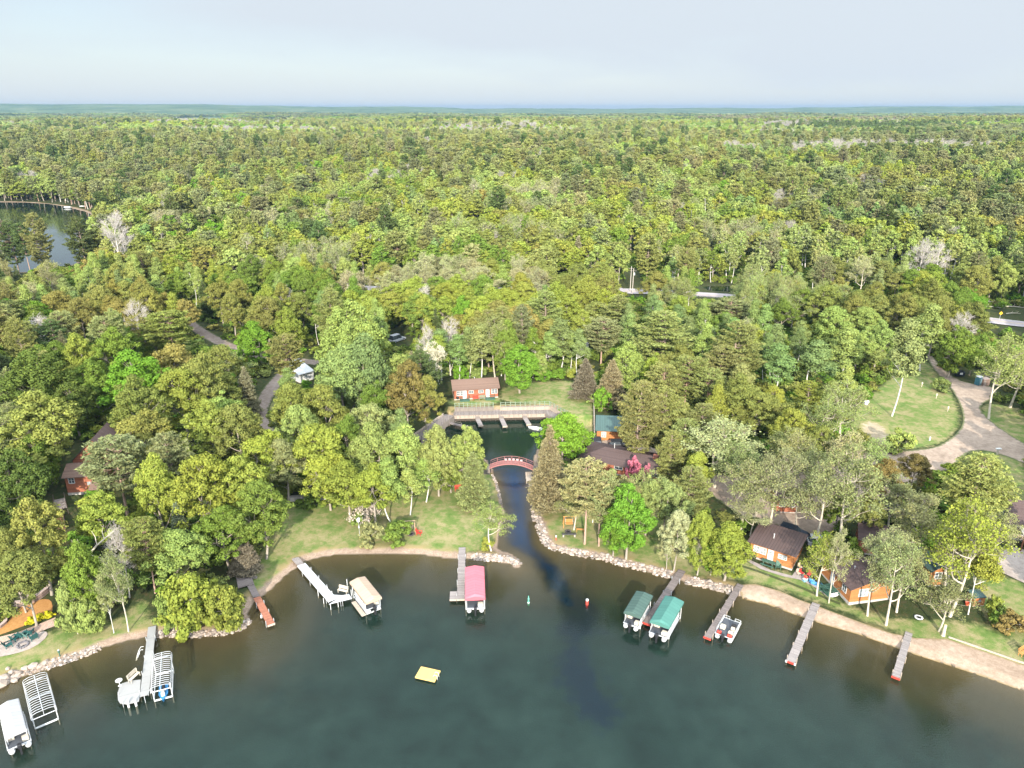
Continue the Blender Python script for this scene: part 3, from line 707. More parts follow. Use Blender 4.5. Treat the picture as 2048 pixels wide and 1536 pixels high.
FS = {
 'oak': ((B, dict(H=15, cb=.2, rx=4.9, nc=80, per=34, ls=.33, rc=1.15, lobes=.42, flat=.65, forks=5)), 'oak', False, 4),
 'maple': ((B, dict(H=15, cb=.14, rx=4.4, nc=84, per=34, ls=.31, rc=1.1, lobes=.28, forks=5)), 'oak', False, 3),
 'aspen': ((B, dict(H=16, cb=.34, rx=2.9, nc=46, per=34, ls=.29, rc=.95, lobes=.4, forks=5, trunk_r=.2)), 'birch', False, 4),
 'budding': ((B, dict(H=15, cb=.3, rx=4.2, nc=46, per=30, ls=.2, rc=1.35, lobes=.5, twigs=4, trunk_r=.3, forks=5)), 'pale', False, 2),
 'bare': ((B, dict(H=14, cb=.3, rx=3.4, nc=46, per=0, rc=1.4, lobes=.4, twigs=10, trunk_r=.34, forks=5)), 'bare', False, 2),
 'white_pine': ((K, dict(H=18, cb=.2, rmax=3.9, whorl=1.3, nb=5, up=.12, tip=.24, tuft=.95, per=4, gap=.2, asp=.5)), 'pine', True, 3),
 'red_pine': ((K, dict(H=17, cb=.36, rmax=3.0, whorl=.8, nb=5, up=.2, tip=.2, tuft=.95, per=4, prof='round', gap=.12, asp=.5)), 'redpine', True, 3),
 'spruce': ((K, dict(H=15, cb=.1, rmax=2.6, whorl=.62, nb=6, up=-.16, tip=.1, tuft=.8, per=4, prof='spruce', gap=.06, asp=.5)), 'pine', True, 2),
}
FP = {k: [farproto(k, 200 + 10 * j + i, s, b, nd, NEEDLE if nd else LEAF, k + '_tree') for i in range(cnt)] for j, (k, (s, b, nd, cnt)) in enumerate(FS.items())}
FPI = {}
for k, l in FP.items():
    FPI[k] = []
    for me in l:
        c = me.copy(); c.materials[1] = NEEDLEI if FS[k][2] else LEAFI; FPI[k].append(c)
# ------------------------------------------------------------------ foliage colours (real reflectance) with the words for them
HUE = {
 'olive': (.165, .180, .052), 'gold': (.200, .190, .055), 'yellowgreen': (.205, .235, .045), 'lime': (.215, .265, .080), 'green': (.125, .180, .034),
 'bright': (.118, .220, .026), 'dark': (.085, .128, .030), 'pale': (.205, .240, .092), 'mint': (.155, .215, .080), 'cream': (.260, .260, .115), 'rust': (.165, .135, .050),
 'pineolive': (.185, .200, .072), 'pinedark': (.085, .118, .045), 'pinegrey': (.150, .165, .085), 'sprucetan': (.215, .185, .105), 'spruceblue': (.165, .185, .135), 'brown': (.185, .150, .095), 'pink': (.42, .13, .22), 'white': (.46, .42, .40), 'khaki': (.200, .215, .085)}
HUE = {k: tuple((c * .94 + .06 * sum(v) / 3) * f for c, f in zip(v, (1.02, 1.02, .86))) for k, v in HUE.items()}
HUE['khaki'] = (.215, .225, .095); HUE['cream'] = (.28, .275, .14); HUE['sprucetan'] = (.235, .21, .115); HUE['brown'] = (.20, .165, .115)
HW = {'olive': 'olive green', 'gold': 'golden olive', 'yellowgreen': 'yellow-green', 'lime': 'pale lime', 'green': 'mid green', 'bright': 'bright green', 'dark': 'dark green', 'pale': 'pale grey-green', 'mint': 'cool light green', 'cream': 'cream-coloured', 'rust': 'rusty olive', 'pineolive': 'olive', 'pinedark': 'dark', 'pinegrey': 'grey-green', 'sprucetan': 'tan-green', 'spruceblue': 'blue-grey', 'brown': 'brownish', 'pink': 'pink flowering', 'white': 'pale grey', 'khaki': 'khaki'}
KW = {'oak': ('oak_tree', 'oak', 'oak tree'), 'maple': ('maple_tree', 'maple', 'maple tree'), 'aspen': ('aspen_tree', 'aspen', 'aspen tree'), 'budding': ('budding_tree', 'half-leafed tree', 'budding tree'), 'bare': ('bare_tree', 'leafless tree', 'bare tree'), 'white_pine': ('white_pine_tree', 'white pine', 'pine tree'), 'red_pine': ('red_pine_tree', 'red pine', 'red pine'), 'spruce': ('spruce_tree', 'spruce', 'spruce tree'), 'willow': ('willow_bush', 'willow bush', 'bush'), 'shrub': ('shrub', 'shrub', 'shrub'), 'bare_shrub': ('shrub', 'twiggy shrub', 'shrub')}
TREES = []      # dicts: kind hue x y z H W
def jig(c, rg, a=.12):
    k = 1 + rg.uniform(-a, a); return tuple(max(.01, q * k * (1 + rg.uniform(-.07, .07))) for q in c)
def place(kind, hue, tx, ty, by, w, note=None):
    """a tree whose top is at pixel (tx,ty), whose foot is at pixel row by and whose crown is w pixels wide"""
    bx = tx + (tx - 1024) * (ty - by) / (4585 - ty) * 1.0
    bx = tx - (tx - 1024) * (by - ty) / (4585 - ty)
    q = G(bx, by)
    d = q.y * CP + (CAMH - q.z) * SP
    # height: solve proj row = ty
    v = (ty - 768) / F; zz = (CAMH * (CP - v * SP) - q.y * (SP + v * CP)) / (CP - v * SP)
    dm = q.y * CP + (CAMH - (q.z + zz) / 2) * SP
    TREES.append(dict(kind=kind, hue=hue, x=q.x, y=q.y, z=q.z, H=max(1.2, zz - q.z), W=w * dm / F, hand=True, note=note))
for row in '''
oak olive 30 1098 1252 105
oak gold 52 1000 1190 125
oak olive 5 1060 1225 95
oak yellowgreen 196 985 1120 118
bare white 228 1058 1195 62
maple green 150 1085 1248 92
willow lime 128 1165 1268 62
willow lime 168 1195 1266 56
budding pale 222 1112 1263 60
aspen khaki 200 1150 1266 40
spruce spruceblue 350 1006 1125 50
oak lime 342 1062 1178 130
willow yellowgreen 372 1148 1262 125
willow yellowgreen 440 1172 1264 95
willow lime 332 1180 1258 60
red_pine olive 280 1040 1186 75
oak yellowgreen 400 905 1090 125
oak yellowgreen 468 915 1070 120
oak green 510 962 1118 112
oak green 440 1015 1138 120
maple yellowgreen 300 908 1075 86
spruce brown 482 1072 1146 56
bare_shrub white 470 1020 1090 60
white_pine pinegrey 326 865 1020 100
red_pine pinegrey 222 878 1035 100
oak olive 62 785 965 145
maple dark 62 700 868 135
maple dark 18 900 1060 108
maple green 62 868 985 84
bare white 76 636 722 92
oak yellowgreen 150 665 790 80
oak green 225 655 792 95
red_pine olive 330 624 730 82
oak gold 342 688 812 112
oak olive 392 705 870 95
maple bright 258 700 862 118
maple green 175 722 842 98
oak olive 262 752 905 112
oak yellowgreen 352 738 885 105
oak olive 275 820 960 110
maple dark 135 765 872 88
maple bright 506 643 738 80
maple green 440 690 775 60
spruce sprucetan 486 733 832 50
aspen mint 442 752 828 30
aspen bright 464 748 828 32
oak yellowgreen 410 800 940 105
oak olive 465 810 950 108
oak yellowgreen 525 862 1000 112
maple lime 700 603 790 128
maple lime 690 640 800 80
maple mint 722 668 845 100
maple mint 680 690 850 105
oak olive 578 768 900 100
oak olive 640 770 915 112
oak lime 590 812 955 98
oak yellowgreen 628 845 985 120
oak khaki 560 880 1010 95
oak yellowgreen 515 975 1085 90
oak rust 812 720 880 105
oak gold 850 752 872 80
budding white 866 688 780 46
maple green 750 760 885 80
oak pale 735 805 935 105
oak green 690 830 960 70
aspen mint 800 818 940 52
maple lime 745 848 985 110
maple lime 805 850 985 100
oak yellowgreen 690 925 1042 120
oak yellowgreen 650 905 1020 110
oak yellowgreen 742 930 1050 105
aspen lime 772 915 1042 72
aspen lime 815 940 1030 66
aspen lime 848 920 1004 64
maple lime 872 852 992 85
maple lime 932 850 990 82
maple green 900 920 985 62
spruce khaki 946 905 1013 66
shrub khaki 738 1045 1090 48
shrub green 790 1046 1084 58
shrub lime 718 1022 1050 30
bare_shrub white 730 1005 1050 50
shrub green 680 980 1010 50
shrub green 620 985 1012 55
budding lime 982 1008 1102 66
shrub yellowgreen 972 1075 1098 26
spruce sprucetan 1100 852 1022 82
maple bright 1128 828 940 118
red_pine khaki 1176 925 1088 82
red_pine khaki 1205 948 1092 66
budding pale 1150 980 1060 60
maple bright 1262 965 1118 108
maple bright 1232 1010 1112 60
oak cream 1358 1022 1142 70
oak cream 1340 1060 1138 44
maple yellowgreen 1408 1022 1150 66
maple yellowgreen 1462 1048 1161 100
maple bright 1430 1070 1150 60
white_pine pineolive 1286 762 928 98
white_pine pineolive 1332 776 918 96
white_pine pineolive 1330 620 755 118
white_pine pineolive 1482 640 792 112
white_pine pineolive 1450 690 805 92
white_pine pineolive 1410 808 925 98
white_pine pineolive 1372 838 945 90
white_pine pale 1090 580 702 80
aspen mint 1122 640 745 78
maple bright 1040 690 786 84
red_pine khaki 1206 638 732 66
spruce brown 1172 716 796 54
spruce sprucetan 1226 720 815 62
red_pine pinegrey 1465 600 692 84
white_pine pineolive 1240 590 690 80
red_pine pineolive 1330 730 845 60
red_pine pineolive 1380 715 835 70
red_pine pineolive 1420 740 845 60
shrub bright 1206 775 822 36
budding cream 1445 846 975 130
budding khaki 1560 905 1062 110
budding khaki 1500 930 1065 95
budding cream 1510 1000 1072 60
budding khaki 1655 935 1085 105
budding khaki 1718 905 1100 110
budding khaki 1606 975 1062 70
oak rust 1775 920 1035 95
budding khaki 1840 1000 1130 120
budding cream 1790 1060 1170 80
budding cream 1684 1066 1206 46
budding yellowgreen 1655 1074 1192 68
budding khaki 1768 1078 1232 76
budding khaki 1808 1090 1250 90
budding khaki 1825 1085 1225 80
budding khaki 1902 1168 1262 92
budding cream 1926 1062 1205 74
white_pine lime 1972 908 1064 120
budding yellowgreen 1956 1012 1232 128
aspen yellowgreen 1978 1075 1228 78
budding yellowgreen 1930 1040 1180 120
budding khaki 2010 1030 1140 70
shrub yellowgreen 1992 1190 1232 30
shrub green 1996 1222 1250 26
shrub rust 2030 1225 1262 60
shrub lime 2010 1212 1240 22
shrub green 1660 1070 1120 60
shrub green 1710 1080 1130 50
aspen pale 1822 640 832 90
aspen pale 1868 610 742 80
budding lime 2018 680 838 80
budding lime 2050 700 815 80
maple green 1920 650 756 80
maple green 1960 660 750 60
oak olive 1880 600 720 70
shrub lime 1885 755 782 36
maple yellowgreen 1550 770 860 60
oak yellowgreen 1590 815 930 75
budding pale 1660 800 915 95
budding pale 1700 770 880 80
shrub lime 1805 860 905 55
budding pale 1585 860 945 80
aspen mint 1560 690 800 90
aspen mint 1640 680 790 90
aspen lime 1700 660 770 80
white_pine yellowgreen 1620 760 850 60
maple pale 1300 950 1070 70
oak pale 1340 960 1080 80
red_pine khaki 1255 960 1075 50
white_pine pineolive 1385 930 1050 80
aspen mint 936 655 757 50
aspen lime 1002 648 752 50
aspen green 1066 655 755 48
aspen lime 1098 662 752 52
aspen lime 1142 666 750 52
maple lime 1078 702 759 44
aspen yellowgreen 875 668 768 52
aspen mint 1160 655 760 44
shrub bright 1090 735 760 36
shrub bright 1118 738 758 34
shrub yellowgreen 1148 738 757 30
shrub bright 920 728 762 30
shrub lime 955 735 760 36
white_pine pinedark 12 438 548 46
white_pine pineolive 62 424 549 52
red_pine pinedark 38 446 548 34
white_pine pinedark 150 432 545 52
red_pine brown -8 440 548 40
bare white 225 428 545 60
bare white 1852 480 575 50
bare white 1882 488 580 48
budding khaki 1596 872 990 84
budding pale 1480 895 1006 78
budding khaki 1628 905 1016 78
budding cream 1702 870 984 80
budding khaki 1520 945 1042 46
oak olive 1645 850 945 78
budding pale 1752 885 992 78
oak rust 1838 905 985 62
oak yellowgreen 1398 905 1003 66
white_pine pineolive 1345 860 975 66
maple green 1690 960 1062 62
oak olive 1742 985 1085 70
budding khaki 1800 960 1068 80
maple lime 1222 938 1042 56
budding lime 1262 956 1052 44
aspen lime 1190 930 1045 44
shrub pink 1270 914 962 28
shrub pink 1296 928 972 20
oak rust 1235 950 1040 60
budding pale 1300 945 1060 70
white_pine pineolive 1160 915 985 45
aspen mint 880 660 760 70
aspen pale 960 650 765 72
aspen mint 915 670 762 60
bare white 898 640 752 56
bare white 855 655 745 46
budding pale 990 640 760 60
maple green 1010 640 760 60
shrub khaki 1560 1095 1100 2
'''.strip().splitlines():
    a = row.split()
    if float(a[5]) > 4: place(a[0], a[1], *map(float, a[2:6]))
# ------------------------------------------------------------------ where the forest may grow
CLEAR = LAWNS + [GRAVEL, BANK, MULCH, PATIO, BRICKS, strip(TRACK1, 6), strip(TRACK2, 7), strip(ROADC, 15)]
CLEAR += [gp(q) for q in [
  [(880,760),(1000,748),(1010,800),(1105,805),(1140,830),(1140,850),(880,850),(860,800)], [(455,1130),(525,1130),(530,1205),(460,1200)],
  [(95,1075),(95,1000),(120,925),(160,872),(200,905),(200,960),(170,1010),(140,1070)],
  [(585,712),(640,708),(640,770),(585,770)], [(1180,835),(1300,835),(1400,860),(1400,985),(1150,985),(1140,920),(1180,900)],
  [(1490,1050),(1640,1060),(1800,1110),(1800,1215),(1490,1160)], [(1840,1120),(1970,1130),(1970,1230),(1840,1190)], [(1540,985),(1600,985),(1600,1050),(1540,1050)],
  [(1060,915),(1160,960),(1250,990),(1400,1055),(1640,1085),(1960,1130),(2090,1170),(2090,1420),(1480,1200),(1100,1110),(1060,1040)],
  [(1990,985),(2080,985),(2080,1175),(1985,1150)], [(830,835),(910,800),(910,850),(850,905),(825,895)], [(780,655),(815,655),(815,695),(780,695)], [(1900,735),(2000,740),(1995,780),(1900,765)],
  [(1245,540),(1275,540),(1290,600),(1250,600)], [(1390,570),(1480,568),(1480,603),(1390,603)], [(1955,618),(2070,622),(2070,672),(1955,662)], [(0,535),(60,535),(60,575),(0,575)],
]]
FARCL = P2s([(345, 253), (430, 255), (560, 253), (552, 242), (455, 240), (430, 237), (350, 239)])
def ok_forest(x, y, marg=1.0):
    k = np.ones(len(x), bool)
    k &= sdf(x, y, LAKE) < -(marg + 1.2)
    k &= sdf(x, y, POND) < -3
    n = (y < 420)
    if n.any():
        kk = np.ones(n.sum(), bool)
        for c in CLEAR: kk &= sdf(x[n], y[n], c) < -marg
        k[n] &= kk
    fr = (y > 1900)
    if fr.any(): k[fr] &= (sdf(x[fr], y[fr], FARCL) < 0) & (sdf(x[fr], y[fr], FARLK2) < -8)
    return k
rg = np.random.RandomState(5)
def scatter(ymin, ymax, sp, half):
    """jittered rows inside the view wedge, with a margin for a step to the side"""
    out = []
    y = ymin
    while y < ymax:
        w = half(y); n = int(2 * w / sp)
        xs = -w + sp * (np.arange(n) + rg.rand(n) * .9)
        out.append(np.stack([xs, y + rg.uniform(-.45, .45, n) * sp], 1)); y += sp * .88
    return np.concatenate(out)
half = lambda y: y * .78 + 26
PT = np.concatenate([scatter(72, 250, 6.8, half), scatter(250, 620, 7.5, half)])
PT = PT[ok_forest(PT[:, 0], PT[:, 1])]
hx = np.array([[t['x'], t['y'], max(t['W'], 2) * .5] for t in TREES])
def kind_at(x, y, rg):
    a = float(fbm(x / 60 + 40, y / 75, 2)); b = float(fbm(x / 45 + 7, y / 55 + 31, 2)); c = rg.rand()
    con = .08 + .6 * float(sstep(.53, .68, a)); asp = .3 + .5 * float(sstep(.53, .68, b))
    if y > 300: con += .08
    u, v = proj(x, y, 8)
    if y < 520: con *= (.3 if -110 < x < 130 else .6) if x > -130 else .8
    if 700 < y < 1050 and x > -420 and x < 300: con += .22          # the darker pine belt
    if c < con:
        k = rg.choice(['white_pine', 'red_pine', 'spruce'], p=[.52, .33, .15])
        h = {'white_pine': ['pineolive', 'pinedark', 'pineolive', 'pinegrey'], 'red_pine': ['khaki', 'pineolive', 'pinegrey', 'pineolive'], 'spruce': ['pinedark', 'sprucetan', 'pinegrey', 'pinedark']}[k]
        return k, h[rg.randint(len(h))]
    c = rg.rand()
    if c < asp: return 'aspen', ['mint', 'pale', 'lime', 'green', 'lime', 'yellowgreen'][rg.randint(6)]
    c = rg.rand()
    if c < .055: return 'bare', 'white'
    if c < .13: return 'budding', ['khaki', 'pale', 'cream'][rg.randint(3)]
    if c < .36: return 'maple', ['green', 'bright', 'yellowgreen', 'green', 'lime', 'yellowgreen'][rg.randint(6)]
    return 'oak', ['olive', 'green', 'yellowgreen', 'olive', 'green', 'lime', 'lime', 'olive', 'yellowgreen', 'yellowgreen', 'olive', 'gold', 'green', 'yellowgreen', 'lime', 'olive'][rg.randint(16)]
KEEP = [(125,880,162,985),(103,1000,138,1060),(597,712,640,768),(512,715,556,850),(352,632,418,682),(886,750,1160,850),(1160,895,1350,960),(1187,838,1262,885),(1740,735,2048,930),(1715,838,1783,905),(1258,552,1278,594),(1402,574,1462,598),(1985,630,2060,662),(1553,992,1590,1028),(780,665,812,690),(0,402,150,520),(1990,985,2060,1165),(1400,930,1420,1000),(1150,690,1172,712)]
KIND_H = {'oak': 14, 'maple': 14, 'aspen': 15.5, 'budding': 14, 'bare': 13.5, 'white_pine': 18, 'red_pine': 17, 'spruce': 14}
def hides(x, y, z, H, W):
    u0, vb = proj(x, y, z); u, vt = proj(x, y, z + H); hw = W * .45 / (y * CP + (CAMH - z) * SP) * F
    return any(u + hw > a and u - hw < c and vt < d and vb > d - 4 for a, b, c, d in KEEP)
def stand(X, Y, S, asp=1.5):
    """which stand of like trees a point belongs to (jittered cells, wider than deep)"""
    u = np.asarray(X) / (S * asp); v = np.asarray(Y) / S; iu = np.floor(u).astype(int); iv = np.floor(v).astype(int)
    best = np.full(u.shape, 1e9); ida = np.zeros(u.shape); idb = np.zeros(u.shape)
    for a in (-1, 0, 1):
        for b in (-1, 0, 1):
            cu, cv = iu + a, iv + b; ju = _tab[cu & 255, cv & 255]; jv = _tab[(cv + 91) & 255, (cu + 37) & 255]
            d = (cu + ju - u) ** 2 + (cv + jv - v) ** 2; m = d < best
            best = np.where(m, d, best); ida = np.where(m, _tab[(cu * 3 + 11) & 255, (cv * 5 + 7) & 255], ida); idb = np.where(m, _tab[(cu * 7 + 1) & 255, (cv * 3 + 19) & 255], idb)
    return ida, idb
SA, SB = stand(PT[:, 0] + 12 * (fbm(PT[:, 0] / 14, PT[:, 1] / 14, 2) - .5), PT[:, 1], 27.0)
PZ = hgt(PT[:, 0], PT[:, 1])
for (x, y), z_, sa, sb in zip(PT, PZ, SA, SB):
    if y < 420 and fbm(x / 11 + 90, y / 14, 2) < .33: continue
    if y < 420:
        d = np.hypot(hx[:, 0] - x, hx[:, 1] - y)
        if (d < hx[:, 2] + 2.4).any(): continue
    k, h = kind_at(x, y, rg)
    if rg.rand() < .72 and k not in ('white_pine', 'red_pine', 'spruce'):        # most trees follow the stand they grow in
        far_ = y > 400
        if sa < .40: k = 'oak'; h = ('olive', 'yellowgreen', 'yellowgreen', 'lime', 'olive', 'gold')[int(sb * 6)]
        elif sa < .62: k = 'maple'; h = ('green', 'yellowgreen', 'bright', 'lime', 'green')[int(sb * 5)]
        elif sa < .88: k = 'aspen'; h = ('mint', 'lime', 'pale', 'yellowgreen', 'lime')[int(sb * 5)]
        elif sa < .94 or not far_: k = 'budding'; h = ('pale', 'khaki', 'cream')[int(sb * 3)]
        else: k = 'bare'; h = 'white'
    Hh = {'oak': 13, 'maple': 13, 'aspen': 14.5, 'budding': 13, 'bare': 12.5, 'white_pine': 17, 'red_pine': 16, 'spruce': 13}[k] * rg.uniform(.78, 1.16)
    if y < 175: Hh *= .92
    _g = 1 + .22 * float(sstep(260, 560, y)); Hh *= _g; _gw = 1.08 + .3 * float(sstep(200, 480, y))
    Ww = {'oak': 8.8, 'maple': 7.8, 'aspen': 5.0, 'budding': 6.6, 'bare': 6.4, 'white_pine': 7.2, 'red_pine': 5.4, 'spruce': 4.4}[k] * rg.uniform(.8, 1.25) * _gw
    if y < 520 and hides(x, y, z_, Hh, Ww): continue
    TREES.append(dict(kind=k, hue=h, x=x, y=y, z=None, H=Hh, W=Ww, hand=False, note=None))
zz = hgt(np.array([t['x'] for t in TREES]), np.array([t['y'] for t in TREES]))
for t, z in zip(TREES, zz): t['z'] = float(z)
# individuals: the 300 of each kind that show largest; what is left joins the distant forest
for t in TREES:
    d = t['y'] * CP + (CAMH - t['z']) * SP; t['d'] = d
    u, v = proj(t['x'], t['y'], t['z'] + t['H'] * .5); t['u'] = u
    half_w = t['W'] / d * F / 2
    t['size'] = t['H'] * t['W'] / d ** 2 * (1 if -half_w - 5 < u < 2048 + half_w + 5 else .0)
    t['inview'] = t['size'] > 0
INDIV = []
REST = []
CATS = {'oak': 'oak', 'maple': 'maple', 'aspen': 'aspen', 'budding': 'budding', 'bare': 'bare', 'white_pine': 'white_pine', 'red_pine': 'red_pine', 'spruce': 'spruce', 'willow': 'willow', 'shrub': 'shrub', 'bare_shrub': 'shrub'}
by = {}
for t in TREES: by.setdefault(CATS[t['kind']], []).append(t)
for k, l in by.items():
    l.sort(key=lambda t: (not t['hand'], -t['size']))
    n = 0
    for t in l:
        if (t['hand'] or (t['inview'] and n < 290)): INDIV.append(t); n += 1
        else: REST.append(t)
# ------------------------------------------------------------------ words that single a tree out: look + nearest landmark
LM = [('the brown-roofed cabin above the marina', 950, 800), ('the red arched footbridge', 1022, 940), ('the green-roofed orange building', 1225, 880), ('the big brown lodge roof', 1250, 940),
      ('the orange lakeside cabin with white door', 1550, 1115), ('the second orange lakeside cabin', 1720, 1190), ('the dark red house on the left', 150, 960), ('the red-tinged wooden deck', 115, 1050),
      ('the brick path', 90, 1245), ('the white left dock', 303, 1255), ('the red-brown dock', 490, 1175), ('the small gravel beach', 640, 1105), ('the left log swing', 818, 1062), ('the pink boat canopy', 930, 1105),
      ('the orange log swing', 1140, 1058), ('the green boat canopies', 1355, 1145), ('the sandy beach', 1800, 1260), ('the gravel road fork', 1950, 870), ('the grassy clearing', 1810, 820), ('the patio house on the right', 2030, 1130),
      ('the white shed', 615, 755), ('the dirt track bend', 525, 830), ('the straight dirt track', 400, 660), ('the highway gap', 1265, 583), ('the highway by the pool', 1440, 590), ('the highway at the right edge', 2020, 648),
      ('the inland pond', 190, 500), ('the portable toilet', 1958, 765), ('the small hidden orange cabin', 1570, 1030), ('the white van in the woods', 795, 680), ('the lodge parking area', 1450, 960), ('the sand bank', 1745, 870)]
LMW = [(n, G(u, v)) for n, u, v in LM]
ORD = ['nearest', 'second nearest', 'third nearest', 'fourth nearest', 'fifth nearest', 'sixth nearest', 'seventh nearest', 'eighth nearest', 'ninth nearest', 'tenth nearest']
def relation(t):
    best = min(LMW, key=lambda n: math.hypot(n[1].x - t['x'], (n[1].y - t['y']) * .8)); dx = t['x'] - best[1].x; dy = t['y'] - best[1].y
    dist = math.hypot(dx, dy)
    if abs(dx) > abs(dy): r = 'right of' if dx > 0 else 'left of'
    else: r = 'behind' if dy > 0 else 'in front of'
    return best[0], r, dist
def zone(t):
    u = t['u']; c = 'far left' if u < 400 else 'left' if u < 800 else 'middle' if u < 1250 else 'right' if u < 1650 else 'far right'
    dep = 'just beyond the highway' if t['y'] < 330 else 'deep in the woods' if t['y'] < 430 else 'in the distant canopy'
    return f'{dep}, {c} of the view'
groups = {}
for t in INDIV:
    lm, r, dist = relation(t); t['dist'] = dist
    sz = 'low' if t['kind'] in ('shrub', 'bare_shrub', 'willow') and t['H'] < 2.2 else 'broad' if t['W'] > .72 * t['H'] else 'slender' if t['W'] < .36 * t['H'] else 'tall' if t['H'] > 14.5 else 'small' if t['H'] < 9 else 'medium'
    kw = KW[t['kind']][1]
    if t['kind'] == 'bare': look = f'{sz} pale {kw}'
    elif t['kind'] == 'budding': look = f'{sz} {HW[t["hue"]]} {kw}'
    else: look = f'{sz} {HW[t["hue"]]} {kw}'
    if t['y'] < 285 or dist < 45: key = (look, r, lm); t['zoned'] = False
    else: key = (look, zone(t), ''); t['zoned'] = True
    t['key'] = key; groups.setdefault(key, []).append(t)
for key, l in groups.items():
    l.sort(key=lambda t: t['dist'] if not t['zoned'] else -t['size'])
    for i, t in enumerate(l):
        if not t['zoned']:
            t['label'] = f'{key[0]} {key[1]} {key[2]}' if len(l) == 1 else f'{key[0]}, {ORD[i]} of its kind {key[1]} {key[2]}' if i < 10 else f'{key[0]} well {key[1]} {key[2]}'
            t['grp'] = 'trees by the lake resort' if t['hand'] else f'{KW[t["kind"]][1]} trees in the near woods'
        else:
            t['label'] = f'{key[0]} {key[1]}' if len(l) == 1 else (f'{key[0]} {key[1]}, {["biggest", "second biggest", "third biggest"][i]} such one' if i < 3 and len(l) <= 3 else f'{key[0]} {key[1]}')
            t['grp'] = f'{key[0]} trees {key[1]}' if len(l) > 1 else f'{KW[t["kind"]][1]} trees in the far woods'
def clip16(l):
    for a, b in ((', nearest of its kind', ', nearest'), (' of its kind', ''), ('the brown-roofed cabin above the marina', 'the marina cabin'), ('the orange lakeside cabin with white door', 'the first orange cabin'), (' half-leafed tree', ' budding tree'), ('the small hidden orange cabin', 'the hidden orange cabin'), ('such one', 'one'), ('in the distant canopy, ', 'in distant canopy, ')):
        if len(l.split()) <= 16: break
        l = l.replace(a, b)
    return ' '.join(l.split()[:16])
for t in INDIV: t['label'] = clip16(t['label'])
rg = np.random.RandomState(77)
def obj_from(nm, me): o = bpy.data.objects.new(nm, me); COL.objects.link(o); return o
for t in INDIV:
    name, _, cat = KW[t['kind']]
    col = jig(HUE[t['hue']], rg) + (1,)
    near = t['hand'] or t['d'] < 265
    rz = rg.uniform(0, 6.28)
    if near:
        pr = PR[t['kind']][rg.randint(len(PR[t['kind']]))]
        s = (t['W'] / pr['W'] * rg.uniform(.93, 1.07), t['W'] / pr['W'] * rg.uniform(.93, 1.07), t['H'] / pr['H'])
        root = thing(name, t['label'], cat, (t['x'], t['y'], t['z'] - .05), rz, t['grp']); root.scale = s
        o = obj_from('trunk', pr['trunk']); o.parent = root
        if pr['twigs']: o = obj_from('twigs', pr['twigs']); o.parent = root
        if pr['crown']: o = obj_from('crown', pr['crown']); o.parent = root; o.color = col
    else:
        me = FP[t['kind']][rg.randint(len(FP[t['kind']]))]; kw = FS[t['kind']][0][1]
        w0 = 2 * kw.get('rx', kw.get('rmax', 4))
        o = obj_from(name, me); o.location = (t['x'], t['y'], t['z'] - .05); o.rotation_euler = (0, 0, rz)
        o.scale = (t['W'] / w0, t['W'] / w0, t['H'] / kw['H']); o.color = col; tag(o, t['label'], cat, t['grp'])
# ------------------------------------------------------------------ the distant forest and the undergrowth (uncountable: one object each)
def instancer(name, pts, protos, kinds, tints, scl, rot, parent=None):
    """one object: points carrying an index, tint, turn and size; a geometry-node tree on each"""
    c = bpy.data.collections.new(name + '_sources')
    for i, me in enumerate(protos):
        o = bpy.data.objects.new(f'{i:02d}_' + name + '_source', me); c.objects.link(o)
    me = bpy.data.meshes.new(name); n = len(pts); me.vertices.add(n); me.vertices.foreach_set('co', np.ascontiguousarray(pts, np.float32).ravel())
    a = me.attributes.new('pick', 'INT', 'POINT'); a.data.foreach_set('value', np.ascontiguousarray(kinds, np.int32))
    a = me.attributes.new('tint', 'FLOAT_COLOR', 'POINT'); a.data.foreach_set('color', np.ascontiguousarray(np.concatenate([tints, np.ones((n, 1))], 1), np.float32).ravel())
    a = me.attributes.new('siz', 'FLOAT_VECTOR', 'POINT'); a.data.foreach_set('vector', np.ascontiguousarray(scl, np.float32).ravel())
    rv = np.zeros((n, 3)); rv[:, 2] = rot
    a = me.attributes.new('turn', 'FLOAT_VECTOR', 'POINT'); a.data.foreach_set('vector', np.ascontiguousarray(rv, np.float32).ravel())
    o = link(bpy.data.objects.new(name, me), parent)
    ng = bpy.data.node_groups.new(name, 'GeometryNodeTree')
    ng.interface.new_socket('Geometry', in_out='INPUT', socket_type='NodeSocketGeometry'); ng.interface.new_socket('Geometry', in_out='OUTPUT', socket_type='NodeSocketGeometry')
    nn = ng.nodes; L = ng.links.new
    gi = nn.new('NodeGroupInput'); go = nn.new('NodeGroupOutput'); ip = nn.new('GeometryNodeInstanceOnPoints'); ci = nn.new('GeometryNodeCollectionInfo')
    ci.inputs['Collection'].default_value = c; ci.inputs['Separate Children'].default_value = True; ci.inputs['Reset Children'].default_value = True
    def na(nm, dt): q = nn.new('GeometryNodeInputNamedAttribute'); q.data_type = dt; q.inputs[0].default_value = nm; return [s for s in q.outputs if s.enabled and s.name == 'Attribute'][0]
    L(gi.outputs[0], ip.inputs['Points']); L(ci.outputs[0], ip.inputs['Instance']); ip.inputs['Pick Instance'].default_value = True
    L(na('pick', 'INT'), ip.inputs['Instance Index']); L(na('turn', 'FLOAT_VECTOR'), ip.inputs['Rotation']); L(na('siz', 'FLOAT_VECTOR'), ip.inputs['Scale'])
    L(ip.outputs[0], go.inputs[0])
    md = o.modifiers.new('scatter', 'NODES'); md.node_group = ng
    return tag(o, kind='stuff')
plist = []; pidx = {}
for k in FPI:
    pidx[k] = []
    for me in FPI[k]: pidx[k].append(len(plist)); plist.append(me)
pts, kd, ti, sc, ro_ = [], [], [], [], []
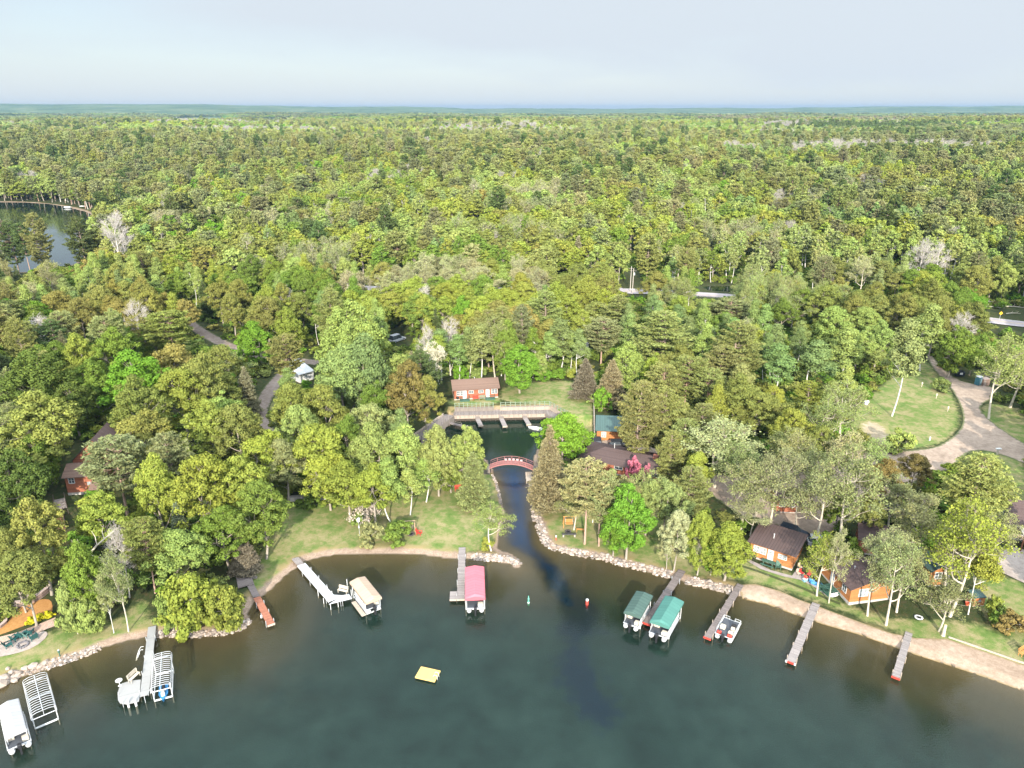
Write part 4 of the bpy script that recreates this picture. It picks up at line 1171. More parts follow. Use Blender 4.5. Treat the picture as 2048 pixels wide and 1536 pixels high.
def addfar(x, y, z, k, hue, Hh, Ww):
    kw = FS[k][0][1]; w0 = 2 * kw.get('rx', kw.get('rmax', 4))
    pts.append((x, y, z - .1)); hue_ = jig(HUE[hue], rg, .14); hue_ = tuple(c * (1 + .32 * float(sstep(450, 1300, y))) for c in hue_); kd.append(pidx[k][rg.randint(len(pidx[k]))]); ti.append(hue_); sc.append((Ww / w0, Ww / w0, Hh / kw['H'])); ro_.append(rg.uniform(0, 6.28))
for t in REST:
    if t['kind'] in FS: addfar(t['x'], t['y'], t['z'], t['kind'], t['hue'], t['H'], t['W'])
def fill(ymin, ymax, sp, wk, hk):
    Q = scatter(ymin, ymax, sp, lambda y: y * .75 + 20); Q = Q[ok_forest(Q[:, 0], Q[:, 1])]; Z = hgt(Q[:, 0], Q[:, 1])
    X, Y = Q[:, 0], Q[:, 1]
    pa = fbm(X / 170 + 40, Y / 320, 2); pb = fbm(X / 150 + 7, Y / 300 + 31, 2)
    con = .06 + .7 * sstep(.54, .64, pa) + .35 * ((Y > 760) & (Y < 1000) & (X > -420) & (X < 330)); asp = .25 + .6 * sstep(.52, .62, pb)
    lite = (Y > 1250) & (Y < 2000) & (X > 250); con = np.where(lite, con * .15, con); asp = np.where(lite, .15, asp)
    plant = (Y > 2050) & (Y < 3000) & (X > 700); con = np.where(plant, .92, con); bar = .09 + .3 * sstep(.56, .66, pb); keep = fbm(X / 16 + 90, Y / 22, 2) > .33
    sa, sb = stand(X + 30 * (fbm(X / 40, Y / 40, 2) - .5), Y, 40 + ymin * .075, 2.0)
    st_ = rg.rand(len(X)) < .78
    for i in np.where(keep)[0]:
        c = rg.rand()
        if c < con[i]:
            if plant[i]: k = ('white_pine', 'red_pine', 'red_pine')[rg.randint(3)]; h = ('pinegrey', 'brown', 'khaki')[rg.randint(3)]
            else: k = ('white_pine', 'white_pine', 'red_pine', 'spruce')[rg.randint(4)]; h = ('pineolive', 'pinedark', 'pinegrey', 'pineolive', 'pinegrey', 'khaki')[rg.randint(6)]
        elif st_[i]:
            a_, b_ = sa[i], sb[i]
            if a_ < .30: k = 'oak'; h = ('olive', 'yellowgreen', 'green', 'lime', 'yellowgreen')[int(b_ * 5)]
            elif a_ < .48: k = 'maple'; h = ('green', 'bright', 'lime', 'green')[int(b_ * 4)]
            elif a_ < .76: k = 'aspen'; h = ('pale', 'lime', 'mint', 'yellowgreen', 'pale')[int(b_ * 5)]
            elif a_ < .84: k = ('white_pine', 'red_pine')[int(b_ * 2)]; h = ('pineolive', 'pinedark', 'pinegrey')[int(b_ * 3)]
            elif a_ < .91 or ymin > 2000: k = 'aspen' if ymin > 700 else 'budding'; h = ('pale', 'khaki', 'cream')[int(b_ * 3)]
            else: k = 'bare'; h = 'white'
        elif rg.rand() < asp[i]: k = 'aspen'; h = ('mint', 'pale', 'lime', 'yellowgreen', 'pale', 'lime')[rg.randint(6)]
        elif ymin < 2000 and rg.rand() < bar[i]: k = 'bare'; h = 'white'
        else: k = ('oak', 'oak', 'maple')[rg.randint(3)]; h = ('olive', 'green', 'yellowgreen', 'lime', 'green', 'bright', 'yellowgreen', 'lime')[rg.randint(8)]
        Hh = {'white_pine': 17, 'red_pine': 16, 'spruce': 14, 'aspen': 14}.get(k, 13) * rg.uniform(.75, 1.25) * hk; Ww = {'aspen': 5.4, 'spruce': 4.6, 'white_pine': 7., 'red_pine': 5.6}.get(k, 8.) * rg.uniform(.8, 1.25) * wk
        addfar(X[i], Y[i], Z[i], k, h, Hh, Ww)
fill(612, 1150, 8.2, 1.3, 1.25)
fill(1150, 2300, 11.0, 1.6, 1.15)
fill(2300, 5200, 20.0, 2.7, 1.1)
print('individual trees', len(INDIV), 'forest', len(pts))
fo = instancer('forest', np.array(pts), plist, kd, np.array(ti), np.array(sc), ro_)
tag(fo, 'unbroken mixed spring forest rolling away to the horizon', 'forest')
Q = scatter(72, 330, 2.9, half); Q = Q[ok_forest(Q[:, 0], Q[:, 1], .4)]; Q = Q[rg.rand(len(Q)) < .8]
Zq = hgt(Q[:, 0], Q[:, 1])
UP = [farproto('shrub', 300 + i, (B, dict(H=2.2, cb=.03, rx=1.6, nc=22, per=26, ls=.17, rc=.55, lobes=.5, trunk_r=.04, forks=4, low=1.)), 'grey', False, LEAFI, 'undergrowth_source') for i in range(3)]
uh = ['green', 'dark', 'lime', 'olive', 'bright', 'yellowgreen', 'green']
tag(instancer('undergrowth', np.stack([Q[:, 0], Q[:, 1], Zq - .05], 1), UP, rg.randint(0, 3, len(Q)), np.array([jig(HUE[uh[rg.randint(7)]], rg, .2) for _ in Q]), np.stack([rg.uniform(.6, 1.4, len(Q))] * 2 + [rg.uniform(.4, 1.2, len(Q))], 1), rg.uniform(0, 6.28, len(Q))), 'leafy undergrowth covering the forest floor between the trunks', 'undergrowth')
# ------------------------------------------------------------------ materials of the built things
M_WOOD = stripe_mat('weathered_planks', (.24, .212, .20), (.09, .075, .07), 1, .15, .14, .9, .35, 3., .1, stretch=(.3, 3, 1))
M_WOODD = stripe_mat('dark_planks', (.17, .142, .132), (.06, .05, .045), 1, .15, .14, .9, .35, 3., .1, stretch=(.3, 3, 1))
M_WOODX = stripe_mat('deck_boards', (.20, .17, .155), (.08, .065, .058), 0, .16, .12, .9, .35, 3., .1, stretch=(3, .3, 1))
M_REDD = stripe_mat('red_planks', (.28, .118, .075), (.12, .05, .035), 1, .3, .10, .85, .25, 3., .1)
M_WDOCK = stripe_mat('white_deck_panels', (.385, .39, .40), (.2, .2, .21), 1, 1.22, .02, .6, .05, 2., .3)
M_GDOCK = stripe_mat('grey_deck_panels', (.26, .255, .245), (.13, .13, .13), 1, 2.4, .012, .7, .08, 2., .2)
M_BEAM = mat('grey_timber', (.17, .145, .13), .9, 5, .3)
M_LBEAM = mat('pale_timber', (.33, .27, .215), .9, 5, .3)
M_PILE = mat('pile_wood', (.07, .055, .045), .9, 5, .3)
M_REDP = mat('red_paint', (.40, .045, .03), .6, 5, .2)
M_STEEL = mat('galvanised_steel', (.42, .43, .44), .45, 6, .15, metal=.3)
M_ALU = mat('pale_aluminium', (.33, .335, .34), .5, 6, .12)
M_WHITE = mat('white_paint', (.46, .46, .455), .5, 5, .1)
M_CREAM = mat('cream_vinyl', (.42, .37, .30), .6, 5, .1)
M_ORANGE = stripe_mat('orange_log_siding', (.335, .135, .046), (.16, .06, .02), 2, .22, .12, .65, .22, 2., .3, stretch=(1, 1, 3))
M_REDLOG = stripe_mat('red_brown_siding', (.265, .095, .053), (.12, .04, .024), 2, .22, .12, .7, .22, 2., .25, stretch=(1, 1, 3))
M_RIB = stripe_mat('brown_ribbed_roof', (.078, .052, .047), (.035, .024, .022), 0, .42, .14, .6, .12, 2., .3)
M_SHING = stripe_mat('tan_shingles', (.150, .098, .076), (.10, .066, .05), 1, .2, .15, .9, .22, 6., .1)
M_SHINGD = stripe_mat('dark_brown_shingles', (.088, .062, .058), (.06, .042, .04), 1, .2, .15, .9, .22, 5., .1)
M_GREENR = stripe_mat('green_ribbed_roof', (.045, .082, .075), (.025, .05, .046), 0, .35, .14, .5, .12, 2., .35)
M_WROOF = stripe_mat('white_ribbed_roof', (.5, .5, .5), (.33, .33, .34), 0, .4, .10, .5, .05, 2., .3)
M_FOUND = mat('painted_block', (.36, .33, .30), .9, 3, .15)
M_GREENP = mat('green_paint', (.035, .085, .060), .6, 5, .25)
M_PALEGREEN = mat('pale_green_rail', (.17, .21, .15), .7, 5, .2)
M_GLASS = mat('window_glass', (.055, .065, .075), .08, .8, .6, spec=.8)
M_CURT = mat('pale_curtain_glass', (.25, .27, .27), .15, 1.5, .5, spec=.8)
M_BLACK = mat('black_plastic', (.016, .016, .018), .5, 5, .3)
M_DGREY = mat('grey_carpet', (.060, .065, .075), .9, 8, .25)
M_RUB = mat('rubber', (.02, .02, .02), .8, 5, .2)
M_BRICKW = stripe_mat('stone_blocks', (.27, .195, .165), (.10, .07, .06), 2, .2, .18, .95, .3, 2., .1)
m, nt = newmat('field_stone'); g = N(nt); _ge = g.n('ShaderNodeNewGeometry'); _c = g.ramp(_ge.outputs['Random Per Island'], [(0, (.10, .085, .075)), (.3, (.22, .175, .145)), (.65, (.33, .26, .21)), (1, (.48, .41, .36))])
_c = g.mix(g.mapr(g.noise(_ge.outputs['Position'], 5, 5, .65), .3, .7, 0, .5), _c, (.16, .14, .12)); _b = g.n('ShaderNodeBsdfPrincipled'); g.set(_b.inputs[0], _c); _b.inputs['Roughness'].default_value = .95; g.out(_b.outputs[0]); M_ROCK = m
M_CONC = mat('concrete', (.27, .245, .225), .9, 2, .2)
def cmat(name, c, r=.7): return mat(name, c, r, 4, .12)
M_PINK = stripe_mat('pink_canvas', (.42, .125, .15), (.35, .095, .115), 1, .6, .08, .8, .1, 1.5, .1, bumpd=.05)
M_TAN = stripe_mat('tan_canvas', (.34, .255, .19), (.27, .20, .145), 1, .6, .08, .8, .08, 1.5, .1, bumpd=.05)
M_GRN = stripe_mat('green_canvas', (.060, .155, .130), (.046, .125, .104), 1, .6, .08, .8, .1, 1.5, .1, bumpd=.05)
M_DGRN = stripe_mat('dark_green_canvas', (.055, .090, .077), (.034, .060, .052), 1, .6, .10, .8, .1, 1.5, .1, bumpd=.05)
M_WCAN = stripe_mat('white_canvas', (.36, .35, .345), (.30, .29, .285), 1, .6, .08, .8, .08, 1.5, .1, bumpd=.05)
def ang(a, b): return math.atan2(b.y - a.y, b.x - a.x)
# ------------------------------------------------------------------ docks
def dock(label, A, B, C, D, m, nsec, z=.55, endm=None, npost=5, group='docks along the lakeshore', postm=None, shore_sec=None, name='dock', post_h=.35):
    a, b, c, d = (P(*q, z) for q in (A, B, C, D)); s = (a + b) / 2; e = (c + d) / 2; w = ((a - b).length + (c - d).length) / 2
    L = (e - s).length; rz = ang(s, e) - math.pi / 2
    wx = abs((b - a).dot(Vector((math.cos(rz), math.sin(rz), 0)))); wx2 = abs((c - d).dot(Vector((math.cos(rz), math.sin(rz), 0)))); w = (wx + wx2) / 2
    t = thing(name, label, 'dock', (s.x, s.y, 0), rz, group)
    for i in range(nsec):
        mb = MB(); y0 = L * i / nsec + .012; y1 = L * (i + 1) / nsec - .012
        mb.box(-w / 2, w / 2, y0, y1, z - .05, z)
        for x in (-w / 2 + .03, w / 2 - .07): mb.box(x, x + .04, y0 + .01, y1 - .01, z - .20, z - .052)
        mb.build('deck_section', shore_sec if (shore_sec and i == 0) else m, t)
    for i in range(npost):
        y = L * (i + .8) / npost - .1
        for sx in (-1, 1):
            mb = MB(); mb.tube([(sx * (w / 2 + .05), y, -1.3), (sx * (w / 2 + .05), y, z + post_h * (1 if (i * 3 + sx) % 4 else .2))], .045, 6); mb.build('post', postm or M_STEEL, t)
    if endm:
        mb = MB(); mb.box(-w / 2 - .03, w / 2 + .03, L + .004, L + .07, z - .25, z + .02); mb.build('end_board', endm, t)
    return t, L, w
def bench_mesh(t, m, w=1.2, loc=(0, 0, 0), rz=0, back=True):
    M = Matrix.Translation(loc) @ Matrix.Rotation(rz, 4, 'Z')
    mb = MB()
    for k in range(3): mb.box(-w / 2, w / 2, -.22 + k * .15, -.10 + k * .15, .42, .46, M)
    mb.build('seat', m, t)
    if back:
        mb = MB()
        for k in range(3): mb.box(-w / 2, w / 2, .24 + .04 * k, .275 + .04 * k, .55 + k * .16, .67 + k * .16, M)
        mb.build('backrest', m, t)
    for sx in (-1, 1):
        mb = MB(); x = sx * (w / 2 - .08)
        mb.box(x - .03, x + .03, -.2, -.14, 0, .42, M); mb.box(x - .03, x + .03, .18, .24, 0, 1.0 if back else .42, M); mb.box(x - .03, x + .03, -.2, .24, .36, .415, M); mb.build('leg', m, t)
# left white dock with rounded platform
t, L, w_ = dock('long pale grey dock ending in a rounded platform beside a bare canopy frame', (296, 1253), (312.5, 1252), (297, 1392), (280, 1391), M_GDOCK, 6, npost=4)
TL = t
pl = [P(x, y, .55) for x, y in [(281.5, 1359), (262, 1361), (243, 1367), (238, 1376), (235, 1388), (236, 1400), (240, 1406.5), (254, 1408.5), (277, 1403), (287, 1398), (281.5, 1391)]]
inv = (Matrix.Translation(t.location) @ Matrix.Rotation(t.rotation_euler.z, 4, 'Z')).inverted()
lp = [inv @ q for q in pl]; lp = [q for q in lp]
mb = MB(); mb.prism([(max(q.x, w_ / 2 + .02), q.y) for q in lp], .50, .548); mb.build('platform', M_GDOCK, t)
for px, py in ((256.5, 1409), (271.5, 1406)):
    q = inv @ P(px, py, .4); mb = MB(); mb.lathe([(.13, -1.2), (.13, .9), (.10, .96)], 10, c=(q.x, q.y)); mb.build('bumper_post', M_WHITE, t)
for px, py in ((238, 1392), (246, 1409), (290, 1400)):
    q = inv @ P(px, py, .4); mb = MB(); mb.tube([(q.x, q.y, -1.2), (q.x, q.y, 1.0)], .04, 6); mb.build('post', M_STEEL, t)
q = P(269.5, 1358, .55); b = thing('bench', 'white bench with backrest at the edge of the rounded grey platform', 'bench', q, t.rotation_euler.z + math.pi + .9)
bench_mesh(b, M_CREAM, 1.5)
q = P(240, 1371, .55); tt = thing('side_table', 'small round white table on the corner of the rounded dock platform', 'table', q)
mb = MB(); mb.lathe([(.30, .72), (.38, .74), (.38, .78), (.3, .79)], 14); mb.build('table_top', M_WHITE, tt); mb = MB(); mb.lathe([(.22, 0), (.05, .05), (.04, .72)], 8); mb.build('leg', M_WHITE, tt)
q = P(284, 1306, .5); ld = thing('swim_ladder', 'white swim ladder hanging on the side of the long pale dock', 'ladder', (q.x - .1, q.y, .0), t.rotation_euler.z)
for s in (-1, 1): mb = MB(); mb.tube([(-.35, s * .3, 1.15), (-.05, s * .3, 1.2), (.25, s * .3, .75), (.8, s * .3, -.5)], .035, 6); mb.build('rail', M_WHITE, ld)
for k in range(3): mb = MB(); mb.box(.16 + k * .18, .32 + k * .18, -.29, .29, .52 - k * .34, .56 - k * .34); mb.build('step', M_WHITE, ld)
# red-brown dock: grey landing deck, grey walk, red outer walk
t, L, w_ = dock('narrow dock with grey shore boards and a red-brown stained outer half', (506, 1195), (521, 1193), (550, 1246.5), (534.5, 1250), M_REDD, 3, npost=3, endm=M_LBEAM)
inv = (Matrix.Translation(t.location) @ Matrix.Rotation(t.rotation_euler.z, 4, 'Z')).inverted()
for nm, poly, zz in (('shore_walk', [(494, 1171), (508, 1168.5), (520.5, 1192), (506, 1194.3)], .60), ('landing_deck', [(471, 1148), (485, 1146.5), (502, 1150), (508.5, 1168.3), (493.5, 1170.7), (476, 1176)], .72), ('side_step', [(502.5, 1150.5), (515, 1152), (514, 1156), (504.5, 1156)], .66)):
    mb = MB(); mb.prism([((inv @ P(x, y, zz)).x, (inv @ P(x, y, zz)).y) for x, y in poly][::-1], zz - .1, zz); mb.build(nm, M_WOODD if nm != 'side_step' else M_BEAM, t)
q = P(523, 1234, .3); mb = MB(); mb.lathe([(.06, .15), (.14, .2), (.15, .5), (.1, .6)], 10, c=((inv @ q).x, (inv @ q).y)); mb.build('float', M_WHITE, t)
# white L-shaped dock
t, L, w_ = dock('bright white L-shaped dock with a grey ramp leading to the tan canopy', (595, 1130), (609, 1127), (676, 1196), (655, 1205), M_WDOCK, 4, npost=4, z=.6)
inv = (Matrix.Translation(t.location) @ Matrix.Rotation(t.rotation_euler.z, 4, 'Z')).inverted()
def lpoly(l, z): return [((inv @ P(x, y, z)).x, (inv @ P(x, y, z)).y) for x, y in l]
mb = MB(); mb.prism(lpoly([(657.5, 1208.5), (704, 1197), (698, 1188), (684, 1190.5), (664, 1189), (676, 1196.5)], .6), .545, .597); mb.build('corner_platform', M_WDOCK, t)
mb = MB(); mb.prism(lpoly([(585, 1115.5), (584, 1118.5), (595, 1129.6), (608.5, 1126.6), (597, 1113.3)], .7)[::1], .5, .62); mb.build('ramp', M_WOOD, t)
for px, py, h in ((655, 1181, 1.3), (664, 1188, 1.1), (695.5, 1180, 2.4), (703, 1190, 1.5), (661, 1212, .9), (647, 1200, .9), (636, 1185, 1.0), (676, 1207, .9)):
    q = inv @ P(px, py, .6); mb = MB(); mb.tube([(q.x, q.y, -1.5), (q.x, q.y, h)], .05, 6); mb.build('post', M_WHITE, t)
for px in (681, 685): q = inv @ P(px, 1205, .6); mb = MB(); mb.tube([(q.x, q.y + .1, -.7), (q.x, q.y, 1.2)], .035, 6); mb.build('ladder_rail', M_STEEL, t)
q = P(686, 1185.5, .6); b = thing('bench', 'brown slatted bench facing the lake on the white L-shaped dock', 'bench', q, -.35 + math.pi * 0)
bench_mesh(b, M_CREAM, 1.5)
# grey dock beside pink canopy
t, L, w_ = dock('weathered grey plank dock with a square end platform left of the pink canopy', (917.5, 1094.5), (931, 1094.5), (929, 1198), (913.8, 1198), M_WOOD, 5, npost=4, endm=M_LBEAM)
mb = MB(); mb.box(w_ / 2 + .015, w_ / 2 + 1.0, L - 1.75, L, .44, .55); mb.build('side_platform', M_WOOD, t); mb = MB(); mb.box(w_ / 2 + .09, w_ / 2 + 1.0, L + .003, L + .07, .3, .57); mb.build('end_board', M_LBEAM, t)
t, L, w_ = dock('dark weathered plank dock squeezed between the two green canopies', (1357, 1137), (1371.5, 1144), (1299.5, 1249), (1286, 1244), M_WOODD, 5, npost=4, endm=M_REDP, z=.5)
t, L, w_ = dock('weathered plank dock with red end board where the open pontoon boat is moored', (1474.6, 1168), (1488, 1169), (1422.5, 1278), (1407, 1272.5), M_WOODD, 5, npost=5, endm=M_REDP, z=.5, postm=M_LBEAM)
t, L, w_ = dock('long weathered plank dock with white-cornered red end, second from the right', (1624.4, 1205.5), (1640.5, 1208), (1591, 1326.6), (1572, 1321), M_WOOD, 5, npost=5, endm=M_REDP, z=.5, postm=M_LBEAM)
for sx in (-1, 1): mb = MB(); mb.lathe([(.08, .3), (.13, .36), (.13, .54), (.08, .6)], 8, c=(sx * (w_ / 2), L + .12)); mb.build('corner_bumper', M_WHITE, t)
t, L, w_ = dock('short weathered plank dock, rightmost of the row by the sandy beach', (1811.8, 1264), (1825, 1265.5), (1801, 1356.5), (1782.5, 1352), M_WOOD, 4, npost=3, endm=M_REDP, z=.5, postm=M_LBEAM)
# ------------------------------------------------------------------ boats
def pontoon_boat(name, label, cx, stern, bow, floor=M_DGREY, white=M_WHITE, z=.0, w=2.4, motor=True, group=None, opn=False):
    L = (bow - stern).length; rz = ang(stern, bow) - math.pi / 2
    t = thing(name, label, 'boat', (stern.x, stern.y, z), rz, group)
    for s in (-1, 1):
        mb = MB(); x = s * (w / 2 - .36); mb.tube([(x, -.15, .12), (x, .05, .12), (x, L - .9, .12), (x, L - .35, .2), (x, L - .05, .34)], [.22, .32, .32, .24, .05], 10); mb.build('pontoon', white, t, True)
    mb = MB(); mb.bbox(-w / 2, w / 2, 0, L - .25, .46, .54, .03); mb.build('deck', M_STEEL, t)
    mb = MB(); mb.box(-w / 2 + .10, w / 2 - .10, .12, L - .4, .541, .556); mb.build('carpet', floor, t)
    for s in (-1, 1):
        mb = MB(); x0 = s * (w / 2 - .05); mb.box(min(x0, x0 - s * .03), max(x0, x0 - s * .03), .5, L - .45, .60, .72) if opn else mb.box(min(x0, x0 - s * .03), max(x0, x0 - s * .03), .5, L - .45, .60, .98)
        mb.tube([(x0 - s * .015, .5, 1.05), (x0 - s * .015, L - .45, 1.05)], .028, 5)
        for k in range(5): y = .5 + (L - .95) * k / 4; mb.tube([(x0 - s * .015, y, .54), (x0 - s * .015, y, 1.05)], .022, 5)
        mb.build('side_rail', white, t)
        mb = MB(); x1, x2 = s * .35, s * (w / 2 - .06); ye = L - .42
        for zz in (.72, 1.02): mb.tube([(x1, ye, zz), (x2, ye, zz)], .026, 5)
        mb.tube([(x1, ye, .54), (x1, ye, 1.02)], .026, 5); mb.tube([(x2, ye, .54), (x2, ye, 1.02)], .026, 5); mb.build('bow_gate', white, t)
    for (x0, x1, y0, y1) in ((-w / 2 + .25, -.25, L * .3, L * .3 + .6), (.35, .95, .5, 1.0), (.4, .9, L * .38, L * .38 + .45)) if opn else ((-w / 2 + .15, -.25, L * .25, L * .25 + .75), (.35, w / 2 - .15, .25, .85), (.4, .95, L * .38, L * .38 + .55), (-w / 2 + .15, -w / 2 + .65, L * .55, L * .86), (w / 2 - .65, w / 2 - .15, L * .6, L * .86)):
        mb = MB(); mb.bbox(x0, x1, y0, y1, .558, .98, .05); mb.build('seat', M_CREAM, t)
    mb = MB(); mb.bbox(.35, .95, L * .47, L * .47 + .4, .558, 1.25, .06); mb.tube([(.5, L * .47 - .05, 1.1), (.65, L * .47 - .12, 1.16), (.8, L * .47 - .05, 1.1)], .03, 5); mb.build('console', M_BLACK, t)
    if motor:
        mb = MB(); mb.bbox(-.2, .2, -.62, -.12, .58, 1.05, .08); mb.box(-.1, .1, -.5, -.25, -.4, .58); mb.build('outboard_motor', M_BLACK, t)
    return t
# ------------------------------------------------------------------ boat lifts
def lift(label, FL, FR, BR, BL, cm, ze=2.25, rise=.5, w=None, bare=False, val=.28, name='boat_lift'):
    fl, fr, br, bl = (P(*q, ze) for q in (FL, FR, BR, BL)); s = (bl + br) / 2; e = (fl + fr) / 2
    L = (e - s).length; rz = ang(s, e) - math.pi / 2; ax = Vector((math.cos(rz), math.sin(rz), 0))
    if not w: w = (abs((fr - fl).dot(ax)) + abs((br - bl).dot(ax))) / 2
    t = thing(name, label, 'boat lift', (s.x, s.y, 0), rz, 'canopied boat lifts standing in the lake')
    h = w / 2
    if not bare:
        prof = [(-h, ze - val), (-h, ze), (-h * .93, ze + rise * .16), (0, ze + rise), (h * .93, ze + rise * .16), (h, ze), (h, ze - val)]
        v = []; ys = [0, .02, .35, L - .35, L - .02, L]; sc = [.985, 1, 1, 1, 1, .985]
        rs = [.55, .62, 1, 1, .62, .55]
        mb = MB(); v = [(x * k, y, (zz if zz <= ze else ze + (zz - ze) * r_)) for y, k, r_ in zip(ys, sc, rs) for x, zz in prof]; n = len(prof); f = []
        for i in range(len(ys) - 1):
            for j in range(n - 1): f.append((i * n + j, (i + 1) * n + j, (i + 1) * n + j + 1, i * n + j + 1))
        for i0, fl_ in ((0, 0), ((len(ys) - 1) * n, 1)):
            dz = [(x * .985, ys[0] if not fl_ else ys[-1], ze - val) for x, zz in prof]
            o = len(v); v += dz; f += [(i0 + j, i0 + j + 1, o + j + 1, o + j) for j in range(n - 1)]
        mb.add(v, f); o = mb.build('canopy', cm, t); md = o.modifiers.new('thick', 'SOLIDIFY'); md.thickness = .025
    else:
        mb = MB(); n = 17
        for i in range(n):
            y = L * i / (n - 1); r_ = .28
            mb.tube([(-h, y, ze - .45), (-h, y, ze - .1), (-h + r_ * .5, y, ze + .12), (-h * .5, y, ze + .25), (h * .5, y, ze + .25), (h - r_ * .5, y, ze + .12), (h, y, ze - .1), (h, y, ze - .45)], .036, 5)
        mb.build('canopy_hoops', M_ALU, t)
        mb = MB()
        for x, zz in ((-h, ze - .45), (h, ze - .45), (0, ze + .27)): mb.tube([(x, -.02, zz), (x, L + .02, zz)], .05, 5)
        for y in (0, L): mb.tube([(-h, y, ze - .45), (h, y, ze - .45)], .05, 5)
        for k in (-.5, 0, .5): mb.tube([(k * w * .9, L, ze - .45), (k * w * .9, L, ze + .24)], .03, 5)
        mb.build('canopy_rails', M_STEEL, t)
    for sx in (-1, 1):
        for y in (L * .12, L * .9):
            mb = MB(); mb.tube([(sx * (h - .08), y, -1.8), (sx * (h - .08), y, ze - .1)], .055, 6); mb.build('post', M_WHITE, t)
        mb = MB(); mb.tube([(sx * (h - .08), L * .12, .35), (sx * (h - .08), L * .9, .35)], .06, 5); mb.tube([(sx * (h - .08), L * .5, .35), (sx * (h - .08), L * .9, ze - .3)], .035, 5); mb.build('side_beam', M_STEEL, t)
    for y in (L * .15, L * .93):
        mb = MB(); mb.box(-h + .1, h - .1, y - .06, y + .06, .12, .28); mb.build('cross_beam', M_WHITE, t)
    return t, s, e, w, L, rz
def under(s, e, back, front, z): d = (e - s).normalized(); return (e + d * front), (s + d * back)
t, s, e, w_, L, rz = lift('pink canopy boat lift at the end of the grey dock', (930, 1197), (970.6, 1198), (968, 1134), (930.4, 1134.4), M_PINK)
st, bw = under(s, e, .9, .25, 0); pontoon_boat('pontoon_boat', 'white-tubed pontoon boat parked under the pink canopy', None, st, bw, z=.35)
t, s, e, w_, L, rz = lift('tan canopy boat lift beyond the white L-shaped dock', (732, 1206), (763.8, 1195), (730, 1153), (699, 1164), M_TAN, rise=.42)
mb = MB(); mb.box(w_ / 2 + .1, w_ / 2 + .7, L * .35, L * .98, .3, .38); mb.build('catwalk', M_LBEAM, t)
st, bw = under(s, e, .8, -.3, 0); pontoon_boat('pontoon_boat', 'pontoon boat shaded under the tan canopy', None, st, bw, z=.35, w=2.1)
t, s, e, w_, L, rz = lift('dark green canopy boat lift, smaller and farther left of the two green ones', (1247.3, 1224.5), (1281.5, 1234), (1306, 1191), (1272.6, 1182), M_DGRN, rise=.36)
st, bw = under(s, e, .6, .35, 0); pontoon_boat('pontoon_boat', 'pontoon boat showing its stern below the dark green canopy', None, st, bw, z=.3, w=2.1)
t, s, e, w_, L, rz = lift('bright teal-green canopy boat lift, larger and nearer of the two green ones', (1299.3, 1242), (1339, 1255.5), (1367.7, 1203), (1330.7, 1192), M_GRN)
st, bw = under(s, e, .9, .45, 0); pontoon_boat('pontoon_boat', 'pontoon boat with black motor sticking out below the teal canopy', None, st, bw, z=.35)
mb = MB(); mb.v = []
t, s, e, w_, L, rz = lift('white canopy boat lift cut by the left edge of the photo', (8, 1475), (55, 1459), (36, 1400), (-3, 1411), M_WCAN, rise=.45)
st, bw = under(s, e, .9, .3, 0); pontoon_boat('pontoon_boat', 'pontoon boat under the white canopy at the left edge', None, st, bw, z=.3, w=2.2)
lift('bare white canopy frame without fabric, nearer the lower left corner', (60.5, 1432), (112.3, 1415.5), (93.7, 1347.5), (44, 1361), None, bare=True)
t, s, e, w_, L, rz = lift('bare white canopy frame without fabric beside the long pale dock', (299.8, 1377.5), (341, 1370.5), (342, 1306), (306, 1311), None, bare=True)
q = e + (s - e).normalized() * 1.2; jb = thing('jet_ski', 'small blue and white watercraft under the bare frame by the pale dock', 'watercraft', (q.x, q.y, .12), rz)
mb = MB(); mb.add([(0, 1.4, .35), (-.5, .3, .3), (-.5, -1.3, .3), (.5, -1.3, .3), (.5, .3, .3), (0, 1.2, -.1), (-.4, .2, -.15), (-.4, -1.2, -.15), (.4, -1.2, -.15), (.4, .2, -.15)], [(0, 1, 2, 3, 4), (5, 9, 8, 7, 6), (0, 5, 6, 1), (1, 6, 7, 2), (2, 7, 8, 3), (3, 8, 9, 4), (4, 9, 5, 0)]); mb.build('hull', cmat('blue_gelcoat', (.03, .16, .33), .3), jb)
mb = MB(); mb.bbox(-.18, .18, -1.0, .2, .3, .6, .05); mb.build('seat', M_BLACK, jb); mb = MB(); mb.bbox(-.2, .2, .25, .7, .3, .75, .08); mb.tube([(-.35, .25, .8), (.35, .25, .8)], .03, 5); mb.build('steering_column', M_WHITE, jb)
st = P(1447, 1272, .55); bw = P(1466.5, 1238, .55); pb = pontoon_boat('pontoon_boat', 'open grey-floored pontoon boat with cream seats moored at a plank dock', None, st, bw, w=2.35, opn=True)
d = (bw - st).normalized(); n = Vector((d.y, -d.x, 0))
for k in (-1, 1):
    q = st + d * .02 + n * (.68 * k); o = thing('fuel_tank', f'red fuel tank on the open pontoon boat stern, {"left" if k < 0 else "right"} one', 'fuel tank', (q.x + d.x * .25, q.y + d.y * .25, .545), ang(st, bw))
    mb = MB(); mb.bbox(-.2, .2, -.28, .28, 0, .34, .06); mb.build('tank', M_REDP, o); mb = MB(); mb.lathe([(.06, .34), (.06, .40)], 8); mb.build('cap', M_BLACK, o)
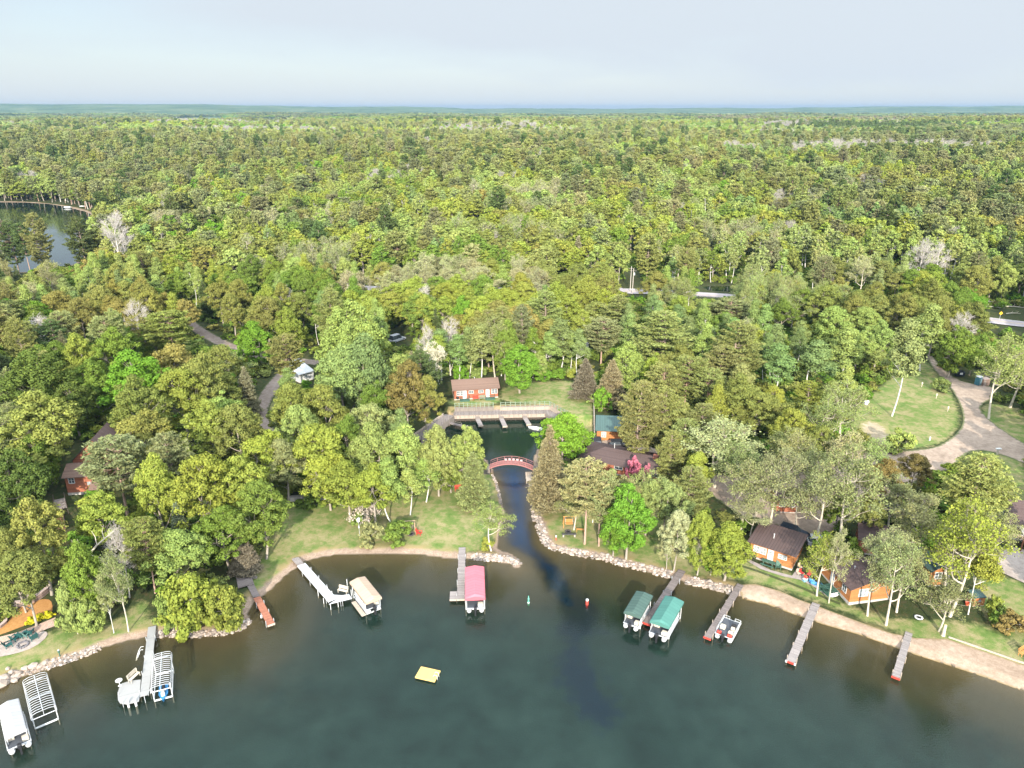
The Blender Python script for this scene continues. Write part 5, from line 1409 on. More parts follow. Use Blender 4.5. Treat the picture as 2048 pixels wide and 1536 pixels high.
# swim raft, buoys
a, b = P(830, 1355, .3), P(870, 1364, .3); c_, d_ = P(881, 1340, .3), P(841.5, 1333, .3); s = (a + b + c_ + d_) / 4; wv_ = (b - a).length; dv = abs((d_ - a).dot(Vector((-math.sin(ang(a, b)), math.cos(ang(a, b)), 0))))
rf = thing('swim_raft', 'yellow square swim raft floating alone in open water', 'raft', (s.x, s.y, 0), ang(a, b))
mb = MB(); mb.bbox(-wv_ / 2, wv_ / 2, -dv / 2, dv / 2, .18, .34, .04); mb.build('deck', stripe_mat('yellow_plastic', (.52, .36, .115), (.46, .31, .09), 0, 1.0, .02, .5, .06, 2., .3), rf)
mb = MB(); mb.box(-wv_ / 2 + .1, wv_ / 2 - .1, -dv / 2 + .1, dv / 2 - .1, -.15, .18); mb.build('float', M_BLACK, rf)
for sy in (-.25, .25): mb = MB(); mb.tube([(wv_ / 2 - .5, sy, .34), (wv_ / 2 - .35, sy, .62), (wv_ / 2, sy, .55), (wv_ / 2 + .1, sy, -.4)], .035, 6); mb.build('ladder_rail', M_WHITE, rf)
for nm, lab, px, py, m_, prof in (('green_buoy', 'slim pale green channel marker buoy in the water', 1057, 1206, cmat('buoy_green', (.10, .30, .22), .4), [(.05, -.5), (.16, -.3), (.17, .2), (.12, .3), (.11, .55), (.14, .6), (.14, .75), (.07, .85), (.06, 1.15), (.02, 1.2)]), ('red_buoy', 'red channel marker buoy with white top in the water', 1174, 1209, M_REDP, [(.1, -.5), (.2, -.3), (.2, .62), (.16, .66)])):
    q = P(px, py, 0); o = thing(nm, lab, 'buoy', q); mb = MB(); mb.lathe(prof, 12); mb.build('body', m_, o, True); 
    mb = MB(); mb.lathe([(.155, .66), (.2, .68), (.2, .84), (.12, .9)] if nm == 'red_buoy' else [(.175, .05), (.182, .07), (.182, .16), (.175, .18)], 12); mb.build('band', M_WHITE, o)
# ------------------------------------------------------------------ buildings
def pane(mb, M, x0, x1, z0, z1, y): return mb.box(x0, x1, y - .01, y, z0, z1, M)
def opening(t, M, kind, u, z, w, h, dark=M_GLASS, fm=None):
    """window or door on a wall face: local frame M has x along the wall, -y outward"""
    fm = fm or M_WHITE
    if kind == 'window':
        mb = MB(); f = .09
        mb.box(u - w / 2 - f, u - w / 2, -.07, -.003, z - f, z + h + f, M); mb.box(u + w / 2, u + w / 2 + f, -.07, -.003, z - f, z + h + f, M)
        mb.box(u - w / 2, u + w / 2, -.07, -.003, z - f, z, M); mb.box(u - w / 2, u + w / 2, -.07, -.003, z + h, z + h + f, M)
        mb.box(u - .035, u + .035, -.06, -.003, z, z + h, M); mb.box(u - w / 2, u + w / 2, -.055, -.003, z + h * .5 - .025, z + h * .5 + .025, M)
        o = mb.build('window', fm, t)
        mb = MB(); mb.box(u - w / 2, u + w / 2, -.03, -.002, z, z + h, M); mb.build('pane', dark, o)
    else:
        mb = MB(); mb.box(u - w / 2, u + w / 2, -.06, -.003, z, z + h, M); o = mb.build('door', fm, t)
        mb = MB(); mb.box(u - w * .3, u + w * .3, -.07, -.061, z + h * .55, z + h * .88, M); mb.build('door_glass', M_CURT, o)
        mb = MB(); mb.lathe([(.03, z + h * .45), (.04, z + h * .47), (.03, z + h * .5)], 6, M, (u + w * .38, -.09)); mb.build('handle', M_BLACK, o)
def cabin(name, label, O, ang_, L, D, wh, wm, rm, roof='gable', rise=1.2, oh=.4, base=.35, basem=None, ops=(), cat='cabin', trim=None, ridge='x', vent=None, group=None, hipin=None):
    """box building; x along the front, y back. O = front-left ground corner"""
    t = thing(name, label, cat, O, ang_, group); b = base
    if base: mb = MB(); mb.box(-.03, L + .03, -.03, D + .03, -.6, base); mb.build('foundation', basem or M_FOUND, t)
    mb = MB(); top = b + wh
    if roof == 'gable' and ridge == 'x': mb.prism([(0, b), (D, b), (D, top), (D / 2, top + rise), (0, top)], 0, L, Matrix(((0, 0, 1, 0), (1, 0, 0, 0), (0, 1, 0, 0), (0, 0, 0, 1))))
    elif roof == 'gable': mb.prism([(0, b), (L, b), (L, top), (L / 2, top + rise), (0, top)], -D, 0, Matrix(((1, 0, 0, 0), (0, 0, -1, 0), (0, 1, 0, 0), (0, 0, 0, 1))))
    elif roof == 'shed': mb.prism([(0, b), (D, b), (D, top + rise), (0, top)], 0, L, Matrix(((0, 0, 1, 0), (1, 0, 0, 0), (0, 1, 0, 0), (0, 0, 0, 1))))
    else: mb.box(0, L, 0, D, b, top)
    mb.build('wall', wm, t)
    th = .12; mb = MB()
    def slab(q): # 4 or 3 top points -> thick panel
        n = len(q); v = [Vector(p) for p in q] + [Vector(p) - Vector((0, 0, th)) for p in q]
        mb.add(v, [tuple(range(n)), tuple(range(2 * n - 1, n - 1, -1))] + [(i, n + i, n + (i + 1) % n, (i + 1) % n) for i in range(n)])
    z0 = top + th + .02
    if roof == 'gable' and ridge == 'x':
        sl = rise / (D / 2); zo = z0 - sl * oh; zr = z0 + rise
        slab([(-oh, -oh, zo), (L + oh, -oh, zo), (L + oh, D / 2, zr), (-oh, D / 2, zr)]); slab([(-oh, D / 2, zr), (L + oh, D / 2, zr), (L + oh, D + oh, zo), (-oh, D + oh, zo)])
    elif roof == 'gable':
        sl = rise / (L / 2); zo = z0 - sl * oh; zr = z0 + rise
        slab([(-oh, -oh, zo), (L / 2, -oh, zr), (L / 2, D + oh, zr), (-oh, D + oh, zo)]); slab([(L / 2, -oh, zr), (L + oh, -oh, zo), (L + oh, D + oh, zo), (L / 2, D + oh, zr)])
    elif roof == 'shed':
        sl = rise / D; slab([(-oh, -oh, z0 - sl * oh), (L + oh, -oh, z0 - sl * oh), (L + oh, D + oh, z0 + rise + sl * oh), (-oh, D + oh, z0 + rise + sl * oh)])
    else:
        hi = hipin if hipin is not None else D / 2; zo = z0 - .05; zr = z0 + rise
        A, B_, C_, D2 = (-oh, -oh, zo), (L + oh, -oh, zo), (L + oh, D + oh, zo), (-oh, D + oh, zo); r1, r2 = (hi, D / 2, zr), (L - hi, D / 2, zr)
        slab([A, B_, r2, r1]); slab([B_, C_, r2]); slab([C_, D2, r1, r2]); slab([D2, A, r1])
    ro_o = mb.build('roof', rm, t)
    if vent:
        for (vx, vy, vh) in vent:
            mb = MB(); mb.lathe([(.06, z0 - .1), (.06, z0 + vh), (.10, z0 + vh + .01), (.10, z0 + vh + .1)], 8, None, (vx, vy)); mb.build('vent_pipe', M_WHITE, ro_o)
    if trim:
        mb = MB(); mb.box(-oh, L + oh, -oh - .03, -oh - .003, z0 - (rise / (D / 2) * oh if roof == 'gable' and ridge == 'x' else .05) - .16, z0 - (rise / (D / 2) * oh if roof == 'gable' and ridge == 'x' else .05) + .0); mb.build('fascia', trim, t)
    F_ = {'f': Matrix.Identity(4), 'r': Matrix.Translation((L, 0, 0)) @ Matrix.Rotation(math.pi / 2, 4, 'Z'), 'b': Matrix.Translation((L, D, 0)) @ Matrix.Rotation(math.pi, 4, 'Z'), 'l': Matrix.Translation((0, D, 0)) @ Matrix.Rotation(-math.pi / 2, 4, 'Z')}
    for op in ops: opening(t, F_[op[0]], *op[1:])
    return t
# orange lakeside cabin (white door)
fl, fr, br = G(1498, 1113), G(1583, 1141), G(1614, 1112); A1 = ang(fl, fr); L1 = (fr - fl).length; zc = min(fl.z, fr.z)
CA = cabin('cabin', 'orange log-sided cabin with brown ribbed roof, white door and green picnic table', (fl.x, fl.y, zc), A1, L1, 5.6, 2.35, M_ORANGE, M_RIB, 'shed', .32, .45, .3, ops=[('f', 'window', .95, 1.25, .75, .95, M_CURT), ('f', 'window', 1.95, 1.25, .75, .95, M_CURT), ('f', 'door', 3.05, .32, .85, 2.0), ('f', 'window', 4.75, 1.45, 1.1, .6, M_CURT), ('r', 'window', 2.8, 1.4, .8, .6)], vent=[(L1 * .42, 2.4, .8)])
# second orange cabin
fc, rr_ = G(1697, 1210), G(1768, 1200); A2 = ang(fc, rr_)
CB = cabin('cabin', 'orange cabin with dark brown roof and four-pane window behind pale tree trunks', (fc.x, fc.y, fc.z), A2, 6.0, 6.8, 2.3, M_ORANGE, M_SHINGD, 'gable', 1.0, .4, .45, ops=[('f', 'window', 1.9, 1.3, 1.25, 1.05, M_CURT), ('l', 'window', 5.4, 1.25, .8, 1.0), ('l', 'door', 2.6, .5, .9, 2.0)], ridge='y', vent=[(2.2, 3.0, 1.0)])
q = G(1745, 1118); cabin('cabin', 'dark red cabin mostly hidden behind the second orange cabin', (q.x - 1.5, q.y + 1.5, q.z), A2 - .5, 6.0, 5.0, 2.3, M_REDLOG, M_SHINGD, 'gable', 1.1, .4, .3, ops=[('f', 'window', 2., 1.2, 1., .9)])
fl, fr = G(1856, 1173), G(1886, 1171); cabin('cabin', 'narrow orange cabin end with dark four-pane window between leaning trees', (fl.x, fl.y, fl.z), ang(fl, fr), (fr - fl).length, 4.5, 2.5, M_ORANGE, M_GREENR, 'gable', .6, .3, .15, ops=[('f', 'window', (fr - fl).length * .5, 1.3, .9, .95)], ridge='y')
q = G(1945, 1213); cabin('storage_shed', 'little orange shed behind the thick trunk near the lawn', (q.x, q.y, q.z), .1, 1.6, 1.4, 1.25, M_ORANGE, M_GREENR, 'shed', .15, .08, .08, ops=[('f', 'door', .8, .1, .6, 1.1, M_GLASS, M_REDLOG)], cat='shed')
fl, fr = G(1551, 1025), G(1574, 1026); cabin('cabin', 'small orange cabin with white-framed windows half hidden in budding trees', (fl.x, fl.y, fl.z), ang(fl, fr), 3.4, 4.2, 2.2, M_REDLOG, M_SHINGD, 'gable', .9, .3, .2, ops=[('f', 'window', .9, 1.2, .8, .8), ('f', 'window', 2.4, 1.2, .8, .8)], trim=M_WHITE)
# cabin above the marina
a, b = P(909, 800.5, 2.5), P(996, 795, 2.5); A3 = ang(a, b); L3 = (b - a).length
MC = cabin('cabin', 'long orange-red cabin with tan roof above the marina wall', (a.x, a.y, 2.5), A3, L3, 5.4, 2.3, M_REDLOG, M_SHING, 'gable', 1.25, .45, .25, ops=[('f', 'window', .9, 1.1, .55, 1.0), ('f', 'window', 1.7, 1.1, .55, 1.0), ('f', 'door', L3 * .235, .3, .85, 1.95), ('f', 'window', L3 * .385, 1.45, .95, .6), ('f', 'window', L3 * .61, 1.45, .95, .6), ('f', 'door', L3 * .76, .3, .85, 1.95), ('f', 'window', L3 * .88, 1.15, .55, 1.0), ('f', 'window', L3 * .95, 1.15, .55, 1.0)], vent=[(L3 * .5, 2.9, 1.4)])
for k, u in enumerate((.22, .80)):
    mb = MB(); mb.box(L3 * u - 1.0, L3 * u + 1.1, -1.3, -.04, -.1, .27); mb.build('porch', M_GREENP, MC)
    mb = MB()
    for x in (L3 * u - .95, L3 * u + 1.05): mb.tube([(x, -1.25, .27), (x, -1.25, 1.15)], .04, 5)
    mb.tube([(L3 * u - .95, -1.25, 1.1), (L3 * u + 1.05, -1.25, 1.1)], .04, 5); mb.tube([(L3 * u + 1.05, -1.25, 1.1), (L3 * u + 1.05, -.1, 1.1)], .04, 5); mb.build('porch_rail', M_GREENP, MC)
def loc3(u, v, z=2.5): c, s_ = math.cos(A3), math.sin(A3); return (a.x + u * c - v * s_, a.y + u * s_ + v * c, z)
b1 = thing('bench', 'red bench against the tan-roofed cabin wall', 'bench', loc3(L3 * .49, -.7), A3); bench_mesh(b1, M_REDP, 1.6)
b1 = thing('bench', 'pale bench right of the red bench before the tan-roofed cabin', 'bench', loc3(L3 * .62, -.75), A3); bench_mesh(b1, M_PALEGREEN, 1.5)
def grill(lab, loc, rz):
    o = thing('grill', lab, 'grill', loc, rz); mb = MB(); mb.lathe([(.1, .75), (.3, .8), (.34, 1.0), (.28, 1.15), (.05, 1.22)], 12); mb.build('bowl', M_BLACK, o, True)
    for k in range(3): mb = MB(); an = k * 2.1; mb.tube([(.15 * math.cos(an), .15 * math.sin(an), .8), (.32 * math.cos(an), .32 * math.sin(an), 0)], .02, 5); mb.build('leg', M_BLACK, o)
grill('black kettle grill by the left door of the tan-roofed cabin', loc3(.6, -1.0), 0)
grill('black kettle grill on the slab left of the green picnic table', (CA.location.x + .2, CA.location.y - 1.5, G(1512, 1124).z), 0)
# green-roofed orange building
fl, fr = G(1193, 881), G(1230, 880.5); cabin('cabin', 'orange building with green metal roof under big pines', (fl.x, fl.y, fl.z), ang(fl, fr), 8.0, 7.4, 2.3, M_ORANGE, M_GREENR, 'gable', 1.5, .35, .1, ops=[('f', 'window', 1.4, .9, .8, 1.05, M_CURT), ('f', 'door', 5.6, .12, .9, 2.0, M_GLASS, M_GREENP)])
# lodge
ea = P(1157, 918, 3.1); r0, r1 = P(1204, 901, 5.2), P(1345, 923, 5.2); A5 = ang(r0, r1)
LD = cabin('lodge', 'big lodge with wide dark brown hip roof beside the pink blossom', (13.1, 121.3, 1.1), -.44, 17.5, 6.6, 1.95, M_REDLOG, M_SHINGD, 'hip', 1.25, .7, .2, ops=[('l', 'window', 3, 1.2, 1.2, 1.0), ('f', 'window', 3, 1.2, 1.4, 1.0), ('f', 'window', 7, 1.2, 1.4, 1.0), ('f', 'door', 10, .32, .9, 2.0), ('f', 'window', 14, 1.2, 1.4, 1.0)], vent=[(5.0, 3.6, 2.0), (9.5, 3.9, 1.6)], cat='lodge')
for x in (-.4, 4, 8): mb = MB(); mb.box(x, x + .18, -.5, -.32, .0, 2.1); mb.build('post', M_REDLOG, LD)
mb = MB(); mb.box(12.6, 13.5, 2.5, 3.2, 2.6, 4.1); mb.build('chimney', cmat('chimney_brick', (.25, .10, .07)), LD)
# white shed in the woods
a_, b_ = G(600, 766), G(632, 757); cabin('storage_shed', 'white metal-roofed shed between leafy trees by the dirt track', (a_.x, a_.y, a_.z), ang(a_, b_), 3.9, 6.5, 2.0, cmat('white_siding', (.4, .4, .4)), M_WROOF, 'shed', 1.4, .25, .1, ops=[('f', 'door', 1.9, .1, .9, 1.85)], cat='shed')
# dark red house on the left with decks
lo = G(137, 990); HL = cabin('house', 'dark red house with brown shingle roofs among tall trees on the left', (lo.x, lo.y, lo.z), .15, 6.0, 5.0, 3.0, M_REDLOG, M_SHING, 'gable', 1.1, .35, .4, ops=[('f', 'window', 1.0, 2.2, .8, .9), ('f', 'door', 3.6, .5, .9, 2.0, M_GLASS, M_REDLOG)], cat='house')
mb = MB(); D0 = 4.6; L0 = 8.0
mb.prism([(-.5, .4), (7.2, .4), (7.2, 3.9), (3.35, 7.6), (-.5, 3.9)], -11.5, -5.05, Matrix(((1, 0, 0, 0), (0, 0, -1, 0), (0, 1, 0, 0), (0, 0, 0, 1)))); mb.build('main_wing', M_REDLOG, HL)
mb = MB()
for q in ([(-1.0, 4.6, 3.55), (3.35, 4.6, 7.85), (3.35, 12.1, 7.85), (-1.0, 12.1, 3.55)], [(3.35, 4.6, 7.85), (7.7, 4.6, 3.55), (7.7, 12.1, 3.55), (3.35, 12.1, 7.85)]):
    v = [Vector(p) for p in q] + [Vector(p) - Vector((0, 0, .14)) for p in q]; mb.add(v, [(0, 1, 2, 3), (7, 6, 5, 4), (0, 4, 5, 1), (1, 5, 6, 2), (2, 6, 7, 3), (3, 7, 4, 0)])
mb.build('upper_roof', M_SHINGD, HL)
mb = MB(); v = [(4.4, -2.6, 2.0), (7.4, -2.6, 2.0), (7.4, -.02, 3.1), (4.4, -.02, 3.1)]; v += [(x, y, z - .12) for x, y, z in v]; mb.add(v, [(0, 1, 2, 3), (7, 6, 5, 4), (0, 4, 5, 1), (1, 5, 6, 2), (2, 6, 7, 3), (3, 7, 4, 0)]); mb.build('porch_roof', M_SHING, HL)
def deckthing(lab, pl, z, m, zb=-.5):
    p = [P(x, y, z) for x, y in pl]; c = sum(p, Vector()) / len(p); o = thing('deck', lab, 'deck', (c.x, c.y, 0)); l = [(q.x - c.x, q.y - c.y) for q in p]
    mb = MB(); mb.prism(l[::-1] if sdf([0], [0], l)[0] < 0 else l, z - .15, z); mb.build('floor', m, o)
    mb = MB()
    for i, (x, y) in enumerate(l):
        x2, y2 = l[(i + 1) % len(l)]; mb.tube([(x, y, zb + .5), (x, y, z + 1.0)], .06, 5)
        if i != len(l) - 1: mb.tube([(x, y, z + .95), (x2, y2, z + .95)], .05, 5); mb.tube([(x, y, z + .5), (x2, y2, z + .5)], .03, 5)
    mb.build('railing', M_PILE, o); return o
zl = G(120, 1045).z
deckthing('reddish wooden deck below the dark red house', [(104, 1028), (115, 1060), (131, 1056), (127, 1026)], zl + .9, stripe_mat('red_deck_boards', (.20, .085, .065), (.09, .04, .03), 0, .16, .12, .85, .25, 3., .1), 0)
deckthing('weathered upper deck beside the dark red house wall', [(108, 1000), (110, 1018), (134, 1014), (130, 995)], zl + 1.6, M_WOODX, 0)
# patio house on the right
ho = P(2018, 1063, 3.0); HR = cabin('house', 'house with brown shingle roof at the right edge, open porch over a paved patio', (ho.x + .6, ho.y + .4, 1.5), -.35, 9.0, 8.0, 2.6, cmat('beige_siding', (.24, .19, .145)), M_SHINGD, 'gable', 2.0, .6, .2, ops=[('f', 'window', 2.0, 1.0, 1.4, 1.2), ('f', 'door', 4.4, .25, 1.0, 2.0), ('l', 'window', 3, 1.2, 1, 1)], cat='house', trim=M_CREAM)
mb = MB(); mb.box(.6, 8.0, -3.4, -.7, 2.55, 2.72); mb.build('porch_roof', M_CREAM, HR)
for x in (.7, 4.2, 7.8): mb = MB(); mb.box(x, x + .16, -3.35, -3.19, 0, 2.545); mb.build('post', cmat('brown_post', (.16, .065, .035)), HR)
PT2 = gp([(1990, 1139), (2040, 1163), (2080, 1180), (2080, 1110), (2030, 1095), (2003, 1100)]); drape('patio', PT2, M_STONE, .08, .5)
# ------------------------------------------------------------------ marina wall, boardwalk, rails, finger docks
MW = thing('boardwalk', 'two-tier timber marina wall and boardwalk with pale railings', 'boardwalk', MARINA_A.xy.to_3d(), MANG)
def plankwall(nm, x0, x1, y, z0, z1, m): mb = MB(); mb.box(x0, x1, y, y + .1, z0, z1); return mb.build(nm, m, MW)
M_VPL = stripe_mat('vertical_planks', (.30, .25, .205), (.14, .11, .09), 0, .25, .07, .9, .22, 3., .1, stretch=(2, 1, .4))
M_VPL2 = stripe_mat('grey_vertical_planks', (.18, .155, .135), (.085, .07, .06), 0, .25, .07, .9, .25, 3., .1, stretch=(2, 1, .4))
sp1, sp2 = MLEN * .41, MLEN * .455
plankwall('lower_fascia', 0, MLEN, 0, .75, 1.55, M_VPL)
mb = MB(); mb.box(-.1, MLEN + .05, -.05, 2.0, 1.555, 1.66); mb.build('lower_deck', M_WOODX, MW)
plankwall('upper_wall', 0, sp1, 2.0, 1.45, 2.45, M_VPL2); plankwall('upper_wall', sp2 + .5, MLEN, 2.0, 1.45, 2.5, M_VPL)
mb = MB(); mb.box(0, sp1, 1.93, 2.35, 2.5, 2.56); mb.box(sp2 + .5, MLEN, 1.93, 2.35, 2.51, 2.57); mb.build('wall_cap', M_BEAM, MW)
mb = MB(); n = 4
for k in range(n): mb.box(sp1 + .05, sp2 + .45, 2.0 + k * .32, 2.0 + (k + 1) * .32, 1.5, 1.67 + (k + 1) * .2)
mb.build('stairs', M_WOODX, MW)
mb = MB()
for k in range(int(MLEN / 1.1) + 1): x = .2 + k * 1.1; mb.tube([(x, .35, -1.5), (x, .35, .75)], .11, 6)
mb.box(0, MLEN, .6, .7, -1, .74); mb.build('piling', M_PILE, MW)
def rail(x0, x1, y, z, n):
    mb = MB()
    for k in range(n): x = x0 + (x1 - x0) * k / (n - 1); mb.box(x - .07, x + .07, y, y + .12, z - .25, z + 1.1)
    mb.build('rail_posts', M_PALEGREEN, MW); mb = MB()
    for zz in (.48, .92): mb.box(x0, x1, y + .03, y + .09, z + zz, z + zz + .07)
    mb.build('rail_bars', M_PALEGREEN, MW)
rail(.1, sp1 - .1, 1.98, 2.57, 10); rail(sp2 + .6, MLEN - .05, 1.98, 2.58, 11)
mb = MB()
for k in range(22): x = .3 + (MLEN - .6) * k / 21; mb.tube([(x, -.02, 1.0), (x, -.02, 2.25)], .05, 5)
mb.build('mooring_posts', M_BEAM, MW)
# angled return on the right
_iv = (Matrix.Translation(MW.location) @ Matrix.Rotation(MANG, 4, 'Z')).inverted(); E0 = Vector((MLEN, 2.0, 0)); E1 = _iv @ _e1; E1.z = 0
dd = (E1 - E0); Ln = dd.length; an = math.atan2(dd.y, dd.x); Mx = Matrix.Translation(E0) @ Matrix.Rotation(an, 4, 'Z')
mb = MB(); mb.box(-1.2, Ln, -2.0, -1.9, .75, 1.55, Mx); mb.build('lower_fascia', M_VPL2, MW)
mb = MB(); mb.box(.1, Ln, -1.9, -.01, 1.50, 1.64, Mx); mb.build('lower_deck', M_WOODX, MW)
mb = MB(); mb.box(.06, Ln, 0, .1, 1.45, 2.5, Mx); mb.build('upper_wall', M_VPL, MW)
mb = MB()
for k in range(6): x = .3 + (Ln - .4) * k / 5; mb.box(x - .07, x + .07, .0, .12, 2.3, 3.65, Mx)
for zz in (.48, .92): mb.box(.1, Ln, .03, .09, 2.57 + zz, 2.64 + zz, Mx)
mb.build('railing', M_PALEGREEN, MW)
# boardwalk ramp on the left running toward the lake
E0 = Vector((0, 0, 0)); pq = P(842, 884, 1.0); e1 = (Matrix.Translation(MW.location) @ Matrix.Rotation(MANG, 4, 'Z')).inverted() @ pq; e1.z = 0; dd = e1 - E0; Ln = dd.length; an = math.atan2(dd.y, dd.x); Mx = Matrix.Translation(E0) @ Matrix.Rotation(an, 4, 'Z')
mb = MB(); mb.box(.1, Ln, -2.2, -.05, 1.45, 1.56, Mx); mb.build('side_walk', M_WOODX, MW)
mb = MB(); mb.box(.1, Ln, -.04, .06, .3, 1.55, Mx); mb.build('side_fascia', M_VPL2, MW)
mb = MB()
for k in range(8): x = .4 + (Ln - .6) * k / 7; mb.box(x - .06, x + .06, -.02, .10, .1, 2.3, Mx)
mb.build('side_posts', M_BEAM, MW)
mb = MB(); mb.box(.6, Ln, -2.55, -2.25, 1.3, 1.85, Mx); mb.build('side_kerb', M_LBEAM, MW)
wi = (Matrix.Translation(MW.location) @ Matrix.Rotation(MANG, 4, 'Z'))
for i, (p0, p1, lab) in enumerate((((954.5, 836), (961, 849.5), 'grey finger dock, leftmost of the short piers below the marina wall'), ((1002, 835), (1009.5, 851), 'grey finger dock, middle one of the piers below the marina wall'), ((1049, 834), (1057, 847), 'grey finger dock, rightmost of the piers below the marina wall'))):
    s, e = P(*p0, .75), P(*p1, .75); L = (e - s).length + .3; o = thing('finger_dock', lab, 'dock', (s.x, s.y, 0), ang(s, e) - math.pi / 2, 'finger docks in the marina')
    mb = MB(); mb.box(-.5, .5, 0, L, .65, .75); mb.build('deck', M_WOOD, o); mb = MB(); mb.box(-.52, .52, L + .003, L + .07, .45, .77); mb.build('end_board', M_LBEAM, o)
    for sx in (-1, 1): mb = MB(); mb.tube([(sx * .45, L - .2, -1.2), (sx * .45, L - .2, .64)], .07, 6); mb.build('post', M_PILE, o)
    mb = MB()
    for k in range(3): mb.box(-.5, .5, -.02 - k * .0 + .02 + k * .25, .25 + k * .25, .76, 1.5 - k * .25)
    mb.build('steps', M_BEAM, o)
s, e = P(899, 845, .8), P(932, 853, .8); o = thing('finger_dock', 'long low gangway floating at the left end of the marina wall', 'dock', (s.x, s.y, 0), ang(s, e) - math.pi / 2, 'finger docks in the marina'); L = (e - s).length
mb = MB(); mb.box(-.45, .45, 0, L, .65, .78); mb.build('deck', M_WOODD, o); mb = MB(); mb.box(-.55, .55, L + .004, L + .18, .5, .85); mb.build('end_board', M_LBEAM, o)
for y in (L * .4, L * .8): mb = MB(); mb.tube([(.4, y, .7), (.4, y, 1.6)], .05, 5); mb.build('post', M_BEAM, o)
mb = MB(); mb.tube([(.4, L * .4, 1.55), (.4, L * .8, 1.55)], .04, 5); mb.build('rail', M_BEAM, o)
q = P(1071, 858, .1); sb = thing('rowboat', 'small pale rowboat tucked under the bright maple in the marina', 'boat', (q.x, q.y, .0), 1.2)
mb = MB(); mb.add([(0, 1.8, .5), (-.6, .6, .42), (-.6, -1.5, .4), (.6, -1.5, .4), (.6, .6, .42), (0, 1.5, -.1), (-.4, .5, -.12), (-.45, -1.4, -.12), (.45, -1.4, -.12), (.4, .5, -.12), (0, 1.6, .46), (-.52, .55, .38), (-.52, -1.4, .36), (.52, -1.4, .36), (.52, .55, .38), (0, 1.3, .05), (-.36, .5, .05), (-.38, -1.35, .05), (.38, -1.35, .05), (.36, .5, .05)], [(5, 9, 8, 7, 6), (0, 5, 6, 1), (1, 6, 7, 2), (2, 7, 8, 3), (3, 8, 9, 4), (4, 9, 5, 0), (0, 1, 11, 10), (1, 2, 12, 11), (2, 3, 13, 12), (3, 4, 14, 13), (4, 0, 10, 14), (10, 11, 16, 15), (11, 12, 17, 16), (12, 13, 18, 17), (13, 14, 19, 18), (14, 10, 15, 19), (15, 16, 17, 18, 19)]); mb.build('hull', M_WHITE, sb)
for y in (-.7, .3): mb = MB(); mb.box(-.46, .46, y, y + .22, .30, .34); mb.build('seat', M_LBEAM, sb)
# ------------------------------------------------------------------ red arched footbridge
a, b = P(979, 936, 1.5), P(1066, 939, 1.5); L = (b - a).length; o = thing('footbridge', 'red arched wooden footbridge over the channel', 'bridge', (a.x, a.y, 0), ang(a, b))
def arc(x, z0=1.45, r=1.05): return z0 + r * (1 - ((x - L / 2) / (L / 2)) ** 2)
M_BRED = mat('faded_red_paint', (.265, .11, .105), .6, 4, .2); n = 26
mb = MB()
for k in range(n):
    x0 = L * k / n; x1 = L * (k + 1) / n; z0, z1 = arc(x0), arc(x1)
    mb.add([(x0, 0, z0), (x1 - .03, 0, z1), (x1 - .03, 1.5, z1), (x0, 1.5, z0), (x0, 0, z0 - .06), (x1 - .03, 0, z1 - .06), (x1 - .03, 1.5, z1 - .06), (x0, 1.5, z0 - .06)], [(0, 1, 2, 3), (7, 6, 5, 4), (0, 4, 5, 1), (2, 6, 7, 3), (1, 5, 6, 2), (3, 7, 4, 0)])
mb.build('deck', mat('red_grey_boards', (.24, .105, .095), .85, 4, .3), o)
for y in (-.08, 1.55):
    mb = MB()
    for k in range(n):
        x0 = L * k / n; x1 = L * (k + 1) / n; z0, z1 = arc(x0), arc(x1)
        mb.add([(x0, y, z0 + .05), (x1, y, z1 + .05), (x1, y + .07, z1 + .05), (x0, y + .07, z0 + .05), (x0, y, z0 - .14), (x1, y, z1 - .14), (x1, y + .07, z1 - .14), (x0, y + .07, z0 - .14)], [(0, 1, 2, 3), (7, 6, 5, 4), (0, 4, 5, 1), (2, 6, 7, 3), (1, 5, 6, 2), (3, 7, 4, 0)])
    mb.build('arch_beam', M_BRED, o)
    mb = MB(); mb.tube([(L * k / 16, y + .035, arc(L * k / 16) + .80) for k in range(17)], .04, 6); mb.tube([(L * k / 16, y + .035, arc(L * k / 16) + .42) for k in range(17)], .022, 6); mb.build('handrail', M_BRED, o)
    for k in range(7):
        x = L * k / 6; mb = MB(); mb.box(x - .03 if k else .0, x + .03 if k < 6 else L, y - .002, y + .072, arc(x) - .1, arc(x) + .82); mb.build('baluster', M_BRED, o)
for k in range(5):
    x = L * (.36 + .09 * k); c_ = thing('life_ring' if 0 else 'flower_box', ['pale flower box on the bridge rail, leftmost of five', 'pale flower box on the bridge rail, second from left', 'pale flower box at the top of the bridge arch', 'pale flower box on the bridge rail, second from right', 'pale flower box on the bridge rail, rightmost of five'][k], 'flower box', (a.x + x * math.cos(ang(a, b)) - 1.45 * math.sin(ang(a, b)), a.y + x * math.sin(ang(a, b)) + 1.45 * math.cos(ang(a, b)), arc(x)), ang(a, b), 'flower boxes on the footbridge')
    mb = MB(); mb.bbox(-.2, .2, -.08, .08, 0.0, .32, .03); mb.build('box', M_WHITE, c_); mb = MB()
    for j in range(5): mb.rock((-.16 + .08 * j, 0, .35), .07, rnd)
    mb.build('flowers', cmat('petals', (.5, .3, .32)), c_)
for x, s in ((-.15, -1), (L - .1, 1)):
    mb = MB(); mb.box(x - (.9 if s < 0 else 0), x + (.25 if s < 0 else .9), -.25, 1.8, -.8, arc(0) - .1); mb.build('abutment', M_VPL2, o)
q = P(1058, 958, .4); o = thing('finger_dock', 'little timber landing below the right foot of the red bridge', 'dock', (q.x, q.y, 0), .03)
mb = MB(); mb.box(-.55, .55, -.9, 2.6, .42, .52); mb.build('deck', M_LBEAM, o)
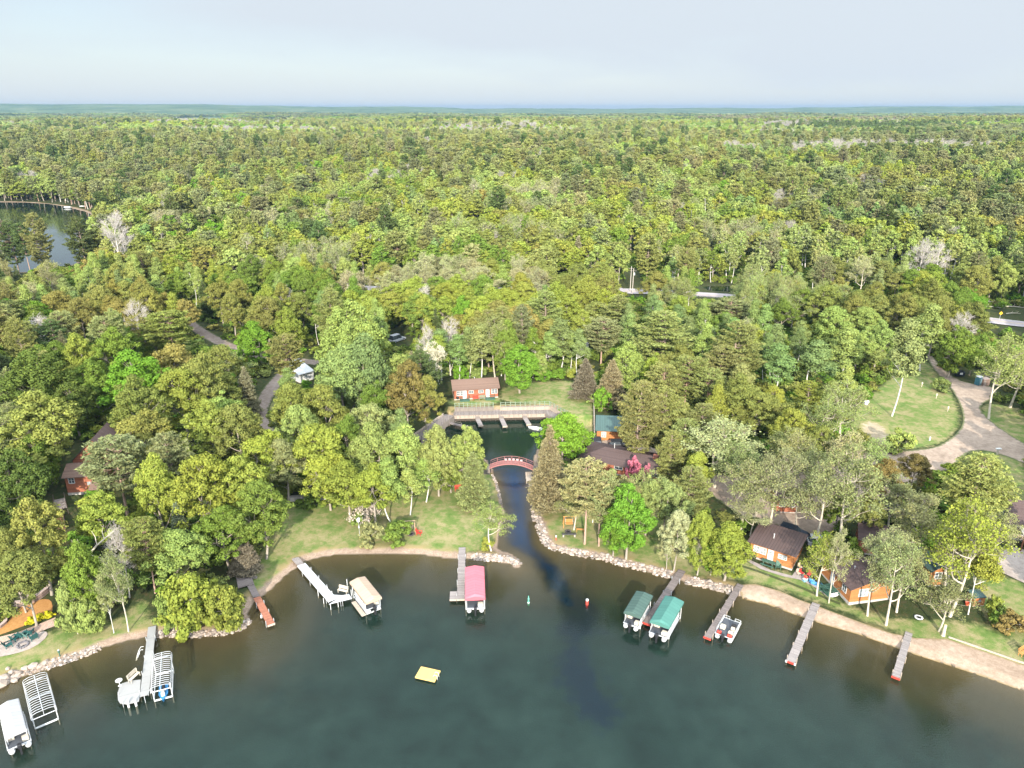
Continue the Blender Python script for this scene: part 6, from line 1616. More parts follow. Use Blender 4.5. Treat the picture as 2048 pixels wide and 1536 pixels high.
for sx in (-1, 1):
    for y in (-.85, 1.0): mb = MB(); mb.box(sx * .5 - .06, sx * .5 + .06, y - .06, y + .06, -1.2, 1.25 if y > 0 else .415); mb.build('post', M_LBEAM, o)
# ------------------------------------------------------------------ shoreline stones
def riprap(name, line, n, w, r0, r1, lab, m=M_ROCK, seed=1):
    rg_ = random.Random(seed); p = [G(*q) for q in line]; sg = [(p[i + 1] - p[i]).length for i in range(len(p) - 1)]; T = sum(sg); mb = MB()
    for _ in range(n):
        u = rg_.random() * T; i = 0
        while u > sg[i] and i < len(sg) - 1: u -= sg[i]; i += 1
        q = p[i].lerp(p[i + 1], u / sg[i]); d = (p[i + 1] - p[i]).normalized(); nn = Vector((-d.y, d.x, 0)); o = rg_.uniform(-.5, .5) * w
        q = q + nn * o; z = h1(q.x, q.y); mb.rock((q.x, q.y, max(z, -.15) + .02), rg_.uniform(r0, r1) * rg_.uniform(.7, 1.2), rg_, .75)
    o = mb.build(name, m); return tag(o, lab, 'stones', kind='stuff')
riprap('riprap', [(1063, 952), (1067, 985), (1070, 1012), (1074, 1040), (1083, 1062), (1091, 1082), (1104, 1094), (1126, 1100), (1166, 1108), (1203, 1114), (1235, 1124), (1270, 1131), (1308, 1142), (1342, 1151)], 900, 1.4, .08, .32, 'pale boulders lining the right bank of the channel and lake', seed=2)
riprap('riprap', [(1372, 1160), (1412, 1169), (1458, 1180), (1476, 1187)], 230, 1.5, .08, .32, 'pale boulders on the bank between two plank docks', seed=3)
riprap('riprap', [(944, 1113), (978, 1116), (1010, 1117), (1028, 1120), (1036, 1130)], 320, 1.4, .07, .28, 'pale rocks on the small point beside the pink canopy', seed=4)
riprap('riprap', [(302, 1270), (350, 1267), (400, 1269), (450, 1265), (485, 1254), (497, 1240)], 380, 1.0, .07, .28, 'pale rocks along the bank right of the long pale dock', seed=5)
riprap('riprap', [(0, 1368), (40, 1345), (75, 1338), (130, 1320), (165, 1309), (200, 1294)], 420, 1.2, .06, .22, 'small stones along the left shoreline', seed=6)
riprap('riprap', [(985, 950), (993, 968), (998, 990), (1003, 1010)], 110, .5, .08, .2, 'stones edging the left bank of the channel', seed=7)
for k, (px, py, r) in enumerate(((10, 1357, .62), (22, 1346, .4), (38, 1350, .5), (3, 1372, .7), (52, 1338, .42), (66, 1333, .5), (30, 1362, .4), (80, 1334, .36), (16, 1338, .33), (90, 1326, .4))):
    q = G(px, py); mb = MB(); mb.rock((0, 0, r * .3), r, random.Random(50 + k)); o = mb.build('boulder', M_ROCK, None, False, (q.x, q.y, q.z)); tag(o, 'pale grey boulder in the loose cluster above the bare canopy frame', 'boulder', 'boulders at the lower left shore')
# ------------------------------------------------------------------ furniture on the lawns
def swing(lab, px, py, m, rz=0, w=1.9):
    q = G(px, py); o = thing('log_swing', lab, 'garden swing', q, rz)
    for s in (-1, 1):
        mb = MB(); mb.tube([(s * w / 2, -.65, 0), (s * (w / 2 - .12), 0, 1.75)], .055, 7); mb.tube([(s * w / 2, .65, 0), (s * (w / 2 - .12), 0, 1.75)], .055, 7); mb.tube([(s * (w / 2 - .04), -.42, .62), (s * (w / 2 - .04), .42, .62)], .045, 6); mb.build('leg_frame', m, o)
    mb = MB(); mb.tube([(-w / 2 - .05, 0, 1.78), (w / 2 + .05, 0, 1.78)], .065, 7); mb.build('top_beam', m, o)
    mb = MB()
    for k in range(4): mb.box(-.62, .62, -.30 + .14 * k, -.19 + .14 * k, .48, .52)
    mb.build('seat', m, o); mb = MB()
    for k in range(4): mb.box(-.62, .62, .26 + .05 * k, .29 + .05 * k, .56 + k * .13, .67 + k * .13)
    mb.build('backrest', m, o)
    for s in (-1, 1): mb = MB(); mb.tube([(s * .6, 0, 1.75), (s * .62, -.25, .52)], .012, 4); mb.tube([(s * .6, 0, 1.75), (s * .62, .28, .6)], .012, 4); mb.build('chain', M_STEEL, o)
    return o
M_LOG = mat('varnished_log', (.33, .23, .14), .6, 4, .2); M_LOGO = mat('orange_log', (.42, .20, .06), .6, 4, .2)
swing('pale log swing on the left lawn beside a leafy shrub', 819, 1061, M_LOG, .1)
swing('orange varnished log swing on the right lawn', 1138, 1052, M_LOGO, .02)
def firering(lab, px, py, r, m, inner=M_BLACK):
    q = G(px, py); o = thing('fire_ring', lab, 'fire ring', q); mb = MB(); n = 14
    for k in range(n): an = 6.283 * k / n; mb.rock((r * math.cos(an), r * math.sin(an), .12), .19 * r / .6, rnd, .8)
    mb.build('ring', m, o); mb = MB(); mb.lathe([(r * .85, -.05), (r * .85, .06), (.02, .07)], 12); mb.build('ash_bed', inner, o)
firering('dark stone fire ring in front of the pale log swing', 822, 1069, .5, mat('sooty_stone', (.06, .05, .045), .9, 3, .3))
firering('white-painted fire ring on bare ground among leaning trunks', 1837, 1236, .42, M_WHITE)
def adirondack(name, lab, loc, rz, m, group=None, sc=1.):
    o = thing(name, lab, 'chair', loc, rz, group); o.scale = (sc,) * 3
    mb = MB(); v = [(-.28, -.38, .36), (.28, -.38, .36), (.28, .22, .24), (-.28, .22, .24)]; v += [(x, y, z - .03) for x, y, z in v]; mb.add(v, [(0, 1, 2, 3), (7, 6, 5, 4), (0, 4, 5, 1), (1, 5, 6, 2), (2, 6, 7, 3), (3, 7, 4, 0)]); mb.build('seat', m, o)
    mb = MB()
    for k in range(5): x = -.26 + k * .13; hh = .95 + .06 * (2 - abs(k - 2)); v = [(x - .055, .2, .22), (x + .055, .2, .22), (x + .065, .52, hh), (x - .065, .52, hh)]; v += [(a_, b_ + .025, c_) for a_, b_, c_ in v]; mb.add(v, [(0, 1, 2, 3), (7, 6, 5, 4), (0, 4, 5, 1), (1, 5, 6, 2), (2, 6, 7, 3), (3, 7, 4, 0)])
    mb.build('backrest', m, o)
    for s in (-1, 1):
        mb = MB(); mb.box(s * .36 - .07, s * .36 + .07, -.42, .32, .53, .56); mb.build('armrest', m, o)
        mb = MB(); mb.box(s * .33 - .03, s * .33 + .03, -.40, -.32, 0, .53); mb.box(s * .33 - .03, s * .33 + .03, .2, .28, 0, .53); mb.build('leg', m, o)
    return o
q = G(838, 1069); adirondack('adirondack_chair', 'red lawn chair turned sideways beside the dark fire ring', q, 1.3, M_REDP)
q = G(918, 981); b = thing('bench', 'bright red bench behind a slim trunk on the left lawn', 'bench', q, .2); bench_mesh(b, M_REDP, 1.5)
q = G(817, 998); b = thing('bench', 'dark red bench half hidden by lime aspens on the left lawn', 'bench', q, -.6); bench_mesh(b, cmat('dark_red_paint', (.13, .028, .025)), 1.4)
q = G(1138, 1073); b = thing('bench', 'low pale stone bench with dark seat in front of the orange swing', 'bench', q, .02)
mb = MB(); mb.bbox(-1.15, 1.15, -.2, .2, .40, .50, .02); mb.build('seat', cmat('dark_slab', (.05, .048, .045)), b)
for s in (-1, 1): mb = MB(); mb.bbox(s * .9 - .12, s * .9 + .12, -.18, .18, 0, .397, .02); mb.build('leg', M_CONC, b)
q = G(1141, 1061); firering('dark fire ring between the orange swing and the stone bench', 1136, 1064, .42, mat('dark_stone', (.07, .06, .055), .9, 3, .3))
q = G(1160, 1063); b = thing('bench', 'small orange wooden bench right of the stone bench', 'bench', q, -.1); bench_mesh(b, M_LOGO, 1.2, back=False)
q = G(1214, 1074); b = thing('bench', 'orange wooden bench between pine trunks near the boulder bank', 'bench', q, -.3); bench_mesh(b, M_LOGO, 1.4, back=False)
q = G(1112, 1080); o = thing('marker_post', 'short red and white marker post by the channel mouth', 'post', q); mb = MB(); mb.lathe([(.12, 0), (.12, .55)], 8); mb.build('body', cmat('faded_red', (.30, .09, .06)), o); mb = MB(); mb.lathe([(.13, .551), (.13, .8), (.05, .85)], 8); mb.build('cap', M_WHITE, o)
q = G(720, 1078); o = thing('bird_house', 'white birdhouse on a tall thin pole on the left lawn', 'birdhouse', q); mb = MB(); mb.tube([(0, 0, 0), (0, 0, 3.2)], .035, 6); mb.build('pole', M_STEEL, o)
mb = MB(); mb.box(-.2, .2, -.2, .2, 3.2, 3.6); mb.build('box', M_WHITE, o); mb = MB(); mb.prism([(-.28, 0), (.28, 0), (0, .25)], -.27, .27, Matrix.Translation((0, 0, 3.602)) @ Matrix.Rotation(math.pi / 2, 4, 'X')); mb.build('roof', M_WHITE, o); mb = MB(); mb.box(-.09, .09, -.1, .1, 2.05, 2.4); mb.build('lower_box', M_WHITE, o)
q = G(28, 1020); o = thing('utility_pole', 'pale thin pole standing left of the reddish deck', 'pole', q); mb = MB(); mb.tube([(0, 0, 0), (-.15, 0, 5.0)], [.11, .08], 8); mb.build('pole', M_STEEL, o)
for k, (px, py, h) in enumerate(((1260, 585, 9.6), (1264.5, 588, 9.2))):
    q = G(px, py); o = thing('utility_pole', ['pale wooden utility pole in the highway gap, left of a pair', 'pale wooden utility pole in the highway gap, right of a pair'][k], 'utility pole', q, 0, 'utility poles by the highway'); mb = MB(); mb.tube([(0, 0, -.3), (0, 0, h)], [.16, .11], 8); mb.build('pole', mat('pole_wood', (.36, .32, .28), .9, 4, .2), o)
    mb = MB(); mb.box(-1.1, 1.1, -.06, .06, h - .8, h - .68); mb.build('crossarm', M_BEAM, o)
    if k: mb = MB(); mb.lathe([(.2, h - 2.4), (.24, h - 2.3), (.24, h - 1.5), (.15, h - 1.4)], 10, None, (.35, 0)); mb.build('transformer', M_STEEL, o)
q = G(1998, 642); o = thing('road_sign', 'yellow diamond road sign beside the highway', 'road sign', q); mb = MB(); mb.tube([(0, 0, 0), (0, 0, 2.4)], .05, 6); mb.build('pole', M_STEEL, o); mb = MB(); mb.box(-.42, .42, -.06, -.03, -.42, .42, Matrix.Translation((0, 0, 2.5)) @ Matrix.Rotation(math.pi / 4, 4, 'Y')); mb.build('plate', cmat('sign_yellow', (.55, .33, .02)), o)
# picnic tables
def picnic(lab, loc, rz, m, w=1.8):
    o = thing('picnic_table', lab, 'picnic table', loc, rz); mb = MB()
    for k in range(5): mb.box(-w / 2, w / 2, -.38 + .155 * k, -.24 + .155 * k, .72, .76)
    mb.build('table_top', m, o)
    for s in (-1, 1):
        mb = MB(); mb.box(-w / 2, w / 2, s * .75 - .13, s * .75 + .13, .42, .46); mb.build('seat', m, o)
        mb = MB(); x = s * (w / 2 - .3); mb.tube([(x, -.7, 0), (x, -.2, .72)], .05, 5); mb.tube([(x, .7, 0), (x, .2, .72)], .05, 5); mb.box(x - .04, x + .04, -.85, .85, .34, .415); mb.build('leg', m, o)
def onA(px, py): return G(px, py)
picnic('green picnic table in front of the orange cabin with white door', onA(1536, 1131), A1, M_GREENP, 1.9)
picnic('green picnic table by the porch of the second orange cabin', G(1648, 1182), -.5, M_GREENP, 1.8)
M_PGCH = mat('green_chair_paint', (.05, .11, .08), .6, 5, .2); q = onA(1556, 1136); adirondack('lawn_chair', 'green lawn chair right of the green picnic table', q, A1 + .3, M_PGCH)
dk = thing('deck', 'green landing with railing at the second orange cabin door', 'deck', (*G(1668, 1184)[:2], G(1668, 1184).z), A2 + .1); mb = MB(); mb.box(-1.6, .4, -.8, 1.5, .1, .35); mb.build('floor', M_GREENP, dk); mb = MB()
for x in (-1.55, -.6, .35): mb.tube([(x, -.75, .35), (x, -.75, 1.25)], .04, 5)
mb.tube([(-1.55, -.75, 1.2), (.35, -.75, 1.2)], .04, 5); mb.tube([(-1.55, -.75, .8), (.35, -.75, .8)], .03, 5); mb.tube([(-1.55, -.75, 1.2), (-1.55, 1.4, 1.2)], .04, 5); mb.build('railing', M_GREENP, dk)
M_CH1 = cmat('red_fabric', (.34, .035, .03)); M_CH2 = cmat('beige_fabric', (.40, .30, .22))
def campchair(lab, px, py, rz, m):
    q = G(px, py); o = thing('camp_chair', lab, 'chair', q, rz, 'folding chairs between the orange cabins'); mb = MB(); mb.bbox(-.27, .27, -.27, .25, .38, .43, .03); mb.build('seat', m, o); mb = MB(); mb.bbox(-.27, .27, .25, .31, .43, .95, .03); mb.build('backrest', m, o)
    for sx in (-1, 1):
        for sy in (-1, 1): mb = MB(); mb.tube([(sx * .25, sy * .25, .38), (sx * .3, sy * .3, 0)], .018, 4); mb.build('leg', M_STEEL, o)
for a_ in (('red folding chair nearest the orange cabin corner, in the clutter', 1603, 1150, .6, M_CH1), ('red folding chair at the right of the clutter by the slab', 1617, 1153, -.9, M_CH1), ('red folding chair at the front of the clutter by the slab', 1612, 1160, 2.2, M_CH1), ('beige folding chair left of the red chairs', 1597, 1150, .2, M_CH2), ('beige folding chair by the shaded cabin corner', 1600, 1138, .5, M_CH2)): campchair(*a_)
q = G(1610, 1162); o = thing('cooler', 'pale blue cooler beside the red folding chairs', 'cooler', q, .4); mb = MB(); mb.bbox(-.35, .35, -.22, .22, 0, .38, .03); mb.build('box', cmat('cooler_blue', (.16, .30, .36)), o); mb = MB(); mb.bbox(-.36, .36, -.23, .23, .383, .45, .03); mb.build('lid', M_WHITE, o)
for k, (px, py) in enumerate(((1632, 1168), (1637, 1172))):
    q = G(px, py); o = thing('kayak', ['bright blue kayak on the grass, upper of two', 'bright blue kayak on the grass, lower of two'][k], 'kayak', (q.x, q.y, q.z), -.9 + .3 * k, 'blue kayaks by the cabins'); mb = MB(); mb.tube([(-1.4, 0, .28), (-1.0, 0, .22), (0, 0, .2), (1.0, 0, .22), (1.4, 0, .28)], [.03, .22, .32, .22, .03], 10); mb.build('hull', cmat('kayak_blue', (.06, .22, .42), .4), o, True); mb = MB(); mb.lathe([(.24, .5), (.2, .54), (.15, .525)], 12); mb.build('cockpit', M_BLACK, o)
q = G(1668, 1192); o = thing('upturned_dinghy', 'small white upturned dinghy against the second orange cabin', 'boat', q, .3); mb = MB(); mb.tube([(-.7, 0, .1), (-.4, 0, .2), (.3, 0, .22), (.75, 0, .12)], [.12, .3, .3, .08], 8); mb.build('hull', M_WHITE, o, True); mb = MB(); mb.box(-.6, .6, -.02, .02, .44, .52); mb.build('keel', M_WHITE, o)
# slab and footpath in front of the first cabin
drape('path', gp([(1486, 1117), (1500, 1120), (1540, 1140), (1584, 1152), (1592, 1140), (1606, 1146), (1640, 1172), (1662, 1192), (1656, 1195), (1625, 1172), (1600, 1160), (1570, 1154), (1520, 1138)]), gmat('concrete_walk', [(.33, (.19, .155, .14)), (.5, (.25, .21, .19)), (.66, (.31, .27, .25))]), .05, .5)
drape('path', strip([tuple(G(*q)[:2]) for q in [(1470, 1128), (1520, 1144), (1580, 1166), (1640, 1192), (1680, 1208)]], .5), M_DIRT, .035, .4)
# timber edging of the beach, split-rail fence, stump
pts = [G(*q) for q in [(1897, 1275), (1960, 1297), (2052, 1329)]]; o = thing('timber_edging', 'long pale timber edging between beach sand and lawn', 'edging', pts[0]); mb = MB()
for i in range(2):
    p0, p1 = pts[i] - pts[0], pts[i + 1] - pts[0]; d = (p1 - p0); L = d.length; M = Matrix.Translation(p0) @ Matrix.Rotation(math.atan2(d.y, d.x), 4, 'Z'); mb.box(0, L - .02, -.09, .09, -.3, .16, M)
mb.build('beam', M_LBEAM, o)
def railfence(lab, line, n, m, h=1.1, name='rail_fence', board=False):
    pts = [G(*q) for q in line]; o = thing(name, lab, 'fence', pts[0])
    for i in range(len(pts) - 1):
        p0, p1 = pts[i] - pts[0], pts[i + 1] - pts[0]; mb = MB()
        for z in ((.45, .9) if not board else (.15, .42, .69, .96)): mb.tube([p0 + Vector((0, 0, z * h)), p1 + Vector((0, 0, z * h))], .055 if not board else .1, 5)
        mb.build('rail', m, o)
        for k in range(n): q = p0.lerp(p1, k / n); mb = MB(); mb.tube([q - Vector((0, 0, .2)), q + Vector((0, 0, h))], .07, 6); mb.build('post', m, o)
    return o
railfence('thin timber rail fence running down from the thick lime tree', [(1975, 1205), (2005, 1232), (2056, 1275)], 3, M_BEAM, .9)
railfence('white board fence running back beside the green-roofed building', [(1189, 886), (1188, 842), (1187, 798)], 5, M_LBEAM, 1.3, 'board_fence', True)
q = G(605, 1003); wa = thing('stone_retaining_wall', 'pale stacked wall at the back of the left lawn under oaks', 'wall', G(575, 1004), .12); mb = MB(); mb.box(0, 3.6, 0, .5, -.3, .8); mb.box(3.62, 7, .05, .5, -.3, .55); mb.build('blocks', M_FOUND, wa); mb = MB(); mb.box(-.05, 3.66, -.05, .55, .803, .9); mb.build('cap', M_CONC, wa)
q = G(1886, 1271); o = thing('tree_stump', 'tall cut pale stump near the timber edging', 'stump', q); mb = MB(); mb.lathe([(.30, -.1), (.22, .15), (.19, .8), (.17, 1.7)], 10); mb.build('trunk', BARK['pale'], o); mb = MB(); mb.lathe([(.165, 1.701), (.01, 1.72)], 10); mb.build('cut_face', cmat('cut_wood', (.5, .36, .18)), o)
q = G(2046, 1309); b = thing('bench', 'orange bench on the lawn at the right edge above the beach', 'bench', q, .5); bench_mesh(b, M_LOGO, 1.5)
q = G(1934, 1210); o = thing('bucket', 'small red bucket left of the little orange shed', 'bucket', q); mb = MB(); mb.lathe([(.22, 0), (.3, .42), (.27, .42), (.2, .06)], 12); mb.build('body', cmat('bucket_red', (.40, .07, .03)), o); mb = MB(); mb.tube([(-.28, 0, .4), (-.2, 0, .6), (.2, 0, .6), (.28, 0, .4)], .015, 4); mb.build('handle', M_STEEL, o)
# ------------------------------------------------------------------ terraced garden, lower left
M_TEAL = cmat('teal_green_plastic', (.018, .075, .072), .5); M_TEALL = cmat('pale_teal_plastic', (.10, .19, .165), .5)
for k, (px, py, rz, lt, lab) in enumerate(((17, 1294, 2.3, 0, 'dark teal lawn chair at the left end of the patio ring'), (31, 1281, 2.9, 0, 'dark teal lawn chair, second along the flagstone patio'), (42, 1276, 3.3, 0, 'dark teal lawn chair, third along the flagstone patio'), (52, 1274, 3.0, 1, 'pale teal lawn chair in the middle of the patio row'), (69, 1279, 4.0, 0, 'teal lawn chair at the right end of the patio row'), (60, 1270, 3.4, 0, 'teal lawn chair set back by the brick path'))):
    adirondack('adirondack_chair', lab, G(px, py), rz, M_TEALL if lt else M_TEAL, 'lawn chairs on the flagstone patio', 1.12)
firering('grey fire ring in the middle of the teal chairs', 46, 1291, .6, mat('grey_ring_stone', (.12, .11, .115), .9, 3, .3))
def blockwall(lab, line, h, th=.4):
    pts = [G(*q) for q in line]; o = thing('stone_retaining_wall', lab, 'wall', pts[0])
    mb = MB(); mc = MB()
    for i in range(len(pts) - 1):
        p0, p1 = pts[i] - pts[0], pts[i + 1] - pts[0]; d = p1 - p0; L = d.length; d.normalize(); M = Matrix.Translation(p0) @ Matrix.Rotation(math.atan2(d.y, d.x), 4, 'Z'); mb.box(0, L - .012, -th / 2, th / 2, -.4, h + i * .004, M); mc.box(-.02, L - .03, -th / 2 - .05, th / 2 + .05, h + .002 + i * .004, h + .09 + i * .004, M)
    mb.build('blocks', M_BRICKW, o); mc.build('cap_stones', mat('cap_stone', (.36, .28, .245), .9, 4, .3), o)
blockwall('curved reddish block retaining wall behind the orange mulch bed', [(32, 1214), (52, 1211), (70, 1203), (84, 1194), (95, 1185), (100, 1178)], .75)
blockwall('dark block retaining wall at the left edge above the mulch', [(-30, 1205), (2, 1207), (8, 1220), (3, 1238), (-25, 1246)], .9)
blockwall('low block wall curving left of the big trunk', [(-30, 1262), (0, 1257), (12, 1247), (14, 1238)], .4, .3)
for k, (px, py) in enumerate(((63, 1246), (80, 1240), (97, 1234))):
    q = G(px, py); o = bpy.data.objects.new('yellow_flower_clump', PR['shrub'][k % 2]['crown']); COL.objects.link(o); o.location = q; o.scale = (.42, .36, .3); o.color = (.50, .46, .03, 1); tag(o, ['bright yellow-green plant on the mulch edge, leftmost of three', 'bright yellow-green plant on the mulch edge, middle of three', 'bright yellow-green plant on the mulch edge, rightmost of three'][k], 'plant', 'yellow plants beside the brick path')
q = G(120, 1312); o = thing('garden_light', 'small dark garden lantern near the left shoreline', 'lantern', q); mb = MB(); mb.lathe([(.08, 0), (.06, .5), (.14, .55), (.12, .8), (.02, .9)], 8); mb.build('post', M_GREENP, o); mb = MB(); mb.lathe([(.13, .901), (.02, 1.0)], 8); mb.build('cap', M_WHITE, o)
q = G(498, 1133); b = thing('bench', 'brown wooden bench by the small brownish spruce at the red dock', 'bench', (q.x - .6, q.y, q.z), -.5); bench_mesh(b, cmat('brown_stain', (.22, .10, .05)), 1.4)
# ------------------------------------------------------------------ vehicles and campground things
def car(name, lab, loc, rz, col, L=4.6, W=1.85, H=1.5, suv=True):
    o = thing(name, lab, 'car', loc, rz); m_ = cmat('car_paint_' + name, col, .3); h = W / 2
    mb = MB(); secs = [(-L / 2, .35, .75, .9), (-L / 2 + .15, .28, .92, .97), (L * .2, .28, .95, 1.), (L / 2 - .4, .3, .85, .97), (L / 2, .38, .68, .86)]; v = []; f = []
    for x, z0, z1, k in secs: v += [(x, -h * k, z0), (x, -h * k, z1 - .12), (x, -h * k * .93, z1), (x, h * k * .93, z1), (x, h * k, z1 - .12), (x, h * k, z0)]
    for i in range(4):
        for j in range(6): f.append((i * 6 + j, i * 6 + (j + 1) % 6, (i + 1) * 6 + (j + 1) % 6, (i + 1) * 6 + j))
    f += [(5, 4, 3, 2, 1, 0), (24, 25, 26, 27, 28, 29)]; mb.add(v, f); mb.build('body', m_, o)
    mb = MB(); x0, x1, x2, x3 = -L / 2 + .12, -L / 2 + .45, L * .08, L * .22; v = [(x0, -h * .88, .93), (x3, -h * .88, .94), (x3, h * .88, .94), (x0, h * .88, .93), (x1, -h * .74, H - .05), (x2, -h * .74, H - .05), (x2, h * .74, H - .05), (x1, h * .74, H - .05)]; mb.add(v, [(3, 2, 1, 0), (0, 1, 5, 4), (1, 2, 6, 5), (2, 3, 7, 6), (3, 0, 4, 7)]); mb.build('windows', M_GLASS, o)
    mb = MB(); mb.box(x1 - .05, x2 + .05, -h * .76, h * .76, H - .05, H); mb.build('roof', m_, o)
    for sx in (-L * .31, L * .31):
        for sy in (-1, 1): w_ = MB(); w_.lathe([(.2, -.11), (.33, -.11), (.34, -.05), (.34, .05), (.33, .11), (.2, .11)], 14, Matrix.Translation((sx, sy * (h - .1), .34)) @ Matrix.Rotation(math.pi / 2, 4, 'X')); wo = w_.build('wheel', M_RUB, o); w2 = MB(); w2.lathe([(.19, -.112), (.2, .112)], 10, Matrix.Translation((sx, sy * (h - .1), .34)) @ Matrix.Rotation(math.pi / 2, 4, 'X')); w2.build('rim', M_STEEL, wo)
    for sy in (-1, 1): mb = MB(); mb.box(L / 2 - .06, L / 2 + .006, sy * h * .6 - .15, sy * h * .6 + .15, .55, .67); mb.build('headlight', M_WHITE, o)
q = G(1240, 894); car('parked_car', 'black car parked on gravel behind the big lodge roof', q, .03, (.012, .012, .014))
q = G(1194, 888); car('parked_car', 'dark pickup-like car tucked by the green-roofed building corner', q, 1.5, (.018, .018, .022), 4.4)
q = G(1586, 1070); car('parked_car', 'dark blue car hidden behind the first orange cabin roof', q, A1, (.012, .02, .035))
q = G(1645, 1091); car('parked_car', 'silver-white car under budding trees right of the first cabin', q, A1 + .4, (.36, .37, .38))
q = G(795, 682); car('parked_van', 'white van parked in the dark woods opening', q, .9, (.42, .43, .45), 5.2, 2.0, 2.1)
q = G(785, 756); car('parked_car', 'grey-blue car almost hidden behind the rusty olive oak', q, .3, (.16, .20, .26), 4.5)
q = G(1790, 1025); car('parked_car', 'dark car in deep shade right of the gravel parking area', q, .2, (.02, .02, .024))
q = G(1560, 1076); q = G(1160, 702); o = thing('camper_trailer', 'white camper trailer just visible between trunks behind the marina lawn', 'camper', q, .1); mb = MB(); mb.bbox(-2.2, 2.2, -1.1, 1.1, .5, 2.7, .25); mb.build('body', cmat('camper_white', (.40, .38, .35)), o)
mb = MB(); mb.box(-1.4, -.4, -1.125, -1.105, 1.5, 2.1); mb.box(.5, 1.3, -1.125, -1.105, 1.5, 2.1); mb.build('window', M_GLASS, o)
for sy in (-1, 1): w_ = MB(); w_.lathe([(.3, -.1), (.33, 0), (.3, .1)], 12, Matrix.Translation((0, sy * 1.0, .33)) @ Matrix.Rotation(math.pi / 2, 4, 'X')); w_.build('wheel', M_RUB, o)
q = G(1955, 770); o = thing('portable_toilet', 'teal portable toilet with white roof at the gravel edge', 'portable toilet', q, .35); mb = MB(); mb.bbox(-.55, .55, -.55, .55, .08, 2.1, .04); mb.build('booth', cmat('toilet_teal', (.03, .10, .13), .5), o); mb = MB(); mb.bbox(-.6, .6, -.6, .6, 2.103, 2.3, .1); mb.build('roof', M_WHITE, o); mb = MB(); mb.box(-.35, .35, -.575, -.553, .2, 1.9); mb.build('door', cmat('toilet_door', (.10, .16, .18)), o)
q = G(1967, 770); o = thing('woodshed', 'small brown lean-to beside the teal portable toilet', 'shed', q, .2); mb = MB(); mb.box(-.9, .9, -.7, .7, 0, 1.7); mb.build('wall', stripe_mat('brown_boards', (.15, .105, .085), (.06, .045, .04), 0, .2, .1, .9, .25), o); mb = MB(); mb.box(-1.0, 1.0, -.8, .8, 1.703, 1.8); mb.build('roof', cmat('shed_roof', (.24, .19, .17)), o); mb = MB(); mb.box(-.8, -.2, -.73, -.702, .1, 1.5); mb.build('door', M_BEAM, o)
q = G(1918, 752); o = thing('dumpster', 'dark bin with a white panel at the wood edge', 'dumpster', q, -.05); mb = MB(); mb.add([(-.9, -.6, .15), (.9, -.6, .15), (.9, .6, .15), (-.9, .6, .15), (-1.0, -.7, 1.2), (1.0, -.7, 1.2), (1.0, .65, 1.4), (-1.0, .65, 1.4)], [(3, 2, 1, 0), (4, 5, 6, 7), (0, 1, 5, 4), (1, 2, 6, 5), (2, 3, 7, 6), (3, 0, 4, 7)]); mb.build('bin', cmat('bin_navy', (.012, .016, .022)), o); mb = MB(); mb.box(-.3, .35, -.76, -.70, .6, 1.1); mb.build('panel', M_WHITE, o)
for s in (-1, 1): mb = MB(); mb.lathe([(.12, -.06), (.15, 0), (.12, .06)], 10, Matrix.Translation((s * .8, 0, .15)) @ Matrix.Rotation(math.pi / 2, 4, 'X')); mb.build('wheel', M_RUB, o)
PED = ['by the small round bush', 'in the middle of the clearing edge', 'nearest the gravel bend']
for k, (px, py) in enumerate(((1843, 774), (1872, 797), (1895, 823))):
    q = G(px, py); o = thing('hookup_post', f'white campsite hookup post {PED[k]}', 'hookup post', q, .2, 'white hookup posts on the grassy clearing'); mb = MB(); mb.box(-.06, .06, -.05, .05, 0, .7); mb.build('post', M_CREAM, o); mb = MB(); mb.bbox(-.17, .17, -.1, .1, .703, 1.2, .04); mb.build('box', M_CREAM, o)
q = G(1859, 881); o = thing('hookup_post', 'short white stake at the front of the grassy clearing', 'hookup post', q, 0, 'white hookup posts on the grassy clearing'); mb = MB(); mb.bbox(-.12, .12, -.1, .1, 0, .7, .03); mb.build('post', M_WHITE, o); mb = MB(); mb.bbox(-.14, .14, -.12, .12, .703, .8, .03); mb.build('box', M_WHITE, o)
q = G(1994, 909); o = thing('signpost', 'white T-shaped post beside the gravel road fork', 'post', q, .1); mb = MB(); mb.box(-.13, .13, -.1, .1, 0, 1.15); mb.build('post', M_CREAM, o); mb = MB(); mb.bbox(-.5, .5, -.2, .2, 1.153, 1.35, .04); mb.build('top', M_WHITE, o)
q = G(1729, 808); o = thing('tarped_pile', 'black and white tarped pile at the edge of the clearing', 'pile', q, .4); mb = MB(); mb.rock((0, 0, .35), .75, random.Random(3), .8); mb.rock((.9, .1, .25), .6, random.Random(4), .7); mb.build('tarp', M_WHITE, o); mb = MB(); mb.rock((-.55, .2, .45), .6, random.Random(5), 1.0); mb.build('dark_bag', M_BLACK, o)
q = G(155, 417); 
for k, (px, py) in enumerate(((135, 415.5), (167, 413.5))):
    q = P(px, py, .25); o = thing('canoe', ['pale boat on the far shore of the inland pond, left one', 'pale boat on the far shore of the inland pond, right one'][k], 'boat', q, .1 + .2 * k, 'boats on the pond shore'); mb = MB(); mb.tube([(-2.6, 0, .5), (-1.7, 0, .35), (0, 0, .3), (1.7, 0, .35), (2.6, 0, .5)], [.05, .45, .6, .45, .05], 8); mb.build('hull', M_WHITE, o, True); mb = MB(); mb.box(-1.2, 1.2, -.3, .3, .85, .95); mb.build('seat', M_LBEAM, o)
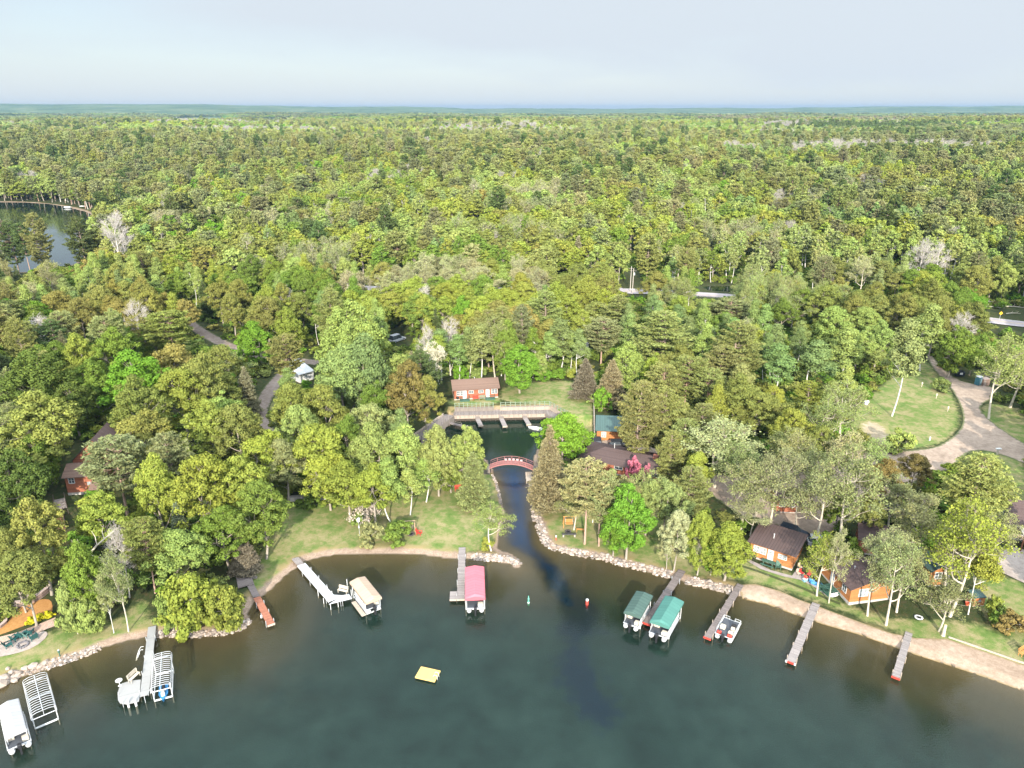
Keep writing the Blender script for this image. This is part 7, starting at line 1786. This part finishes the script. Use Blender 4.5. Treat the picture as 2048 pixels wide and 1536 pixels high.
# fallen trunks in the cleared strip beside the highway
rf_ = random.Random(9)
for k in range(9):
    q = G(1935 + rf_.uniform(-25, 90), 610 + rf_.uniform(-8, 22)); L = rf_.uniform(4, 9); an = rf_.uniform(-.5, .5); mb = MB(); mb.tube([(0, 0, .2), (L * .5 * math.cos(an), L * .5 * math.sin(an), .5), (L * math.cos(an), L * math.sin(an), .4)], [.18, .13, .05], 6)
    for j in range(3): b_ = L * (.3 + .2 * j); mb.tube([(b_ * math.cos(an), b_ * math.sin(an), .45), (b_ * math.cos(an) + .6, b_ * math.sin(an) + rf_.uniform(-1, 1), 1.1)], .04, 4)
    o = mb.build('fallen_trunk', BARK['pale'], None, False, q); tag(o, 'pale fallen trunk lying in the cleared strip beyond the highway', 'log', 'fallen trunks beside the highway')
# big dead limb on the left
q = G(205, 1190); o = thing('dead_tree', 'white forked dead branch standing out before dark foliage on the left', 'dead tree', q, 0); mb = MB(); mb.tube([(-1.4, 0, 0), (-1.2, .1, 4.2), (-.9, 0, 6.2), (1.0, -.2, 8.2), (3.4, -.3, 10.2), (4.4, -.2, 11.0)], [.2, .16, .14, .12, .07, .02], 6); mb.tube([(-.9, 0, 6.2), (-1.1, 0, 7.4), (-1.6, 0, 9.0)], [.1, .07, .02], 5); mb.tube([(1.0, -.2, 8.2), (.9, 0, 9.4), (.6, 0, 10.3)], [.07, .05, .02], 5); mb.tube([(2.2, -.25, 9.2), (2.0, 0, 10.3), (2.4, 0, 11.2)], [.06, .04, .015], 5); mb.tube([(-.5, 0, 6.6), (.8, -.4, 6.5), (1.5, -.4, 6.3)], [.07, .04, .015], 5); mb.build('trunk', BARK['pale'], o)
# ------------------------------------------------------------------ sky, sun, air, camera
w = bpy.data.worlds.new('World'); scene.world = w; w.use_nodes = True; nt = w.node_tree; nt.nodes.clear(); g = N(nt)
sky = g.n('ShaderNodeTexSky', sky_type='NISHITA'); sky.sun_disc = False; sky.sun_elevation = R(SUN_EL); sky.sun_rotation = R(180); sky.altitude = 400; sky.air_density = 1.0; sky.dust_density = .7; sky.ozone_density = 1.2
tc = g.n('ShaderNodeTexCoord').outputs['Generated']
mp = g.n('ShaderNodeMapping'); g.set(mp.inputs[0], tc); mp.inputs['Scale'].default_value = (1, 1, 5)
cn = g.noise(mp.outputs[0], 1.7, 6, .55); cn2 = g.noise(mp.outputs[0], .8, 3, .5)
_sx = g.n('ShaderNodeSeparateXYZ'); g.set(_sx.inputs[0], tc)
cl = g.mapr(g.math('ADD', g.math('ADD', g.math('MULTIPLY', cn, .5), g.math('MULTIPLY', cn2, .5)), g.math('MULTIPLY', _sx.outputs[0], .10)), .36, .62, .52, 1.0)
# thin high cirrus veil, with unseen overhead and sunward brightness added as fill light
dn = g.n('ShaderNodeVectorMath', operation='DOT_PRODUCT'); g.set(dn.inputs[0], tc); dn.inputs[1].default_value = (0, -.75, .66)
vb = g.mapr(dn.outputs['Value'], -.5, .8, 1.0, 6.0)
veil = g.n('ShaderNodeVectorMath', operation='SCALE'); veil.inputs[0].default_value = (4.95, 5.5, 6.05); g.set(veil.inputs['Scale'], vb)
cl = g.math('MAXIMUM', cl, g.mapr(_sx.outputs[2], .22, .0, 0, .97))
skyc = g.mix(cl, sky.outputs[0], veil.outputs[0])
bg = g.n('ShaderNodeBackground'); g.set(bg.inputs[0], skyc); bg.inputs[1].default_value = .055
o = g.n('ShaderNodeOutputWorld'); g.set(o.inputs[0], bg.outputs[0])
sd = bpy.data.lights.new('sun', 'SUN'); sd.energy = 4.1; sd.angle = R(.6); sd.color = (1, .92, .79)
so = link(bpy.data.objects.new('sun', sd)); so.rotation_euler = (R(90 - SUN_EL), 0, R(-1.5)); so.location = (0, -50, 120)
if HAZE:
    mb = MB(); mb.box(-11500, 11500, -900, 12200, -8, 97); m, nt = newmat('haze_air'); g = N(nt)
    pv = g.n('ShaderNodeVolumePrincipled'); pv.inputs['Color'].default_value = (.15, .25, .37, 1); pv.inputs['Density'].default_value = HAZE; pv.inputs['Anisotropy'].default_value = 0.
    ow = g.n('ShaderNodeOutputMaterial'); g.nt.links.new(pv.outputs[0], ow.inputs['Volume'])
    tag(mb.build('haze', m), kind='stuff')
cam = bpy.data.cameras.new('camera'); co = link(bpy.data.objects.new('camera', cam)); co.location = (0, 0, CAMH); co.rotation_euler = (R(90) - PITCH, 0, 0)
cam.sensor_width = 36; cam.lens = F / PW * 36; cam.clip_start = .5; cam.clip_end = 60000; scene.camera = co
vs = scene.view_settings; vs.view_transform = 'Standard'; vs.look = 'None'; vs.exposure = EXPO; vs.gamma = 1; vs.use_curve_mapping = False
cy = scene.cycles; cy.max_bounces = 7; cy.diffuse_bounces = 4; cy.glossy_bounces = 3; cy.transmission_bounces = 4; cy.transparent_max_bounces = 10; cy.volume_bounces = 0
cy.caustics_reflective = False; cy.caustics_refractive = False; cy.use_denoising = True; cy.sample_clamp_indirect = 6
